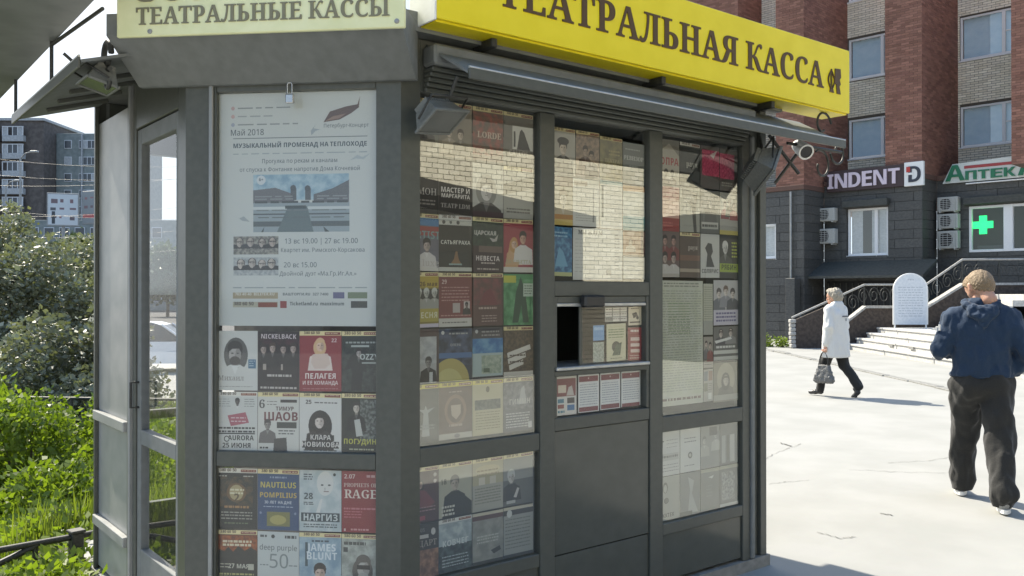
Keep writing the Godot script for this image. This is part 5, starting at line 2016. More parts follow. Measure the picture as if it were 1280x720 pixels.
	var fr := [
		["white poster with a grey bearded man's portrait, below the large white poster", [["bg", "c8cac6"], ["ov", 0.48, 0.40, 0.29, 0.40, "5a5a58"], ["fi", 0.46, 0.38, 0.19, "a8a4a0", "3c3a38", "c8cac6"], ["ov", 0.46, 0.50, 0.13, 0.10, "4a4644"], ["re", 0.0, 0.72, 1, 0.3, "c8cac6"], ["re", 0.78, 0.48, 0.18, 0.15, "46708c"], ["st", 0.8, 0.5, 0.14, 3, 0.04, "c8d4dc"], ["tx", "Михаил", 0.36, 0.75, 0.085, "7a7470", false, true], ["st", 0.08, 0.93, 0.8, 1, 0.03, "8a8a86"]]],
		["black poster of four men with white lettering across its top", [["bg", "2a2426"], ["mot", 0, 0.13, 1, 0.1, "4a2c34", "2a2426", 0.03, 3], ["tx", "NICKELBACK", 0.5, 0.05, 0.075, "d4c8cc"], ["fi", 0.14, 0.30, 0.085, "a89890", "3a302c", "1c1a1c"], ["fi", 0.36, 0.28, 0.085, "b0a098", "4a3c34", "201e20"], ["fi", 0.62, 0.29, 0.085, "a89890", "2c2624", "1a181a"], ["fi", 0.86, 0.28, 0.085, "b0a098", "3a302c", "1e1c1e"], ["re", 0.12, 0.55, 0.08, 0.10, "a0988e"], ["re", 0.56, 0.55, 0.05, 0.10, "98908a"], ["st", 0.22, 0.72, 0.6, 1, 0.05, "b8b4b0", 0.04], ["st", 0.06, 0.93, 0.88, 1, 0.04, "b0acA8", 0.035]]],
		["red poster of a fair woman in a pale dress, white lettering below", [["bg", "8a3238"], ["fi", 0.50, 0.24, 0.115, "d8b8a4", "d0b088", "d8ccc4", 1], ["po", [[0.32, 0.38], [0.68, 0.37], [0.74, 0.54], [0.62, 0.62], [0.36, 0.62], [0.28, 0.52]], "cdb9ae"], ["hd", 0], ["tx", "22", 0.83, 0.12, 0.065, "d8ccc8"], ["tx", "ПЕЛАГЕЯ", 0.5, 0.70, 0.095, "e0d8d4"], ["tx", "И ЕЕ КОМАНДА", 0.5, 0.83, 0.062, "dcd4d0"], ["st", 0.08, 0.95, 0.84, 1, 0.02, "b88888"]]],
		["dark green black poster of a man stretching his arms, pale lettering", [["bg", "242a28"], ["mot", 0, 0.2, 1, 0.8, "1c2220", "343c38", 0.03, 21], ["hd", 0], ["st", 0.1, 0.17, 0.85, 1, 0.05, "98a09c", 0.03], ["re", 0.25, 0.23, 0.5, 0.035, "a8b0ac"], ["po", [[0.05, 0.65], [0.25, 0.40], [0.45, 0.34], [0.60, 0.45], [0.55, 0.98], [0.25, 0.98], [0.30, 0.6]], "101412"], ["fi", 0.47, 0.36, 0.085, "a49c98", "2a2422", "161a18"], ["tx", "OZZY", 0.75, 0.37, 0.10, "b4bcb8"], ["re", 0.55, 0.51, 0.4, 0.025, "98a09c"]]],
		["white poster with a tilted pink stamp and black block lettering", [["bg", "c6c8c4"], ["hd", 3], ["st", 0.05, 0.12, 0.3, 4, 0.04, "8a8c88"], ["fi", 0.52, 0.17, 0.06, "5a5654", "2c2a2a", "c6c8c4"], ["st", 0.68, 0.12, 0.26, 4, 0.04, "7a7c78"], ["re", 0.0, 0.30, 1.0, 0.1, "c6c8c4"], ["po", [[0.28, 0.40], [0.72, 0.34], [0.80, 0.52], [0.36, 0.58]], "a45a68"], ["st", 0.36, 0.43, 0.36, 2, 0.06, "d0b8bc", 0.02], ["st", 0.06, 0.60, 0.88, 2, 0.06, "3c3c3a", 0.03], ["re", 0.06, 0.70, 0.88, 0.02, "30302e"], ["tx", "AURORA", 0.60, 0.74, 0.085, "343432"], ["ov", 0.26, 0.80, 0.07, 0.07, "343432"], ["ov", 0.26, 0.80, 0.05, 0.05, "c6c8c4"], ["tx", "25 ИЮНЯ", 0.5, 0.87, 0.085, "343432"]]],
		["white poster of a seated man, large dark red capital letters", [["bg", "cacac4"], ["hd", 0], ["tx", "6", 0.10, 0.12, 0.15, "4a4846", true, true], ["st", 0.22, 0.15, 0.25, 2, 0.05, "5a5856"], ["re", 0.55, 0.12, 0.4, 0.05, "3a3836"], ["tx", "ТИМУР", 0.66, 0.24, 0.07, "5a4a48"], ["tx", "ШАОВ", 0.56, 0.33, 0.15, "6a3a3c"], ["fi", 0.24, 0.55, 0.085, "8a8480", "4a4644", "6a6664"], ["re", 0.46, 0.50, 0.48, 0.10, "4a4a48"], ["st", 0.50, 0.64, 0.4, 2, 0.05, "5a5a58", 0.02], ["po", [[0.40, 0.78], [0.70, 0.76], [0.72, 0.99], [0.38, 0.99]], "4c4a48"], ["st", 0.05, 0.92, 0.2, 1, 0.05, "3a3a38", 0.03]]],
		["white poster of a dark-haired woman, black caption blocks", [["bg", "d0d0cc"], ["hd", 0], ["tx", "25", 0.22, 0.11, 0.075, "3a3836"], ["st", 0.36, 0.15, 0.55, 1, 0.05, "5a5856", 0.02], ["ov", 0.5, 0.55, 0.28, 0.36, "2a2624"], ["fi", 0.48, 0.47, 0.135, "cfc4bc", "2a2422", "3a3634", 1], ["re", 0.18, 0.70, 0.64, 0.10, "2e2c2a"], ["tx", "КЛАРА", 0.5, 0.70, 0.085, "d8d4d0"], ["re", 0.06, 0.81, 0.88, 0.115, "2e2c2a"], ["tx", "НОВИКОВА", 0.5, 0.815, 0.09, "dcd8d4"], ["st", 0.1, 0.95, 0.8, 1, 0.03, "4a4a48", 0.02]]],
		["black poster of a man in a white shirt with yellow green lettering", [["bg", "22261f"], ["mot", 0.5, 0.1, 0.5, 0.7, "2a302c", "78807c", 0.06, 33], ["hd", 0], ["fi", 0.40, 0.24, 0.105, "bcb4a8", "302c28", "141614"], ["po", [[0.34, 0.44], [0.50, 0.42], [0.58, 0.70], [0.40, 0.72]], "b8bab4"], ["tx", "ПОГУДИН", 0.5, 0.76, 0.105, "b8b84a"], ["st", 0.2, 0.92, 0.7, 1, 0.03, "a8aa90", 0.025]]],
		["near black poster with a golden burst in the middle, lower pane", [["bg", "232420"], ["mot", 0.1, 0.14, 0.8, 0.5, "232420", "54452c", 0.035, 40], ["ov", 0.5, 0.40, 0.24, 0.22, "6a5030"], ["ov", 0.5, 0.40, 0.17, 0.18, "a89a70"], ["st", 0.34, 0.34, 0.34, 2, 0.06, "d8d0b0", 0.03], ["tx", "2", 0.5, 0.42, 0.14, "54452c"], ["hd", 3], ["st", 0.06, 0.12, 0.2, 1, 0.05, "b0b0a8", 0.02], ["st", 0.66, 0.12, 0.26, 1, 0.05, "b0b0a8", 0.02], ["st", 0.2, 0.62, 0.6, 1, 0.05, "a07848", 0.04], ["st", 0.12, 0.72, 0.76, 3, 0.05, "9a9a90", 0.02], ["st", 0.2, 0.90, 0.6, 1, 0.05, "6a7a58", 0.02]]],
		["blue poster with tall yellow lettering and a stage picture", [["bg", "2e4a70"], ["hd", 0], ["st", 0.3, 0.12, 0.4, 1, 0.05, "8a9ab0", 0.03], ["tx", "NAUTILUS", 0.5, 0.21, 0.135, "c8b850"], ["tx", "POMPILIUS", 0.5, 0.38, 0.10, "c4a848"], ["tx", "30 ЛЕТ НА ДНЕ", 0.5, 0.52, 0.05, "c8ccd0"], ["st", 0.14, 0.61, 0.72, 1, 0.04, "a8b4c4", 0.015], ["re", 0.22, 0.70, 0.56, 0.24, "7a7848"], ["ov", 0.5, 0.83, 0.2, 0.11, "a8a060"], ["ov", 0.08, 0.72, 0.03, 0.03, "7a8aa4"], ["ov", 0.92, 0.72, 0.03, 0.03, "7a8aa4"]]],
		["pale blue grey poster of a bald woman's face, dark lettering", [["bg", "b4c0c2"], ["mot", 0, 0, 1, 1, "a8b6ba", "c4cccc", 0.02, 50], ["ov", 0.62, 0.22, 0.20, 0.28, "d0d2ce"], ["ov", 0.55, 0.24, 0.035, 0.02, "3a4244"], ["ov", 0.72, 0.24, 0.035, 0.02, "3a4244"], ["re", 0.58, 0.34, 0.12, 0.015, "7a6a68"], ["re", 0.60, 0.28, 0.02, 0.05, "9aa0a0"], ["st", 0.1, 0.06, 0.22, 3, 0.04, "4a5456", 0.02], ["ov", 0.84, 0.07, 0.035, 0.035, "26302f"], ["tx", "28", 0.22, 0.37, 0.11, "3a4446"], ["st", 0.1, 0.52, 0.24, 2, 0.03, "5a6466", 0.02], ["po", [[0.40, 0.70], [0.50, 0.48], [0.56, 0.46], [0.50, 0.70]], "d4d6d2"], ["re", 0.04, 0.70, 0.92, 0.145, "36444a"], ["tx", "НАРГИЗ", 0.5, 0.715, 0.115, "ccd4d4"], ["st", 0.1, 0.88, 0.8, 2, 0.04, "4a5658", 0.02]]],
		["deep red poster with white slab lettering, lower pane", [["bg", "84262c"], ["tx", "2.07", 0.22, 0.05, 0.075, "d0c8c4"], ["st", 0.68, 0.06, 0.26, 1, 0.05, "c09898", 0.04], ["tx", "PROPHETS OF", 0.52, 0.20, 0.085, "c8c0b4", true, true], ["tx", "RAGE", 0.52, 0.30, 0.17, "d8d0c4", true, true], ["st", 0.06, 0.60, 0.86, 1, 0.04, "b87078", 0.03], ["st", 0.06, 0.65, 0.5, 3, 0.045, "b06068", 0.02], ["st", 0.25, 0.94, 0.5, 1, 0.04, "c49090", 0.03], ["re", 0.06, 0.94, 0.05, 0.04, "d0b8b4"]]],
		["dark poster with an orange flame band and many small figures", [["bg", "262622"], ["re", 0, 0.08, 1, 0.22, "7a3c20"], ["mot", 0, 0.1, 1, 0.3, "6a3418", "a85c28", 0.05, 60], ["po", [[0, 0.4], [0.1, 0.32], [0.2, 0.36], [0.3, 0.28], [0.42, 0.36], [0.55, 0.26], [0.7, 0.34], [0.85, 0.28], [1, 0.34], [1, 0.5], [0, 0.5]], "262622"], ["hd", 0], ["st", 0.16, 0.17, 0.7, 2, 0.06, "d8ccb0", 0.04], ["tx", "27 МАЯ", 0.56, 0.56, 0.08, "c8c8b8"], ["st", 0.1, 0.56, 0.22, 2, 0.05, "a0a090", 0.02], ["re", 0.78, 0.56, 0.14, 0.10, "b0b0a0"], ["st", 0.08, 0.72, 0.84, 5, 0.05, "a8a868", 0.03]]],
		["white poster with a large thin grey number and lower-case title", [["bg", "bec4c2"], ["st", 0.06, 0.06, 0.2, 1, 0.05, "4a5050", 0.04], ["ov", 0.38, 0.08, 0.045, 0.045, "2c3232"], ["st", 0.66, 0.06, 0.28, 1, 0.05, "3a4040", 0.05], ["tx", "deep purple", 0.5, 0.22, 0.11, "5a6262", false], ["tx", "50", 0.52, 0.36, 0.24, "7a8484", false], ["st", 0.06, 0.55, 0.2, 1, 0.05, "7a8484", 0.02], ["st", 0.76, 0.55, 0.2, 1, 0.05, "7a8484", 0.02], ["po", [[0.14, 0.99], [0.18, 0.80], [0.24, 0.82], [0.28, 0.76], [0.36, 0.84], [0.48, 0.76], [0.56, 0.84], [0.66, 0.78], [0.76, 0.82], [0.84, 0.78], [0.9, 0.99]], "2c3434"]]],
		["light blue poster of a smiling man with white block capitals", [["bg", "8aa4b4"], ["mot", 0, 0, 1, 1, "7c98aa", "a8bcc6", 0.015, 70], ["hd", 0], ["st", 0.3, 0.12, 0.4, 1, 0.05, "3a4a54", 0.03], ["re", 0.14, 0.16, 0.06, 0.4, "3a5058"], ["tx", "JAMES", 0.54, 0.18, 0.125, "d8e0e4"], ["tx", "BLUNT", 0.54, 0.32, 0.125, "d8e0e4"], ["fi", 0.50, 0.66, 0.15, "c8b0a0", "2c2624", "30343a"]]],
		["grey poster of a long-haired bearded man in dark glasses", [["bg", "a4a8a0"], ["mot", 0, 0, 1, 1, "8a9088", "b4b8b0", 0.02, 80], ["hd", 0], ["st", 0.06, 0.13, 0.6, 1, 0.05, "4a4c48", 0.05], ["re", 0.05, 0.22, 0.12, 0.08, "4a4c48"], ["fi", 0.60, 0.55, 0.21, "b0aca4", "5c5852", "4a4844", 1], ["re", 0.42, 0.505, 0.36, 0.07, "2c2a28"], ["ov", 0.60, 0.70, 0.15, 0.12, "a0a09a"]]],
	]
	for i in 16:
		var c := i % 4
		var rw: int = i / 4
		poster(F, cx[c] + 0.001, cx[c + 1] - 0.001, rows[rw][0], rows[rw][1], z, fr[i][0], fr[i][1])
	# ---- first bay of the ticket side: six rows of four
	var col := [[0.096, 0.203], [0.205, 0.376], [0.380, 0.548], [0.551, 0.722]]
	var rowy := [[2.150, 2.385], [1.905, 2.140], [1.662, 1.902], [1.424, 1.655], [1.192, 1.418], [0.945, 1.186]]
	var nth := ["first", "second", "third", "fourth"]
	var nrow := ["top row", "second row", "third row", "fourth row", "fifth row", "bottom row"]
	var dark := "3c3a36"
	var r1 := [
		[["grey poster with one portrait", [["bg", "8a887e"], ["hd", 0], ["fi", 0.6, 0.45, 0.13, "c8bcae", "4c4642", "6a665e"]]], ["taupe poster with two small actors", [["bg", "8c8476"], ["hd", 0], ["fi", 0.32, 0.55, 0.10, "cdbfae", "4a3f36", "a39a8a"], ["fi", 0.66, 0.57, 0.10, "cdbfae", "4a3f36", "7d766a"]]], ["brown poster with a red haze and pale capitals", [["bg", "7d6a5e"], ["mot", 0, 0.1, 1, 0.8, "6f6257", "a5655a", 0.03, 5], ["hd", 0], ["tx", "LORDE", 0.55, 0.45, 0.12, "d8c8ba", true, true]]], ["grey poster of dark standing figures over pale ground", [["bg", "7e7a72"], ["hd", 0], ["re", 0.3, 0.25, 0.7, 0.45, "cfcfc8"], ["po", [[0.45, 0.7], [0.55, 0.35], [0.62, 0.3], [0.70, 0.36], [0.92, 0.7]], "302e2c"], ["re", 0.34, 0.36, 0.06, 0.3, "3a3836"], ["tx", "CALLOS", 0.5, 0.72, 0.10, "b8b4ac"]]]],
		[["black poster with thin white serif capitals", [["bg", "2c2a28"], ["tx", "ДЕМОН", 0.5, 0.55, 0.15, "c4c0b8", false, true], ["st", 0.3, 0.76, 0.6, 2, 0.06, "908c84", 0.03]]], ["dark brown poster with heavy two-line white title", [["bg", "34302c"], ["tx", "МАСТЕР И", 0.5, 0.50, 0.10, "dcd8d0"], ["tx", "МАРГАРИТА", 0.5, 0.62, 0.10, "dcd8d0"], ["tx", "ТЕАТР LDM", 0.5, 0.80, 0.08, "b8b4ac", true, true]]], ["white poster of a dark-eyed face with curly hair", [["bg", "b8b8ae"], ["ov", 0.45, 0.5, 0.34, 0.42, "8a8a82"], ["fi", 0.45, 0.50, 0.22, "d0ccc4", "6a6862", "4a4844"], ["re", 0, 0.9, 1, 0.1, "4a3a3c"]]], ["pale grey poster with a long dark diagonal stroke", [["bg", "a8a79c"], ["po", [[0, 0.35], [1, 0.15], [1, 0.40], [0, 0.55]], "55523f"], ["hd", 0], ["st", 0.1, 0.8, 0.8, 2, 0.06, "6a685e", 0.03]]]],
		[["blue and red poster with pale script and two figures", [["bg", "6a6a72"], ["re", 0, 0.075, 1, 0.13, "4a7aa0"], ["re", 0, 0.22, 1, 0.16, "9a4a44"], ["tx", "ARTIST", 0.6, 0.30, 0.14, "7a9a98"], ["fi", 0.65, 0.55, 0.12, "b4a49a", "302c2a", "cac6c0"], ["tx", "de luxe", 0.6, 0.80, 0.12, "b8b4ac", true, true], ["re", 0, 0.93, 1, 0.07, "c8c4ba"], ["hd", 0]]], ["black poster with white title and small seated idol", [["bg", "34342e"], ["hd", 3], ["re", 0, 0.075, 1, 0.10, "bcbcb0"], ["ov", 0.15, 0.125, 0.05, 0.05, "4a4a44"], ["ov", 0.36, 0.125, 0.04, 0.04, "5a5a54"], ["ov", 0.58, 0.125, 0.05, 0.05, "4a4a44"], ["tx", "САТЬЯГРАХА", 0.5, 0.44, 0.09, "d8d8cc"], ["po", [[0.36, 0.86], [0.45, 0.78], [0.50, 0.64], [0.56, 0.64], [0.60, 0.78], [0.68, 0.86]], "8a6a4a"], ["re", 0.30, 0.86, 0.4, 0.03, "8aa09a"], ["re", 0, 0.93, 1, 0.07, "bcbcb0"]]], ["green and wine poster with white title and dove", [["bg", "3a2a2a"], ["mot", 0, 0.08, 1, 0.45, "26342c", "3a4a3c", 0.03, 12], ["hd", 1], ["tx", "ЦАРСКАЯ", 0.42, 0.24, 0.085, "d0ccc4"], ["po", [[0.55, 0.36], [0.72, 0.38], [0.86, 0.28], [0.80, 0.42], [0.66, 0.44]], "b0aca4"], ["re", 0.2, 0.52, 0.78, 0.12, "6a5a52"], ["tx", "НЕВЕСТА", 0.5, 0.70, 0.095, "dcd4cc"], ["st", 0.28, 0.82, 0.45, 1, 0.04, "b8aca4", 0.03], ["st", 0.15, 0.93, 0.7, 1, 0.04, "a89c94", 0.03]]], ["red poster of a couple, man in white", [["bg", "964248"], ["hd", 0], ["po", [[0.05, 0.9], [0.2, 0.5], [0.45, 0.42], [0.5, 0.9]], "c0986c"], ["fi", 0.36, 0.46, 0.11, "d4b49c", "b48c58", "c4a078", 1], ["fi", 0.66, 0.35, 0.125, "c49c86", "342c28", "d0ccc4"], ["po", [[0.52, 0.85], [0.55, 0.55], [0.72, 0.48], [0.98, 0.56], [1, 0.85]], "d0ccc4"], ["tx", "ДЖУЛЬЕТТА", 0.5, 0.76, 0.10, "a8a684", true, true], ["re", 0, 0.90, 1, 0.10, "c8c4b8"]]]],
		[["yellow poster of three pale busts", [["bg", "8a7c34"], ["hd", 0], ["re", 0, 0.075, 1, 0.2, "b09a38"], ["tx", "26 мая", 0.7, 0.17, 0.09, "5a4420"], ["re", 0, 0.30, 1, 0.36, "3c3a34"], ["fi", 0.42, 0.38, 0.09, "b4b4a8", "c4c4ba", "9a9a90"], ["fi", 0.64, 0.38, 0.09, "b4b4a8", "c4c4ba", "9a9a90"], ["fi", 0.88, 0.38, 0.09, "b4b4a8", "c4c4ba", "9a9a90"], ["re", 0, 0.66, 1, 0.24, "a89c4a"], ["tx", "ПЕСНЯ", 0.65, 0.72, 0.11, "d0ccb0"], ["re", 0, 0.93, 1, 0.07, "c4bcc8"]]], ["brick red text poster with two tiny portraits", [["bg", "7a4440"], ["hd", 0], ["tx", "29", 0.16, 0.13, 0.08, "d0bcb4"], ["st", 0.08, 0.26, 0.84, 5, 0.06, "b48c84", 0.02], ["re", 0.42, 0.56, 0.22, 0.18, "b0a8a0"], ["re", 0.76, 0.53, 0.18, 0.18, "c0b8b0"], ["fi", 0.85, 0.60, 0.05, "6a5a54", "2c2826", "3a3634"], ["st", 0.06, 0.78, 0.9, 1, 0.05, "b48c84", 0.02], ["re", 0, 0.84, 1, 0.16, "c4c0b4"], ["st", 0.1, 0.91, 0.8, 1, 0.04, "6a6660", 0.02]]], ["wine poster with a dark red shape", [["bg", "5c423c"], ["hd", 0], ["mot", 0.05, 0.1, 0.9, 0.5, "5c423c", "824848", 0.02, 14], ["po", [[0.2, 0.6], [0.4, 0.35], [0.6, 0.28], [0.85, 0.6]], "74383c"], ["st", 0.2, 0.64, 0.6, 1, 0.05, "b09c90", 0.04], ["st", 0.3, 0.80, 0.5, 3, 0.05, "a8948a", 0.02]]], ["green poster of a walker with yellow corner", [["bg", "4c8a58"], ["mot", 0, 0.1, 1, 0.9, "3c7648", "68a070", 0.02, 15], ["po", [[0.3, 0.95], [0.42, 0.35], [0.58, 0.05], [0.74, 0.35], [0.86, 0.95], [0.66, 0.95], [0.6, 0.6], [0.5, 0.95]], "2c4a36"], ["re", 0, 0.03, 0.42, 0.14, "b8b848"], ["re", 0.66, 0.18, 0.34, 0.26, "b4c4b0"], ["st", 0.7, 0.22, 0.26, 4, 0.05, "6a7a68", 0.02]]]],
		[["grey and white poster of a kneeling violinist", [["bg", "5a4c4a"], ["re", 0, 0.14, 0.94, 0.86, "aeb0ac"], ["mot", 0, 0.14, 0.94, 0.5, "a4a8a6", "bcbebc", 0.03, 16], ["fi", 0.70, 0.62, 0.10, "8a8884", "4a4846", "3a3a3a"], ["re", 0.72, 0.80, 0.1, 0.2, "c8cac6"]]], ["dark blue poster of a yellow planet rising", [["bg", "3c4450"], ["mot", 0, 0, 1, 0.7, "343c48", "56627a", 0.02, 17], ["re", 0, 0.46, 1, 0.10, "54749c"], ["ov", 0.35, 1.02, 0.58, 0.60, "b4a868"], ["ov", 0.30, 1.10, 0.44, 0.46, "c4bc80"], ["ov", 0.12, 0.08, 0.05, 0.05, "c8c8c0"], ["tx", "ОПЕРА", 0.5, 0.28, 0.06, "a0a4a4"], ["st", 0.3, 0.08, 0.6, 1, 0.05, "a0a4a0", 0.03]]], ["blue sky and sea poster with a lone building", [["bg", "4c4a4c"], ["mot", 0, 0.22, 1, 0.3, "3c70a0", "70a0bc", 0.02, 18], ["re", 0, 0.50, 1, 0.45, "a8b8b4"], ["mot", 0.3, 0.55, 0.65, 0.36, "8a9a88", "b4bca8", 0.04, 19], ["re", 0.36, 0.80, 0.2, 0.08, "5a6a58"], ["ov", 0.14, 0.08, 0.05, 0.05, "c8c8c0"], ["st", 0.3, 0.07, 0.6, 2, 0.07, "989694", 0.03]]], ["brown poster with slanted heavy white lettering", [["bg", "54483c"], ["mot", 0, 0.1, 1, 0.78, "463c32", "6a5c4a", 0.05, 20], ["hd", 0], ["po", [[0.12, 0.52], [0.90, 0.36], [0.92, 0.46], [0.14, 0.62]], "d4d0c4"], ["po", [[0.14, 0.64], [0.74, 0.52], [0.76, 0.62], [0.16, 0.74]], "d4d0c4"], ["po", [[0.18, 0.77], [0.66, 0.66], [0.68, 0.76], [0.20, 0.87]], "d0ccc0"], ["st", 0.2, 0.56, 0.6, 2, 0.13, "54483c", 0.03], ["re", 0, 0.90, 1, 0.10, "c4c0b4"]]]],
		[["grey poster of a dancer with a yellow head strip", [["bg", "4c4e4a"], ["hd", 2], ["po", [[0.5, 0.9], [0.56, 0.5], [0.4, 0.42], [0.58, 0.44], [0.62, 0.36], [0.68, 0.44], [0.9, 0.40], [0.70, 0.50], [0.74, 0.9]], "a4a8a4"], ["st", 0.4, 0.7, 0.5, 2, 0.05, "90948e", 0.03]]], ["brown poster with a pale shield and branches", [["bg", "5a4238"], ["hd", 2], ["ov", 0.5, 0.5, 0.33, 0.40, "8a6c58"], ["ov", 0.5, 0.5, 0.25, 0.31, "5a4238"], ["po", [[0.36, 0.40], [0.66, 0.40], [0.66, 0.56], [0.52, 0.66], [0.38, 0.58]], "b8a894"], ["st", 0.3, 0.16, 0.4, 1, 0.04, "a8988a", 0.02], ["st", 0.3, 0.74, 0.4, 1, 0.04, "a8988a", 0.04], ["re", 0, 0.90, 1, 0.10, "b8b4a8"], ["ov", 0.55, 0.95, 0.09, 0.05, "8a8680"]]], ["cream poster with dark landscape strip and seal", [["bg", "b8b08c"], ["hd", 2], ["ov", 0.5, 0.17, 0.06, 0.08, "5a5238"], ["re", 0.08, 0.36, 0.84, 0.18, "4a5048"], ["mot", 0.08, 0.36, 0.84, 0.18, "3c4440", "6a7064", 0.05, 22], ["st", 0.1, 0.58, 0.8, 7, 0.05, "7a7258", 0.015]]], ["slate poster of dancers over white lines of text", [["bg", "5a5c60"], ["mot", 0, 0.1, 1, 0.5, "4c4e54", "7c7e80", 0.04, 23], ["hd", 0], ["po", [[0.5, 0.5], [0.6, 0.2], [0.7, 0.15], [0.78, 0.5]], "a4a6a4"], ["tx", "ГИММН", 0.55, 0.40, 0.10, "b8b8b0"], ["st", 0.08, 0.66, 0.8, 6, 0.05, "c0c2c0", 0.02], ["re", 0.84, 0.84, 0.12, 0.12, "c8c8c4"]]]],
	]
	for rw in 6:
		for c in 4:
			var crop := 0.36 if c == 0 else 0.0
			poster(R, col[c][0], col[c][1], rowy[rw][0], rowy[rw][1], z, "%s, %s, %s from corner post" % [r1[rw][c][0], nrow[rw], nth[c]], r1[rw][c][1], "posters in the kiosk's windows", crop)
	var low := [
		[["wine poster of a woman in red", [["bg", "4a2e30"], ["hd", 1], ["fi", 0.45, 0.30, 0.10, "b0948a", "302624", "7a3a40", 1], ["po", [[0.3, 0.7], [0.4, 0.4], [0.6, 0.42], [0.9, 0.66], [0.7, 0.75]], "74343c"], ["ov", 0.9, 0.16, 0.05, 0.05, "c8c0b8"], ["ov", 0.9, 0.27, 0.05, 0.05, "c8c0b8"], ["st", 0.3, 0.72, 0.6, 2, 0.06, "a07c7c", 0.02], ["re", 0.1, 0.88, 0.5, 0.08, "94404c"]]], ["pale poster of a man in black", [["bg", "aaa894"], ["hd", 1], ["tx", "18", 0.14, 0.28, 0.10, "4a4840"], ["fi", 0.48, 0.38, 0.14, "b4a898", "5a564e", "242422"], ["po", [[0.1, 1.0], [0.2, 0.62], [0.4, 0.52], [0.6, 0.52], [1.0, 0.76], [1.0, 1.0]], "242422"], ["st", 0.08, 0.78, 0.4, 3, 0.07, "c8c4b4", 0.04]]], ["cream poster of small portraits and brown lettering", [["bg", "b0a888"], ["hd", 1], ["ov", 0.5, 0.22, 0.4, 0.12, "c0b48c"], ["st", 0.14, 0.22, 0.72, 2, 0.07, "8a7c58", 0.03], ["re", 0.2, 0.36, 0.2, 0.16, "d0c8b4"], ["re", 0.56, 0.36, 0.2, 0.16, "c8c0ac"], ["re", 0, 0.5, 1, 0.5, "a4a294"], ["st", 0.08, 0.56, 0.84, 6, 0.055, "7a7868", 0.02]]], ["grey poster of a white-haired man in evening dress", [["bg", "8c8e88"], ["hd", 1], ["re", 0, 0.5, 1, 0.5, "5c5e5a"], ["fi", 0.26, 0.44, 0.13, "b8b4ac", "c4c4bc", "2a2a2a"], ["po", [[0.0, 0.9], [0.1, 0.6], [0.4, 0.56], [0.5, 0.9]], "2a2a2a"], ["po", [[0.34, 0.84], [0.46, 0.66], [0.54, 0.68], [0.44, 0.86]], "c0bcb4"], ["re", 0.1, 0.9, 0.3, 0.06, "b0b0a8"]]]],
		[["black and rust poster with pale capitals", [["bg", "33302c"], ["tx", "12.05", 0.45, 0.08, 0.07, "a8a49c", false], ["re", 0.1, 0.20, 0.6, 0.07, "c0bcb4"], ["ov", 0.85, 0.16, 0.07, 0.09, "c4c0b8"], ["tx", "МОЦАРТ", 0.5, 0.30, 0.13, "b4a898", false, true], ["mot", 0, 0.48, 1, 0.52, "6a4a38", "a47c60", 0.03, 30]]], ["pale blue misty poster with a white title", [["bg", "9aa4a4"], ["mot", 0, 0.1, 1, 0.5, "8a989a", "b8c0be", 0.02, 31], ["hd", 3], ["mot", 0, 0.5, 1, 0.5, "2c3234", "54605e", 0.03, 32], ["tx", "КОВЧЕГ", 0.5, 0.40, 0.12, "d0d4d0"], ["st", 0.1, 0.70, 0.8, 4, 0.06, "b0b8b4", 0.02]]], ["grey letter-like poster with faint script", [["bg", "8a8a82"], ["re", 0, 0.0, 1, 0.06, "c4bca4"], ["re", 0, 0.06, 1, 0.09, "5a3c3c"], ["mot", 0, 0.15, 1, 0.78, "808078", "98988e", 0.02, 33], ["st", 0.15, 0.45, 0.7, 3, 0.06, "b4b4a8", 0.03], ["po", [[0.6, 0.76], [0.9, 0.70], [0.94, 0.78], [0.7, 0.84]], "3c3c38"], ["re", 0, 0.94, 1, 0.06, "2c2c2a"]]], ["grey repertoire poster with fine lines of text", [["bg", "969890"], ["re", 0, 0.0, 1, 0.06, "c4bca4"], ["re", 0, 0.06, 1, 0.10, "3c3836"], ["ov", 0.2, 0.13, 0.09, 0.10, "c8c8c0"], ["st", 0.06, 0.24, 0.84, 9, 0.07, "6a6c66", 0.02], ["re", 0, 0.94, 1, 0.06, "2c2c2a"]]]],
	]
	for rw in 2:
		for c in 4:
			poster(R, col[c][0], col[c][1], [0.612, 0.380][rw], [0.842, 0.606][rw], z, "%s, lower pane, %s row, %s from post" % [low[rw][c][0], ["upper", "lower"][rw], nth[c]], low[rw][c][1], "posters in the kiosk's windows", 0.36 if c == 0 else 0.0)
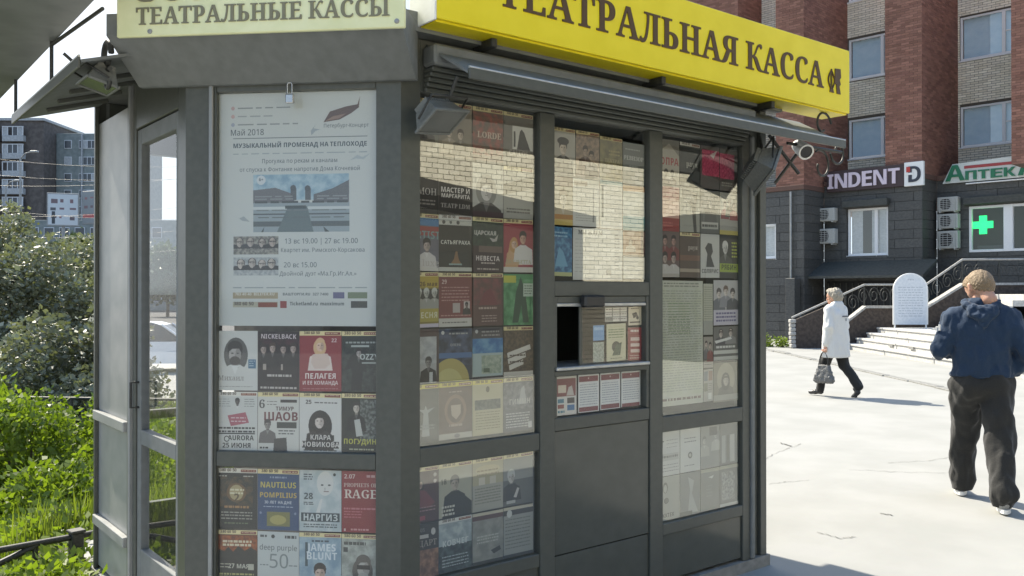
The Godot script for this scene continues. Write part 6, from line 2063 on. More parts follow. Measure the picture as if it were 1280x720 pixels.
	# ---- above the service window
	var over := [
		[0.832, 0.985, 2.130, 2.350, "grey poster of a woman in a dark hat above the service window", [["bg", "b0aea4"], ["hd", 0], ["fi", 0.5, 0.42, 0.17, "d2c4b4", "2a2826", "4a4844"], ["ov", 0.5, 0.28, 0.24, 0.12, "2c2a28"]]],
		[0.990, 1.145, 2.135, 2.350, "brown poster of two leaning actors above the service window", [["bg", "8a786a"], ["hd", 0], ["mot", 0, 0.1, 1, 0.8, "7a6a5c", "aa947f", 0.04, 41], ["fi", 0.4, 0.45, 0.12, "b09c8a", "3a302a", "5a4438"], ["fi", 0.66, 0.55, 0.12, "a8947f", "30281f", "4a3c34"]]],
		[1.150, 1.305, 2.130, 2.340, "olive brown poster with pale yellow script above the service window", [["bg", "7a7456"], ["mot", 0, 0, 1, 1, "6e684c", "8f885f", 0.02, 42], ["hd", 0], ["st", 0.4, 0.3, 0.5, 2, 0.08, "a49c70", 0.04], ["tx", "ТЕАТРА", 0.55, 0.50, 0.09, "b0a878", true, true]]],
		[1.310, 1.466, 2.120, 2.330, "slate grey poster with a white serif title above the service window", [["bg", "6c726f"], ["st", 0.1, 0.15, 0.7, 1, 0.05, "a0a4a0", 0.03], ["tx", "РЕВИЗОР", 0.5, 0.32, 0.13, "c8ccc8", true, true], ["st", 0.3, 0.55, 0.4, 1, 0.05, "9aa09c", 0.03]]],
		[0.832, 0.985, 1.890, 2.120, "cream and brown poster with an orange foot strip, above the service window", [["bg", "a8a088"], ["re", 0, 0.0, 1, 0.2, "6a5440"], ["fi", 0.5, 0.45, 0.18, "d0c8b4", "8a7c64", "b8ac90"], ["re", 0, 0.78, 1, 0.1, "b07c34"], ["re", 0, 0.88, 1, 0.12, "c8b060"]]],
		[0.832, 0.965, 1.650, 1.882, "saturated blue poster with pale figures beside the white lists", [["bg", "2c6894"], ["mot", 0, 0, 1, 1, "1e5480", "5c96b4", 0.025, 43], ["st", 0.1, 0.10, 0.7, 2, 0.07, "a8c8d8", 0.03], ["po", [[0.2, 0.8], [0.4, 0.4], [0.6, 0.5], [0.8, 0.8]], "6ca4c0"], ["re", 0, 0.92, 1, 0.08, "b8bc80"]]],
		[0.970, 1.145, 1.890, 2.120, "white list with narrow columns pinned above the service window", [["bg", "d0d0c8"], ["re", 0.04, 0.05, 0.5, 0.1, "a89c8c"], ["st", 0.1, 0.22, 0.8, 14, 0.05, "9a9a92", 0.012], ["re", 0.74, 0.2, 0.05, 0.7, "8a8c88"]]],
		[1.150, 1.305, 1.890, 2.125, "white list with a vertical grey caption above the service window", [["bg", "d4d4cc"], ["re", 0, 0, 1, 0.08, "6a9498"], ["re", 0.06, 0.12, 0.10, 0.66, "5a6664"], ["st", 0.24, 0.14, 0.7, 14, 0.055, "a0a29a", 0.012]]],
		[0.970, 1.305, 1.632, 1.884, "wide white sheet of fine print directly above the service window", [["bg", "d2d2ca"], ["tx", "МЫ ЖДЁМ", 0.35, 0.04, 0.09, "5a5c58", true, true, 0.5], ["st", 0.05, 0.22, 0.70, 10, 0.068, "a4a69e", 0.012], ["st", 0.84, 0.1, 0.1, 12, 0.06, "8a8c84", 0.02], ["re", 0.66, 0.80, 0.10, 0.10, "8a8a84"]]],
		[1.310, 1.466, 1.885, 2.110, "white and turquoise poster with an orange top band", [["bg", "c0c4bc"], ["re", 0, 0, 1, 0.12, "a8783c"], ["po", [[0, 0.2], [0.5, 0.16], [1, 0.3], [1, 0.7], [0, 0.7]], "ccd0c8"], ["re", 0, 0.68, 1, 0.20, "3c8c98"], ["re", 0, 0.86, 1, 0.14, "6a9a9c"]]],
		[1.310, 1.466, 1.760, 1.880, "tan card with small pale figures beside the wide white sheet", [["bg", "946c4c"], ["fi", 0.35, 0.5, 0.10, "c8b49c", "4a3628", "c0b4a0"], ["re", 0.82, 0, 0.18, 1, "5c3030"]]],
		[1.310, 1.466, 1.640, 1.752, "blank white slip beside the wide white sheet", [["bg", "cfcfc6"], ["st", 0.1, 0.3, 0.7, 2, 0.2, "b4b4aa", 0.03]]],
	]
	for e in over:
		poster(R, e[0], e[1], e[2], e[3], z, e[4], e[5], "posters in the kiosk's windows")
	# ---- stuck to the sliding pane and under the counter
	var zs := -0.0335
	var slips := [
		[1.190, 1.345, 1.425, 1.498, "grid of small white business cards on the sliding pane", [["bg", "8a8a80"], ["re", 0.02, 0.04, 0.3, 0.26, "d0ccc0"], ["re", 0.36, 0.04, 0.3, 0.26, "d0ccc0"], ["re", 0.70, 0.04, 0.28, 0.26, "d0ccc0"], ["re", 0.02, 0.37, 0.3, 0.26, "ccc8bc"], ["re", 0.36, 0.37, 0.3, 0.26, "d0ccc0"], ["re", 0.70, 0.37, 0.28, 0.26, "d0ccc0"], ["re", 0.36, 0.70, 0.3, 0.26, "d0ccc0"], ["re", 0.70, 0.70, 0.28, 0.26, "ccc8bc"], ["st", 0.05, 0.12, 0.9, 3, 0.33, "5a4c48", 0.05]]],
		[1.355, 1.449, 1.405, 1.498, "cream notice with a black camera pictogram on the sliding pane", [["bg", "c8c0a8"], ["st", 0.2, 0.06, 0.6, 1, 0.1, "6a5c50", 0.06], ["po", [[0.28, 0.36], [0.62, 0.28], [0.74, 0.48], [0.40, 0.62]], "2c2a28"], ["ov", 0.70, 0.60, 0.10, 0.10, "2c2a28"], ["re", 0.1, 0.80, 0.8, 0.08, "5a4c44"]]],
		[1.200, 1.335, 1.230, 1.415, "cream flyer with green lettering and a black figure on the sliding pane", [["bg", "c4c0a0"], ["st", 0.1, 0.14, 0.8, 4, 0.07, "6a7c54", 0.03], ["ov", 0.5, 0.62, 0.22, 0.20, "3c4238"], ["po", [[0.3, 0.85], [0.5, 0.55], [0.8, 0.5], [0.72, 0.85]], "4a5a48"], ["st", 0.2, 0.92, 0.6, 1, 0.04, "6a6c54", 0.02]]],
		[1.350, 1.449, 1.228, 1.395, "dark red price list with white rows on the sliding pane", [["bg", "8a3838"], ["st", 0.2, 0.07, 0.6, 1, 0.05, "d8ccc4", 0.06], ["re", 0.2, 0.30, 0.66, 0.10, "c8b4ac"], ["re", 0.2, 0.48, 0.66, 0.10, "c8b4ac"], ["re", 0.2, 0.66, 0.66, 0.10, "c8b4ac"], ["st", 0.15, 0.84, 0.7, 2, 0.07, "c0a8a0", 0.03]]],
		[1.110, 1.185, 1.335, 1.410, "small sky blue leaflet on the sliding pane", [["bg", "6c98c0"], ["re", 0.1, 0.1, 0.8, 0.2, "94b4d0"]]],
		[1.110, 1.185, 1.230, 1.328, "small grey green leaflet on the sliding pane", [["bg", "98a094"], ["mot", 0, 0, 1, 1, "848c80", "b0b8aa", 0.04, 45]]],
		[0.858, 1.000, 0.990, 1.174, "notice sheet with a red picture and small payment logos under the counter", [["bg", "cccac2"], ["re", 0.12, 0.06, 0.84, 0.46, "7a3c38"], ["re", 0.18, 0.22, 0.36, 0.2, "c8bca8"], ["po", [[0.55, 0.5], [0.65, 0.28], [0.8, 0.24], [0.9, 0.5]], "b8b0a8"], ["re", 0.16, 0.58, 0.28, 0.10, "4a7a8a"], ["re", 0.58, 0.56, 0.32, 0.14, "4a4440"], ["re", 0.16, 0.72, 0.28, 0.10, "8a4a40"], ["re", 0.58, 0.74, 0.32, 0.14, "3c6a94"], ["st", 0.16, 0.88, 0.3, 1, 0.1, "4a7a8a", 0.06]]],
	]
	for i in 3:
		slips.append([1.012 + i * 0.146, 1.150 + i * 0.146, 0.992 + 0.002 * i, 1.174, ["first", "second", "third"][i] + " white printed rule sheet with red bands, counted from the picture notice", [["bg", "d0d2d0"], ["re", 0.04, 0.04, 0.92, 0.15, "74323a"], ["ov", 0.5, 0.10, 0.03, 0.03, "c8b4b4"], ["st", 0.08, 0.26, 0.84, 9, 0.065, "8a9098", 0.02], ["re", 0.04, 0.86 if i < 2 else 0.90, 0.92, 0.12, "74323a"]]])
	for e in slips:
		poster(R, e[0], e[1], e[2], e[3], zs, e[4], e[5], "slips on the service window", 0.0, 110, "notice", "notice")
	# ---- third bay
	var c3 := [[1.574, 1.734], [1.738, 1.900], [1.905, 2.066], [2.070, 2.232]]
	var third := [
		[["white house-shaped poster with red capitals", [["bg", "7d7a72"], ["po", [[0, 0.3], [0.5, 0.08], [1, 0.35], [1, 1], [0, 1]], "a8a498"], ["tx", "ОПРА", 0.5, 0.40, 0.18, "a03c3c"], ["fi", 0.35, 0.75, 0.09, "8a847a", "3a3430", "5a4a44"], ["fi", 0.65, 0.76, 0.09, "8a847a", "3a3430", "5a4a44"]]], ["black poster with a small pale script title", [["bg", "2c302e"], ["hd", 3], ["tx", "рауя", 0.6, 0.42, 0.12, "b8b8b0", true, true]]], ["brown poster with crimson flower and ribbon", [["bg", "5c5652"], ["mot", 0.1, 0.1, 0.9, 0.6, "a03858", "d0607c", 0.06, 51], ["po", [[0.5, 0.2], [0.9, 0.08], [0.7, 0.28]], "d0c8c4"]]], ["brown poster of a crimson bouquet", [["bg", "5c5650"], ["mot", 0.0, 0.12, 0.8, 0.6, "a43c5c", "d46884", 0.06, 52], ["st", 0.1, 0.8, 0.6, 2, 0.06, "9a9890", 0.03]]]],
		[["red poster with a pale middle band", [["bg", "943c38"], ["re", 0, 0.28, 1, 0.42, "d0a898"], ["st", 0.1, 0.8, 0.6, 2, 0.06, "b06058", 0.03]]], ["grey poster with a dark standing silhouette", [["bg", "a4a498"], ["po", [[0.1, 0.0], [0.9, 0.1], [0.8, 0.5], [0.85, 1], [0.7, 1], [0.6, 0.4], [0.1, 0.2]], "4a4a42"], ["st", 0.3, 0.2, 0.5, 1, 0.05, "b8b8ac", 0.05]]], ["grey poster of a seated woman over a boxed title", [["bg", "6a6c66"], ["fi", 0.55, 0.30, 0.13, "b4b0a8", "3a3836", "5a5a54"], ["re", 0.06, 0.74, 0.88, 0.16, "b8b8ae"], ["st", 0.1, 0.79, 0.8, 1, 0.05, "5a5a54", 0.06]]], ["pale poster of three dancers in red", [["bg", "a4a49a"], ["fi", 0.3, 0.3, 0.09, "c0b4a8", "3a302c", "8a4448"], ["fi", 0.55, 0.25, 0.09, "c0b4a8", "3a302c", "5a5a54"], ["fi", 0.78, 0.32, 0.09, "c0b4a8", "3a302c", "94484c"], ["re", 0, 0.9, 1, 0.1, "b8ac60"]]]],
		[["poster of two portraits over two figures in white", [["bg", "6a5a54"], ["fi", 0.3, 0.2, 0.12, "b08c80", "302826", "7a4440"], ["fi", 0.72, 0.2, 0.12, "b08c80", "302826", "7a4440"], ["fi", 0.3, 0.58, 0.13, "b4a498", "2c2826", "c4c0b8"], ["fi", 0.72, 0.58, 0.13, "b4a498", "2c2826", "c4c0b8"], ["re", 0, 0.92, 1, 0.08, "b0aca0"]]], ["brown striped poster with a small script title", [["bg", "5c5046"], ["hd", 0], ["tx", "рауя", 0.65, 0.28, 0.10, "c0b8ac", true, true], ["re", 0, 0.5, 1, 0.12, "7a5c4c"], ["re", 0, 0.8, 1, 0.08, "a89c88"]]], ["white poster of a black swan-like silhouette", [["bg", "c4c4bc"], ["po", [[0.3, 0.75], [0.36, 0.45], [0.24, 0.32], [0.4, 0.2], [0.6, 0.22], [0.66, 0.4], [0.56, 0.5], [0.74, 0.75]], "3c3e3c"], ["tx", "СОЛЯРИС", 0.5, 0.80, 0.12, "4a4c48"]]], ["black poster of an old man with lime green lettering", [["bg", "30342e"], ["fi", 0.3, 0.3, 0.16, "c4c4bc", "d0d0c8", "4a4c46"], ["st", 0.65, 0.15, 0.3, 5, 0.08, "a8b44a", 0.04], ["re", 0, 0.66, 1, 0.20, "98ac38"], ["tx", "РЯБИН", 0.5, 0.68, 0.13, "3c4420"]]]],
	]
	for rw in 3:
		for c in 4:
			poster(R, c3[c][0], c3[c][1], rowy[rw][0] - 0.01, rowy[rw][1] - 0.01, z, "%s, %s, %s from service window" % [third[rw][c][0], nrow[rw], nth[c]], third[rw][c][1], "posters in the kiosk's windows", 0.0, 130)
	var sched := [["bg", "c2c4b2"], ["st", 0.1, 0.02, 0.8, 2, 0.02, "7a7c70", 0.008], ["mot", 0.0, 0.06, 1, 0.86, "c6c8b8", "bcc0a8", 0.01, 55], ["st", 0.04, 0.08, 0.92, 40, 0.0205, "9a9c90", 0.006], ["st", 0.2, 0.18, 0.5, 12, 0.022, "8a9a78", 0.006], ["re", 0.44, 0.1, 0.005, 0.8, "a8aa9c"], ["st", 0.05, 0.94, 0.9, 1, 0.02, "5a3c38", 0.02]]
	poster(R, 1.576, 1.925, 0.975, 1.635, z, "tall white timetable sheet of fine rows beside the service window", sched, "", 0.0, 330)
	var odd := [
		[1.930, 2.010, 1.340, 1.620, "narrow cream list pinned beside the tall timetable", [["bg", "b8b8a4"], ["st", 0.08, 0.06, 0.84, 20, 0.044, "94967f", 0.015], ["re", 0, 0.72, 1, 0.28, "a4a498"]]],
		[1.930, 2.010, 1.160, 1.330, "small poster of two faces beside the tall timetable", [["bg", "9c968a"], ["fi", 0.3, 0.25, 0.14, "d0c0b0", "4a403a", "6a6a6a"], ["fi", 0.72, 0.3, 0.14, "c8b8a8", "3a322c", "8a4c48"], ["st", 0.1, 0.72, 0.8, 3, 0.08, "5a544c", 0.03]]],
		[1.930, 2.010, 0.975, 1.150, "small grey collage poster low beside the tall timetable", [["bg", "a8a498"], ["re", 0.06, 0.06, 0.4, 0.3, "6c7478"], ["re", 0.54, 0.06, 0.4, 0.3, "8a6a58"], ["re", 0.06, 0.42, 0.4, 0.26, "7a7a64"], ["st", 0.54, 0.44, 0.4, 4, 0.06, "5a564e", 0.02], ["re", 0.5, 0.74, 0.35, 0.2, "d4d4ca"], ["soft", 0, 0, 1, 1]]],
		[2.015, 2.232, 1.390, 1.640, "grey poster of a crowd, nearest the end post", [["bg", "bab8b4"], ["fi", 0.22, 0.30, 0.10, "d4c8bc", "4a4440", "6a6c70"], ["fi", 0.50, 0.24, 0.10, "d8ccc0", "6a5444", "8c8c90"], ["fi", 0.78, 0.30, 0.10, "d0c4b8", "3c3632", "54565a"], ["re", 0, 0.66, 1, 0.34, "c8c4cc"], ["st", 0.1, 0.72, 0.8, 3, 0.08, "6a6488", 0.04]]],
		[2.015, 2.232, 1.190, 1.382, "grey poster with white strokes by the end post", [["bg", "6a6a66"], ["fi", 0.3, 0.2, 0.09, "c8bcb0", "3a3430", "4a4a4c"], ["fi", 0.7, 0.18, 0.09, "c8bcb0", "3a3430", "8a8a88"], ["po", [[0.05, 0.40], [0.7, 0.30], [0.75, 0.36], [0.1, 0.48]], "e0e0da"], ["st", 0.1, 0.56, 0.8, 1, 0.08, "dcdcd4", 0.06], ["re", 0, 0.68, 1, 0.10, "d0d0c6"], ["re", 0, 0.86, 1, 0.10, "d0d0c6"]]],
		[2.015, 2.232, 0.965, 1.182, "olive arched portrait poster low by the end post", [["bg", "7a7666"], ["ov", 0.5, 0.42, 0.36, 0.40, "a09a84"], ["fi", 0.5, 0.45, 0.13, "b4aea2", "3a3630", "5a5850", 1], ["re", 0, 0.82, 1, 0.14, "9a9a8e"]]],
	]
	for e in odd:
		poster(R, e[0], e[1], e[2], e[3], z, e[4], e[5], "posters in the kiosk's windows", 0.0, 110)
	var l3 := [
		[["white form-like sheet with boxed text", [["bg", "c0c2bc"], ["tx", "Т", 0.15, 0.2, 0.16, "4a4c48"], ["st", 0.35, 0.2, 0.55, 3, 0.08, "7a7c78", 0.015], ["re", 0.05, 0.5, 0.9, 0.16, "a8aaa4"], ["st", 0.1, 0.55, 0.8, 1, 0.08, "5a5c58", 0.05], ["st", 0.05, 0.75, 0.9, 3, 0.07, "7a7c78", 0.015]]], ["white sheet with frame and black seal", [["bg", "c4c6c0"], ["st", 0.2, 0.22, 0.6, 2, 0.08, "5a5c58", 0.02], ["ov", 0.5, 0.62, 0.11, 0.11, "3c3e3c"], ["ov", 0.5, 0.62, 0.06, 0.06, "a0a29c"], ["st", 0.2, 0.84, 0.5, 1, 0.05, "7a7c78", 0.02]]], ["grey poster of two pale standing figures", [["bg", "8a8c86"], ["fi", 0.2, 0.35, 0.10, "b4b4ac", "6a6a64", "a4a49c"], ["fi", 0.8, 0.25, 0.10, "b4b4ac", "5a5a54", "b0b0a8"], ["re", 0.45, 0.05, 0.4, 0.2, "3c3e3c"]]], ["grey poster of ghostly columns of figures", [["bg", "6c6e6a"], ["re", 0.1, 0.3, 0.2, 0.65, "a8aaa4"], ["re", 0.55, 0.3, 0.25, 0.65, "b4b6b0"], ["re", 0.38, 0.3, 0.12, 0.6, "54564f"]]]],
		[["cream poster of a child in cap", [["bg", "a4a498"], ["ov", 0.3, 0.25, 0.12, 0.18, "6a6a60"], ["ov", 0.3, 0.27, 0.08, 0.13, "b0b0a4"], ["ov", 0.35, 0.55, 0.12, 0.10, "54544c"], ["tx", "ККТЕК", 0.45, 0.84, 0.10, "2c2c2a"]]], ["grey poster of a flowing white dress", [["bg", "7c7e78"], ["po", [[0.4, 0.1], [0.7, 0.2], [0.6, 0.5], [0.9, 0.95], [0.4, 0.95], [0.5, 0.4]], "a8aaa4"], ["re", 0, 0.9, 0.6, 0.1, "4a4a44"]]], ["plain grey poster with a tiny white bird", [["bg", "74766f"], ["re", 0, 0, 1, 0.08, "a8a690"], ["po", [[0.4, 0.2], [0.7, 0.16], [0.6, 0.24]], "c8cac4"], ["st", 0.3, 0.4, 0.3, 4, 0.08, "8a8c86", 0.02]]], ["grey poster of a white fountain-like shape", [["bg", "666863"], ["re", 0, 0, 1, 0.08, "a8a690"], ["mot", 0.1, 0.15, 0.7, 0.7, "5a5c58", "b8bab4", 0.06, 66], ["re", 0, 0.93, 1, 0.07, "c0c2bc"]]]],
	]
	for rw in 2:
		for c in 4:
			poster(R, c3[c][0], c3[c][1], [0.612, 0.380][rw], [0.845, 0.607][rw], z, "%s, lower pane, %s row, %s from door" % [l3[rw][c][0], ["upper", "lower"][rw], nth[c]], l3[rw][c][1], "posters in the kiosk's windows", 0.0, 130)
	pin_up()


# ---------------------------------------------------------------- lamps, brackets and a padlock on the kiosk
func floodlight(label: String, at: Transform3D, sc := 1.0):
	var o := thing("floodlight", label, "floodlight", at)
	var s := surf()
	var hz := 0.075 * sc
	# tapered housing: wide at the glass, narrow at the back
	var f := [Vector2(0.11, 0.075) * sc, Vector2(0.085, 0.05) * sc]
	var ring = func(h: Vector2, z: float) -> Array:
		return [Vector3(-h.x, -h.y, z), Vector3(h.x, -h.y, z), Vector3(h.x, h.y, z), Vector3(-h.x, h.y, z)]
	var a: Array = ring.call(f[0], 0.0)
	var b: Array = ring.call(f[1], -hz)
	for i in 4:
		var j := (i + 1) % 4
		quad(s, a[i], a[j], b[j], b[i], ((a[i] + a[j]) * 0.5 * Vector3(1, 1, 0)).normalized() + Vector3(0, 0, -0.3))
	quad(s, b[0], b[1], b[2], b[3], Vector3(0, 0, -1))
	part(o, "housing", s, M.lamp_grey)
	s = surf()
	var w := 0.012 * sc
	box(s, Vector3(-f[0].x - w, -f[0].y - w, 0.001), Vector3(f[0].x + w, -f[0].y, 0.016 * sc), 0.002)
	box(s, Vector3(-f[0].x - w, f[0].y, 0.001), Vector3(f[0].x + w, f[0].y + w, 0.016 * sc), 0.002)
	box(s, Vector3(-f[0].x - w, -f[0].y, 0.001), Vector3(-f[0].x, f[0].y, 0.016 * sc), 0.002)
	box(s, Vector3(f[0].x, -f[0].y, 0.001), Vector3(f[0].x + w, f[0].y, 0.016 * sc), 0.002)
	part(o, "rim", s, M.lamp_grey)
	s = surf()
	box(s, Vector3(-f[0].x, -f[0].y, 0.002), Vector3(f[0].x, f[0].y, 0.008), 0.0)
	part(o, "front_glass", s, M.lamp_glass)
	for i in 11:
		s = surf()
		var x := lerpf(-0.08, 0.08, i / 10.0) * sc
		box(s, Vector3(x - 0.002, -0.045 * sc, -hz - 0.024 * sc), Vector3(x + 0.002, 0.045 * sc, -hz - 0.0005), 0.0)
		part(o, "cooling_fin", s, M.lamp_grey)
	s = surf()
	box(s, Vector3(0.02, 0.0505, -0.05) * sc, Vector3(0.065, 0.056, -0.02) * sc, 0.001)
	part(o, "type_plate", s, M.white)
	s = surf()
	tube(s, [Vector3(-0.13, -0.02, -0.02) * sc, Vector3(-0.13, 0.11, -0.05) * sc, Vector3(0.13, 0.11, -0.05) * sc, Vector3(0.13, -0.02, -0.02) * sc], 0.006 * sc, 6)
	tube(s, [Vector3(0, 0.11, -0.05) * sc, Vector3(0, 0.20, -0.09) * sc], 0.009 * sc, 6)
	part(o, "yoke", s, M.iron)


func scroll(par: Node3D, nm: String, f: Transform3D, c: Vector2, r0: float, r1: float, a0: float, a1: float, z: float, th := 0.007):
	var pts := []
	for i in 29:
		var t := i / 28.0
		var a := lerpf(a0, a1, t)
		pts.append(Vector3(c.x + cos(a) * lerpf(r0, r1, t), c.y + sin(a) * lerpf(r0, r1, t), z))
	var s := surf()
	tube(s, pts, th, 6)
	part(par, nm, s, M.iron, par.global_transform.affine_inverse() * f)


func fittings():
	M.lamp_grey = grained(95, lin(0.12, 0.128, 0.12), lin(0.17, 0.178, 0.166), 0.03, 4.0, 0.5)
	M.steel = flat(lin(0.45, 0.46, 0.46), 0.25, 0.9)
	M.lamp_glass = flat(lin(0.10, 0.105, 0.10), 0.08)
	var R: Transform3D = T.R
	var L: Transform3D = T.L
	# turned about the face's axes: x tips it down, y swings it sideways
	var pose = func(f: Transform3D, x: float, y: float, z: float, tip: float, swing: float, roll: float) -> Transform3D:
		return Transform3D(f.basis * Basis.from_euler(Vector3(deg_to_rad(tip), deg_to_rad(swing), deg_to_rad(roll))), f * Vector3(x, y, z))
	var p := on_face(R, 552, 150, 0.14)
	floodlight("grey floodlight under the canopy beside the kiosk's corner post", pose.call(R, p.x, p.y, 0.14, 55.0, 25.0, 12.0), 0.85)
	p = on_face(R, 958, 213, 0.16)
	floodlight("grey floodlight hanging below the far end of the ticket side canopy", pose.call(R, p.x, p.y, 0.16, 25.0, 50.0, -30.0), 1.05)
	p = on_face(L, 122, 105, 0.32)
	floodlight("grey floodlight with fins above the kiosk door", pose.call(L, p.x, p.y, 0.32, 75.0, 0.0, 0.0), 0.75)
	# wrought brackets under the far end of the canopy
	var o := thing("scroll_bracket", "black wrought iron scroll bracket under the far end of the yellow sign", "bracket", moved(R, 2.5, 2.4, 0.10))
	var inv := o.global_transform.affine_inverse()
	var s := surf()
	tube(s, [Vector3(2.456, 2.20, 0.06), Vector3(2.62, 2.43, 0.14)], 0.010, 6)
	tube(s, [Vector3(2.40, 2.47, 0.06), Vector3(2.60, 2.26, 0.12)], 0.010, 6)
	part(o, "brace", s, M.iron, inv * R)
	scroll(o, "curl", R, Vector2(2.80, 2.32), 0.10, 0.035, 2.2, -3.4, 0.14)
	scroll(o, "curl", R, Vector2(2.98, 2.42), 0.085, 0.03, 3.3, 9.0, 0.14)
	scroll(o, "curl", R, Vector2(2.80, 2.56), 0.09, 0.03, 0.2, 5.2, 0.15)
	s = surf()
	tube(s, [Vector3(2.46, 2.42, 0.14), Vector3(3.0, 2.42, 0.15)], 0.009, 6)
	part(o, "arm", s, M.iron, inv * R)
	# a small white camera-like lamp beside it
	p = on_face(R, 1003, 186, 0.16)
	o = thing("security_camera", "small white bullet camera on the scroll bracket", "camera", Transform3D(R.basis * Basis.from_euler(Vector3(0.5, -0.5, 0)), R * Vector3(p.x, p.y, 0.16)))
	s = surf()
	lathe(s, [Vector2(0.0, -0.07), Vector2(0.034, -0.065), Vector2(0.040, -0.02), Vector2(0.046, 0.05), Vector2(0.046, 0.055), Vector2(0.036, 0.055)], 16, Transform3D(Basis(Vector3.RIGHT, PI / 2), Vector3.ZERO))
	part(o, "body", s, M.white)
	s = surf()
	lathe(s, [Vector2(0.036, 0.050), Vector2(0.0, 0.051)], 16, Transform3D(Basis(Vector3.RIGHT, PI / 2), Vector3.ZERO))
	part(o, "lens", s, M.black)
	s = surf()
	tube(s, [Vector3(0, 0.04, -0.03), Vector3(0, 0.10, -0.05)], 0.010, 6)
	part(o, "mount", s, M.white)
	# bent brackets at the door side
	o = thing("scroll_bracket", "black wrought iron scroll bracket at the end of the pale sign board", "bracket", moved(L, 1.45, 2.5, 0.2))
	var q := on_face(L, 133, 70, 0.30)
	scroll(o, "curl", L, q, 0.065, 0.03, 0.0, 5.6, 0.30, 0.012)
	scroll(o, "curl", L, q + Vector2(0.02, -0.10), 0.05, 0.02, 1.0, 6.0, 0.30, 0.010)
	# padlock hanging over the big poster
	var F: Transform3D = T.F
	p = on_face(F, 363, 123, 0.02)
	o = thing("padlock", "small steel padlock hanging on the rail above the large white poster", "padlock", moved(F, p.x, p.y, 0.030))
	s = surf()
	box(s, Vector3(-0.018, -0.022, -0.008), Vector3(0.018, 0.016, 0.008), 0.004)
	part(o, "body", s, M.steel)
	s = surf()
	tube(s, [Vector3(-0.010, 0.016, 0), Vector3(-0.010, 0.055, 0), Vector3(-0.006, 0.063, 0), Vector3(0.006, 0.063, 0), Vector3(0.010, 0.055, 0), Vector3(0.010, 0.016, 0)], 0.0035, 6)
	part(o, "shackle", s, M.steel)


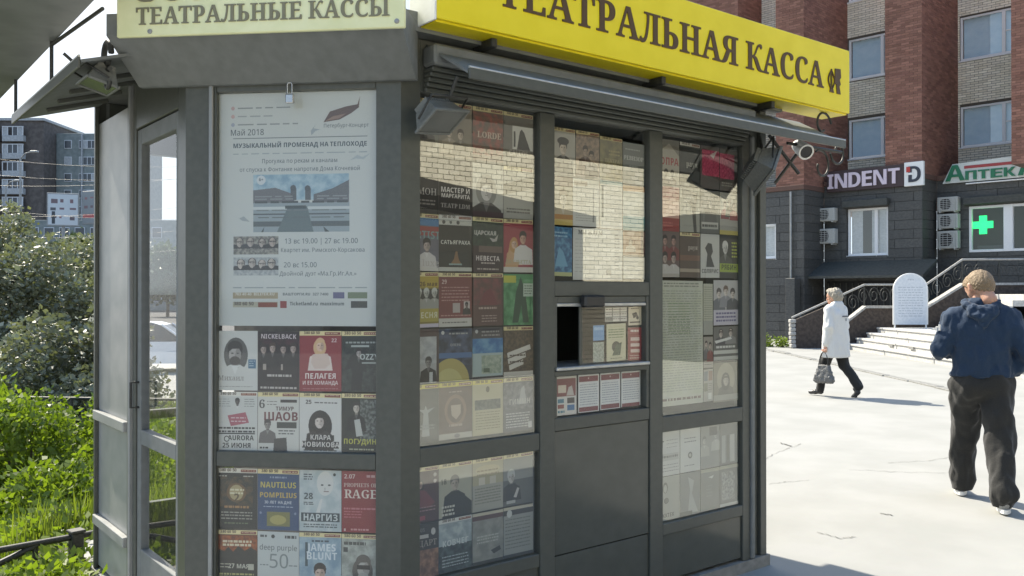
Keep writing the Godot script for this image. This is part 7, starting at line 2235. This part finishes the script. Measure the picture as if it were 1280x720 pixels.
# ---------------------------------------------------------------- people
func nets(caps: Array, cell: float, k: float, cuts := [], wob := 0.0, wf := Vector3.ONE, sd := 1) -> Array:
	# joins tapered bars [from, to, radius, radius] into one smooth skin; cuts are [point, normal] that trim what lies beyond
	var lo := Vector3.ONE * 1e9
	var hi := -lo
	for c in caps:
		var r: float = maxf(c[2], c[3])
		for p in [c[0], c[1]]:
			lo = lo.min(p - Vector3.ONE * r)
			hi = hi.max(p + Vector3.ONE * r)
	var pad := cell * 3.0 + wob
	lo -= Vector3.ONE * pad
	hi += Vector3.ONE * pad
	var nx := int((hi.x - lo.x) / cell) + 2
	var ny := int((hi.y - lo.y) / cell) + 2
	var nz := int((hi.z - lo.z) / cell) + 2
	var sx := 1
	var sy := nx
	var sz := nx * ny
	var f := PackedFloat32Array()
	f.resize(nx * ny * nz)
	f.fill(1.0)
	for c in caps:
		var a: Vector3 = c[0]
		var ba: Vector3 = c[1] - a
		var l2 := maxf(ba.length_squared(), 1e-9)
		var ra: float = c[2]
		var rb: float = c[3]
		var m := maxf(ra, rb) + k + cell * 2.0
		var p0: Vector3 = ((a.min(c[1]) - Vector3.ONE * m - lo) / cell).floor()
		var p1: Vector3 = ((a.max(c[1]) + Vector3.ONE * m - lo) / cell).ceil()
		for iz in range(maxi(0, int(p0.z)), mini(nz, int(p1.z) + 1)):
			for iy in range(maxi(0, int(p0.y)), mini(ny, int(p1.y) + 1)):
				var i := iz * sz + iy * sy + maxi(0, int(p0.x))
				for ix in range(maxi(0, int(p0.x)), mini(nx, int(p1.x) + 1)):
					var pa := Vector3(lo.x + ix * cell, lo.y + iy * cell, lo.z + iz * cell) - a
					var h := clampf(pa.dot(ba) / l2, 0.0, 1.0)
					var d := (pa - ba * h).length() - (ra + (rb - ra) * h)
					var o := f[i]
					var e := maxf(k - absf(o - d), 0.0) / k
					f[i] = minf(o, d) - e * e * k * 0.25
					i += 1
	if wob > 0.0 or cuts.size():
		var n := FastNoiseLite.new()
		n.seed = sd
		n.frequency = 1.0
		n.fractal_octaves = 2
		var i := 0
		for iz in nz:
			for iy in ny:
				for ix in nx:
					var v := f[i]
					if v < 0.08 and v > -0.08:
						var p := Vector3(lo.x + ix * cell, lo.y + iy * cell, lo.z + iz * cell)
						if wob > 0.0:
							v += n.get_noise_3d(p.x * wf.x, p.y * wf.y, p.z * wf.z) * wob
					if v < 0.2:
						var p2 := Vector3(lo.x + ix * cell, lo.y + iy * cell, lo.z + iz * cell)
						for c in cuts:
							v = maxf(v, (p2 - c[0]).dot(c[1]) + (n.get_noise_3d(p2.x * wf.x, p2.y * wf.y, p2.z * wf.z) * c[2] if c.size() > 2 else 0.0))
					f[i] = v
					i += 1
	var vs := PackedVector3Array()
	var ns := PackedVector3Array()
	var at := PackedInt32Array()
	at.resize(f.size())
	at.fill(-1)
	var corner := [0, sx, sy, sx + sy, sz, sx + sz, sy + sz, sx + sy + sz]
	var edges := [[0, 1], [2, 3], [4, 5], [6, 7], [0, 2], [1, 3], [4, 6], [5, 7], [0, 4], [1, 5], [2, 6], [3, 7]]
	for iz in nz - 1:
		for iy in ny - 1:
			var i := iz * sz + iy * sy
			for ix in nx - 1:
				var inside := 0
				for c in corner:
					if f[i + c] < 0.0:
						inside += 1
				if inside > 0 and inside < 8:
					var sum := Vector3.ZERO
					var cnt := 0
					for e in edges:
						var va := f[i + corner[e[0]]]
						var vb := f[i + corner[e[1]]]
						if (va < 0.0) != (vb < 0.0):
							var t := va / (va - vb)
							var pa := Vector3(e[0] & 1, (e[0] >> 1) & 1, e[0] >> 2)
							var pb := Vector3(e[1] & 1, (e[1] >> 1) & 1, e[1] >> 2)
							sum += pa.lerp(pb, t)
							cnt += 1
					sum /= cnt
					at[i] = vs.size()
					vs.append(lo + (Vector3(ix, iy, iz) + sum) * cell)
					var g := Vector3(f[i + sx] + f[i + sx + sy] + f[i + sx + sz] + f[i + sx + sy + sz] - f[i] - f[i + sy] - f[i + sz] - f[i + sy + sz],
						f[i + sy] + f[i + sx + sy] + f[i + sy + sz] + f[i + sx + sy + sz] - f[i] - f[i + sx] - f[i + sz] - f[i + sx + sz],
						f[i + sz] + f[i + sx + sz] + f[i + sy + sz] + f[i + sx + sy + sz] - f[i] - f[i + sx] - f[i + sy] - f[i + sx + sy])
					ns.append(g.normalized())
				i += 1
	var idx := PackedInt32Array()
	for iz in range(1, nz - 1):
		for iy in range(1, ny - 1):
			var i := iz * sz + iy * sy + 1
			for ix in range(1, nx - 1):
				var ins := f[i] < 0.0
				for ax in 3:
					var st: int = [sx, sy, sz][ax]
					if ins != (f[i + st] < 0.0):
						var u: int = [sy, sz, sx][ax]
						var v: int = [sz, sx, sy][ax]
						var q := [at[i - u - v], at[i - v], at[i], at[i - u]]
						if q.min() >= 0:
							for j in ([0, 2, 1, 0, 3, 2] if ins else [0, 1, 2, 0, 2, 3]):
								idx.append(q[j])
				i += 1
	return [vs, ns, idx]


func skin_mesh(pieces: Array) -> ArrayMesh:
	# pieces: [net, transform]; all become one surface
	var vs := PackedVector3Array()
	var ns := PackedVector3Array()
	var idx := PackedInt32Array()
	for p in pieces:
		var base := vs.size()
		var xf: Transform3D = p[1]
		vs.append_array(xf * (p[0][0] as PackedVector3Array))
		ns.append_array(Transform3D(xf.basis.orthonormalized(), Vector3.ZERO) * (p[0][1] as PackedVector3Array))
		for i in p[0][2]:
			idx.append(base + i)
	var a := []
	a.resize(Mesh.ARRAY_MAX)
	a[Mesh.ARRAY_VERTEX] = vs
	a[Mesh.ARRAY_NORMAL] = ns
	a[Mesh.ARRAY_INDEX] = idx
	var m := ArrayMesh.new()
	m.add_surface_from_arrays(Mesh.PRIMITIVE_TRIANGLES, a)
	return m


func head_caps() -> Array:
	# a head round its own middle, face towards -z
	var V3 = func(x, y, z) -> Vector3: return Vector3(x, y, z)
	return [[V3.call(0, 0.03, 0.02), V3.call(0, 0.03, -0.025), 0.086, 0.082], [V3.call(0, -0.01, 0.035), V3.call(0, 0.0, 0.0), 0.076, 0.08],
		[V3.call(0, -0.06, -0.04), V3.call(0, -0.085, -0.062), 0.052, 0.036], [V3.call(-0.034, -0.03, -0.05), V3.call(-0.03, -0.055, -0.052), 0.036, 0.03], [V3.call(0.034, -0.03, -0.05), V3.call(0.03, -0.055, -0.052), 0.036, 0.03],
		[V3.call(0, -0.103, -0.07), V3.call(0, -0.105, -0.074), 0.022, 0.02], [V3.call(0, 0.0, -0.098), V3.call(0, -0.034, -0.114), 0.010, 0.014], [V3.call(-0.032, 0.018, -0.084), V3.call(0.032, 0.018, -0.084), 0.016, 0.016],
		[V3.call(-0.018, -0.068, -0.094), V3.call(0.018, -0.068, -0.094), 0.010, 0.010], [V3.call(-0.084, 0.012, 0.008), V3.call(-0.088, -0.022, 0.0), 0.016, 0.011], [V3.call(0.084, 0.012, 0.008), V3.call(0.088, -0.022, 0.0), 0.016, 0.011],
		[V3.call(0, -0.07, 0.03), V3.call(0, -0.13, 0.04), 0.055, 0.054]]


func hand_caps(grip := 0.5, side := 1.0) -> Array:
	# a hand that hangs from its wrist at the origin, fingers down, palm towards -z; side tells where the thumb is
	var c := [[Vector3(-0.012, 0.02, 0), Vector3(-0.02, -0.04, 0), 0.024, 0.018], [Vector3(0.012, 0.02, 0), Vector3(0.02, -0.04, 0), 0.024, 0.018], [Vector3(-0.026, -0.078, 0), Vector3(0.026, -0.078, 0), 0.014, 0.014], [Vector3(-0.022, -0.05, 0), Vector3(0.022, -0.05, 0), 0.017, 0.017]]
	for i in 4:
		var x := -0.030 + 0.020 * i
		var l: float = [0.026, 0.031, 0.033, 0.030][i] if side > 0.0 else [0.030, 0.033, 0.031, 0.026][i]
		var p := Vector3(x, -0.085, 0)
		var an := 0.25 + grip * 0.6
		for j in 3:
			var q := p + Vector3(0, -cos(an), -sin(an)) * l * (1.0 - 0.15 * j)
			c.append([p, q, 0.0092 - 0.0008 * j, 0.0086 - 0.0008 * j])
			p = q
			an += 0.35 + grip * 0.9
	var t := Vector3(0.026 * side, -0.03, -0.006)
	var t2 := t + Vector3(0.020 * side, -0.032, -0.014)
	c.append([t, t2, 0.012, 0.010])
	c.append([t2, t2 + Vector3(0.004 * side, -0.026, -0.014), 0.0098, 0.0085])
	return c


func cloth(sd: int, c0: Color, c1: Color, rough := 0.9) -> StandardMaterial3D:
	var m := grained(sd, c0, c1, 0.04, 5.0, rough, 0.06)
	m.uv1_world_triplanar = false
	m.rim_enabled = true
	m.rim = 0.25
	return m


func people():
	var E := Transform3D()
	var skin := flat(lin(0.50, 0.28, 0.19), 0.55)
	skin.subsurf_scatter_enabled = true
	skin.subsurf_scatter_strength = 0.15
	var eye := flat(lin(0.03, 0.025, 0.02), 0.2)
	# ---- the man reading his phone, back to the camera
	var o := thing("person", "person in navy hooded sweatshirt and loose black trousers walking with bowed head", "person", Transform3D(Basis(Vector3.UP, deg_to_rad(-24.0)), W(3.515, 6.59)))
	var head := Transform3D(Basis(Vector3.UP, deg_to_rad(34.0)) * Basis(Vector3.RIGHT, deg_to_rad(-30.0)), Vector3(-0.008, 1.612, -0.045))
	var S := 1.0
	var body := [[Vector3(0, 1.0, 0), Vector3(0, 1.36, 0), 0.12, 0.12], [Vector3(-0.10, 1.36, 0), Vector3(0.10, 1.36, 0), 0.07, 0.07], [Vector3(0, 1.38, 0.01), Vector3(-0.005, 1.53, -0.02), 0.065, 0.056],
		[Vector3(-0.18, 1.40, 0), Vector3(-0.275, 1.14, 0.03), 0.055, 0.045], [Vector3(-0.275, 1.14, 0.03), Vector3(-0.09, 1.11, -0.26), 0.044, 0.030],
		[Vector3(0.18, 1.40, 0), Vector3(0.285, 1.13, 0.05), 0.055, 0.045], [Vector3(0.285, 1.13, 0.04), Vector3(0.215, 0.97, -0.09), 0.044, 0.030],
		[Vector3(-0.09, 0.93, 0), Vector3(-0.10, 0.50, -0.19), 0.085, 0.055], [Vector3(-0.10, 0.50, -0.19), Vector3(-0.115, 0.09, -0.27), 0.052, 0.036],
		[Vector3(0.09, 0.93, 0), Vector3(0.10, 0.50, 0.10), 0.085, 0.055], [Vector3(0.10, 0.50, 0.10), Vector3(0.11, 0.10, 0.27), 0.052, 0.036],
		[Vector3(-0.115, 0.06, -0.27), Vector3(-0.12, 0.045, -0.42), 0.034, 0.028], [Vector3(0.11, 0.06, 0.27), Vector3(0.12, 0.045, 0.12), 0.034, 0.028], [Vector3(0, 0.95, 0), Vector3(0, 1.05, 0), 0.11, 0.11]]
	var lh := Transform3D(Basis(Vector3(0, 1, 0), 0.55) * Basis(Vector3(1, 0, 0), 1.45), Vector3(-0.085, 1.11, -0.265))
	var rh := Transform3D(Basis(Vector3(0, 1, 0), 0.9) * Basis(Vector3(1, 0, 0), 0.5), Vector3(0.205, 0.955, -0.10))
	part(o, "body", skin_mesh([[nets(body, 0.016, 0.03), E], [nets(head_caps(), 0.005, 0.022), head], [nets(hand_caps(0.7, 1.0), 0.0035, 0.008), lh], [nets(hand_caps(0.6, -1.0), 0.0035, 0.008), rh]]), skin)
	var s: SurfaceTool
	for x in [-0.032, 0.032]:
		s = surf()
		lathe(s, [Vector2(0, -0.008), Vector2(0.009, -0.004), Vector2(0.009, 0.004), Vector2(0, 0.008)], 10, head * Transform3D(Basis(), Vector3(x, -0.002, -0.086)))
		part(o, "eye", s, eye)
	var scalp := [[Vector3(0, 0.034, 0.022), Vector3(0, 0.038, -0.030), 0.0925, 0.088], [Vector3(0, -0.005, 0.038), Vector3(0, 0.01, 0.0), 0.081, 0.085], [Vector3(0, -0.055, 0.042), Vector3(0, -0.02, 0.038), 0.056, 0.067]]
	var hm := grained(110, lin(0.10, 0.062, 0.030), lin(0.42, 0.31, 0.185), 0.05, 9.0, 0.55, 0.3)
	hm.uv1_world_triplanar = false
	part(o, "hair", skin_mesh([[nets(scalp, 0.005, 0.02, [[Vector3(0, 0.028, -0.070), Vector3(0, -0.66, -0.75), 0.02], [Vector3(0, -0.075, 0.05), Vector3(0, -1, -0.55), 0.02], [Vector3(0.0, 0.0, -0.012), Vector3(0, -0.75, -0.66), 0.014]], 0.0045, Vector3(48, 34, 48), 4), head]]), hm)
	var navy := cloth(111, lin(0.008, 0.024, 0.056), lin(0.014, 0.038, 0.080))
	var top := [[Vector3(-0.080, 1.00, 0), Vector3(-0.100, 1.33, 0), 0.112, 0.118], [Vector3(0.080, 1.00, 0), Vector3(0.100, 1.33, 0), 0.112, 0.118], [Vector3(0, 1.00, 0.025), Vector3(0, 1.36, 0.022), 0.122, 0.116],
		[Vector3(-0.15, 1.385, 0.0), Vector3(0.15, 1.385, 0.0), 0.076, 0.076], [Vector3(-0.12, 1.42, 0.01), Vector3(-0.03, 1.485, 0.0), 0.060, 0.062], [Vector3(0.12, 1.42, 0.01), Vector3(0.03, 1.485, 0.0), 0.060, 0.062],
		[Vector3(-0.188, 1.375, 0), Vector3(-0.282, 1.14, 0.03), 0.080, 0.066], [Vector3(-0.282, 1.14, 0.03), Vector3(-0.115, 1.11, -0.24), 0.065, 0.048],
		[Vector3(0.188, 1.375, 0), Vector3(0.292, 1.13, 0.04), 0.080, 0.066], [Vector3(0.292, 1.13, 0.04), Vector3(0.225, 0.99, -0.07), 0.064, 0.052],
		[Vector3(-0.095, 0.955, 0.0), Vector3(0.095, 0.955, 0.0), 0.116, 0.116]]
	part(o, "sweatshirt", skin_mesh([[nets(top, 0.011, 0.03, [[Vector3(0, 0.945, 0), Vector3(0, -1, 0)], [Vector3(0, 1.525, -0.02), Vector3(0, 1, -0.2)]], 0.020, Vector3(10, 6, 10), 7), E]]), navy)
	# the hood lies folded on the shoulders
	var hd := []
	var ring := [Vector3(-0.070, 1.50, -0.075), Vector3(-0.105, 1.492, -0.01), Vector3(-0.098, 1.475, 0.055), Vector3(-0.055, 1.455, 0.10), Vector3(0.0, 1.445, 0.115), Vector3(0.055, 1.455, 0.10), Vector3(0.098, 1.475, 0.055), Vector3(0.105, 1.492, -0.01), Vector3(0.070, 1.50, -0.075)]
	for i in ring.size() - 1:
		hd.append([ring[i], ring[i + 1], 0.030, 0.030])
	hd.append([Vector3(-0.07, 1.425, 0.095), Vector3(0.0, 1.39, 0.125), 0.040, 0.040])
	hd.append([Vector3(0.07, 1.425, 0.095), Vector3(0.0, 1.39, 0.125), 0.040, 0.040])
	hd.append([Vector3(-0.04, 1.40, 0.115), Vector3(0.0, 1.33, 0.130), 0.034, 0.022])
	hd.append([Vector3(0.04, 1.40, 0.115), Vector3(0.0, 1.33, 0.130), 0.034, 0.022])
	part(o, "hood", skin_mesh([[nets(hd, 0.008, 0.016, [], 0.012, Vector3(16, 16, 16), 12), E]]), navy)
	var rib := []
	for i in 21:
		var an := TAU * i / 20.0
		rib.append(Vector3(cos(an) * 0.198, 0.955 + 0.004 * sin(an * 3.0), sin(an) * 0.108))
	s = surf()
	tube(s, rib, 0.022, 8)
	part(o, "hem_band", s, navy)
	# three slanting bars on the upper arm
	s = surf()
	for i in 3:
		var y := 1.285 + 0.0
		var b := Transform3D(Basis(Vector3.UP, -0.55), Vector3(-0.305 + 0.004 * i, y - 0.02 * 0, 0.052))
		extrude(s, PackedVector2Array([Vector2(-0.035 + i * 0.022, 0), Vector2(-0.020 + i * 0.022, 0), Vector2(-0.008 + i * 0.016, 0.018 + i * 0.014), Vector2(-0.020 + i * 0.016, 0.018 + i * 0.014)]), 0.0, 0.012, b)
	part(o, "emblem", s, M.white)
	var black := cloth(112, lin(0.014, 0.014, 0.013), lin(0.028, 0.028, 0.026))
	var legs := [[Vector3(-0.085, 0.90, 0.0), Vector3(0.085, 0.90, 0.0), 0.128, 0.128], [Vector3(-0.07, 0.87, 0.04), Vector3(0.07, 0.87, 0.04), 0.11, 0.11],
		[Vector3(-0.095, 0.86, 0), Vector3(-0.105, 0.50, -0.18), 0.122, 0.098], [Vector3(-0.105, 0.50, -0.18), Vector3(-0.118, 0.13, -0.26), 0.097, 0.088],
		[Vector3(0.095, 0.86, 0), Vector3(0.108, 0.50, 0.10), 0.122, 0.098], [Vector3(0.108, 0.50, 0.10), Vector3(0.115, 0.13, 0.26), 0.097, 0.088],
		[Vector3(-0.118, 0.12, -0.26), Vector3(-0.118, 0.06, -0.26), 0.086, 0.07], [Vector3(0.115, 0.12, 0.26), Vector3(0.115, 0.06, 0.26), 0.086, 0.07]]
	part(o, "trousers", skin_mesh([[nets(legs, 0.013, 0.025, [[Vector3(0, 0.035, 0), Vector3(0, -1, 0)], [Vector3(0, 0.975, 0), Vector3(0, 1, 0)]], 0.024, Vector3(7, 4, 7), 9), E]]), black)
	var shoe_m := cloth(113, lin(0.20, 0.20, 0.19), lin(0.34, 0.34, 0.33), 0.7)
	for e in [[Vector3(-0.118, 0, -0.245), -1.0], [Vector3(0.115, 0, 0.285), 1.0]]:
		var h: Vector3 = e[0]
		var up := [[h + Vector3(0, 0.060, 0), h + Vector3(0.01 * e[1], 0.055, -0.10), 0.042, 0.040], [h + Vector3(0.01 * e[1], 0.05, -0.10), h + Vector3(0.015 * e[1], 0.042, -0.20), 0.042, 0.036], [h + Vector3(0, 0.07, -0.02), h + Vector3(0, 0.11, -0.02), 0.040, 0.036]]
		var shp := part(o, "shoe", skin_mesh([[nets(up, 0.007, 0.02, [[Vector3(0, 0.028, 0), Vector3(0, -1, 0)]]), E]]), shoe_m)
		s = surf()
		var poly := PackedVector2Array()
		for i in 24:
			var an := TAU * i / 24.0
			poly.append(Vector2(h.x + 0.008 * e[1] + cos(an) * (0.046 if sin(an) > 0 else 0.042), h.z - 0.09 + sin(an) * 0.150))
		extrude(s, poly, -0.003, -0.032, Transform3D(Basis(Vector3(1, 0, 0), Vector3(0, 0, 1), Vector3(0, -1, 0)), Vector3.ZERO))
		part(shp, "sole", s, M.white)

	# ---- the woman in the white jacket
	o = thing("person", "person in a long white jacket and dark trousers walking towards the flats", "person", Transform3D(Basis(Vector3.UP, deg_to_rad(40.0)), W(4.93, 13.4)))
	head = Transform3D(Basis(Vector3.UP, deg_to_rad(12.0)) * Basis(Vector3.RIGHT, deg_to_rad(-6.0)) * Basis.from_scale(Vector3.ONE * 0.95), Vector3(0, 1.505, -0.03))
	body = [[Vector3(0, 0.86, 0), Vector3(0, 1.25, 0), 0.12, 0.11], [Vector3(-0.10, 1.28, 0), Vector3(0.10, 1.28, 0), 0.06, 0.06], [Vector3(0, 1.28, 0.01), Vector3(0, 1.40, 0), 0.06, 0.055],
		[Vector3(-0.17, 1.31, 0), Vector3(-0.24, 1.06, 0.03), 0.045, 0.038], [Vector3(-0.24, 1.06, 0.03), Vector3(-0.235, 0.80, -0.03), 0.036, 0.025], [Vector3(0.17, 1.31, 0), Vector3(0.235, 1.06, 0.0), 0.045, 0.038], [Vector3(0.235, 1.06, 0.0), Vector3(0.215, 0.83, -0.09), 0.036, 0.025],
		[Vector3(-0.08, 0.85, 0), Vector3(-0.085, 0.47, -0.15), 0.08, 0.05], [Vector3(-0.085, 0.47, -0.15), Vector3(-0.085, 0.09, -0.22), 0.048, 0.034], [Vector3(0.08, 0.85, 0), Vector3(0.085, 0.47, 0.08), 0.08, 0.05], [Vector3(0.085, 0.47, 0.08), Vector3(0.085, 0.15, 0.33), 0.048, 0.034]]
	lh = Transform3D(Basis(Vector3.UP, 1.3), Vector3(-0.235, 0.79, -0.035))
	rh = Transform3D(Basis(Vector3.UP, -1.3), Vector3(0.213, 0.82, -0.095))
	part(o, "body", skin_mesh([[nets(body, 0.016, 0.03), E], [nets(head_caps(), 0.006, 0.022), head], [nets(hand_caps(1.0, -1.0), 0.004, 0.008), lh], [nets(hand_caps(0.5, 1.0), 0.004, 0.008), rh]]), skin)
	for x in [-0.032, 0.032]:
		s = surf()
		lathe(s, [Vector2(0, -0.008), Vector2(0.009, -0.004), Vector2(0.009, 0.004), Vector2(0, 0.008)], 10, head * Transform3D(Basis(), Vector3(x, -0.002, -0.086)))
		part(o, "eye", s, eye)
	scalp = [[Vector3(0, 0.040, 0.026), Vector3(0, 0.046, -0.035), 0.108, 0.098], [Vector3(0, -0.01, 0.046), Vector3(0, 0.01, 0.0), 0.094, 0.096], [Vector3(0, -0.07, 0.05), Vector3(0, -0.02, 0.045), 0.066, 0.08]]
	var hm2 := grained(114, lin(0.24, 0.21, 0.16), lin(0.48, 0.43, 0.35), 0.06, 12.0, 0.6, 0.15)
	hm2.uv1_world_triplanar = false
	part(o, "hair", skin_mesh([[nets(scalp, 0.006, 0.02, [[Vector3(0, 0.025, -0.075), Vector3(0, -0.66, -0.75)], [Vector3(0, -0.10, 0), Vector3(0, -1, 0)], [Vector3(0, 0, -0.02), Vector3(0, -0.6, -0.8)]], 0.014, Vector3(26, 18, 26), 5), head]]), hm2)
	var wj := cloth(115, lin(0.60, 0.60, 0.58), lin(0.70, 0.70, 0.68))
	var jk := [[Vector3(-0.10, 0.64, 0), Vector3(-0.095, 1.22, 0), 0.155, 0.125], [Vector3(0.10, 0.64, 0), Vector3(0.095, 1.22, 0), 0.155, 0.125], [Vector3(0, 0.64, 0.02), Vector3(0, 1.24, 0.03), 0.165, 0.125],
		[Vector3(-0.15, 1.305, 0), Vector3(0.15, 1.305, 0), 0.078, 0.078], [Vector3(-0.10, 1.345, 0.0), Vector3(0, 1.40, 0.01), 0.06, 0.06], [Vector3(0.10, 1.345, 0.0), Vector3(0, 1.40, 0.01), 0.06, 0.06], [Vector3(-0.07, 1.405, 0.03), Vector3(0.07, 1.405, 0.03), 0.042, 0.042], [Vector3(0, 1.38, 0.06), Vector3(0, 1.33, 0.09), 0.06, 0.05],
		[Vector3(-0.185, 1.31, 0), Vector3(-0.252, 1.06, 0.03), 0.076, 0.068], [Vector3(-0.252, 1.06, 0.03), Vector3(-0.238, 0.82, -0.025), 0.066, 0.058], [Vector3(0.185, 1.31, 0), Vector3(0.247, 1.06, 0.0), 0.076, 0.068], [Vector3(0.247, 1.06, 0.0), Vector3(0.218, 0.85, -0.085), 0.066, 0.058]]
	part(o, "jacket", skin_mesh([[nets(jk, 0.013, 0.03, [[Vector3(0, 0.59, 0), Vector3(0, -1, 0)]], 0.014, Vector3(8, 4, 8), 3), E]]), wj)
	s = surf()
	for i in 6:
		box(s, Vector3(-0.085 + i * 0.03, 1.205, 0.155), Vector3(-0.062 + i * 0.03, 1.225, 0.165), 0.001)
	box(s, Vector3(0.0, 1.145, 0.155), Vector3(0.018, 1.185, 0.166), 0.001)
	part(o, "back_print", s, flat(lin(0.12, 0.13, 0.15), 0.8))
	legs = [[Vector3(-0.08, 0.82, 0), Vector3(0.08, 0.82, 0), 0.11, 0.11], [Vector3(-0.08, 0.80, 0), Vector3(-0.087, 0.47, -0.145), 0.108, 0.078], [Vector3(-0.087, 0.47, -0.145), Vector3(-0.086, 0.09, -0.215), 0.076, 0.066], [Vector3(0.08, 0.80, 0), Vector3(0.087, 0.47, 0.085), 0.108, 0.078], [Vector3(0.087, 0.47, 0.085), Vector3(0.086, 0.16, 0.325), 0.076, 0.066]]
	part(o, "trousers", skin_mesh([[nets(legs, 0.014, 0.025, [[Vector3(0, 0.05, 0), Vector3(0, -1, 0)]], 0.014, Vector3(8, 4, 8), 6), E]]), black)
	for e in [[Vector3(-0.086, 0.0, -0.20), 0.0], [Vector3(0.086, 0.035, 0.345), 0.75]]:
		var h2: Vector3 = e[0]
		var tip := Transform3D(Basis(Vector3.RIGHT, -e[1]), h2)
		var up2 := [[Vector3(0, 0.055, 0), Vector3(0, 0.05, -0.09), 0.036, 0.034], [Vector3(0, 0.045, -0.09), Vector3(0, 0.034, -0.18), 0.036, 0.030], [Vector3(0, 0.06, 0), Vector3(0, 0.12, 0.0), 0.036, 0.034]]
		part(o, "shoe", skin_mesh([[nets(up2, 0.008, 0.02, [[Vector3(0, 0.004, 0), Vector3(0, -1, 0)]]), tip]]), M.black)
	# her bag hangs from the closed hand
	var hand: Vector3 = o.transform * Vector3(-0.235, 0.685, -0.06)
	var bag := thing("handbag", "dark patterned handbag hanging from the white-jacketed walker's hand", "handbag", Transform3D(o.transform.basis, hand - Vector3(0, 0.46, 0)))
	var bp := []
	for i in 7:
		var y := 0.03 + i * 0.034
		var hw := 0.115 - 0.008 * i
		var th := 0.048 - 0.004 * i
		bp.append([Vector3(-0.012, y, -hw), Vector3(-0.012, y, hw), th, th])
		bp.append([Vector3(0.012, y, -hw), Vector3(0.012, y, hw), th, th])
	var bm := grained(116, lin(0.02, 0.02, 0.02), lin(0.30, 0.30, 0.29), 0.09, 6.0, 0.5)
	bm.uv1_world_triplanar = false
	part(bag, "bag_body", skin_mesh([[nets(bp, 0.008, 0.02, [], 0.012, Vector3(20, 14, 20), 8), E]]), bm)
	for x in [-0.025, 0.025]:
		s = surf()
		var pts := []
		for i in 13:
			var an := PI * i / 12.0
			pts.append(Vector3(x * (1.0 - 0.8 * sin(an)), 0.22 + 0.235 * sin(an), -cos(an) * 0.075))
		tube(s, pts, 0.007, 6)
		part(bag, "handle", s, M.black)
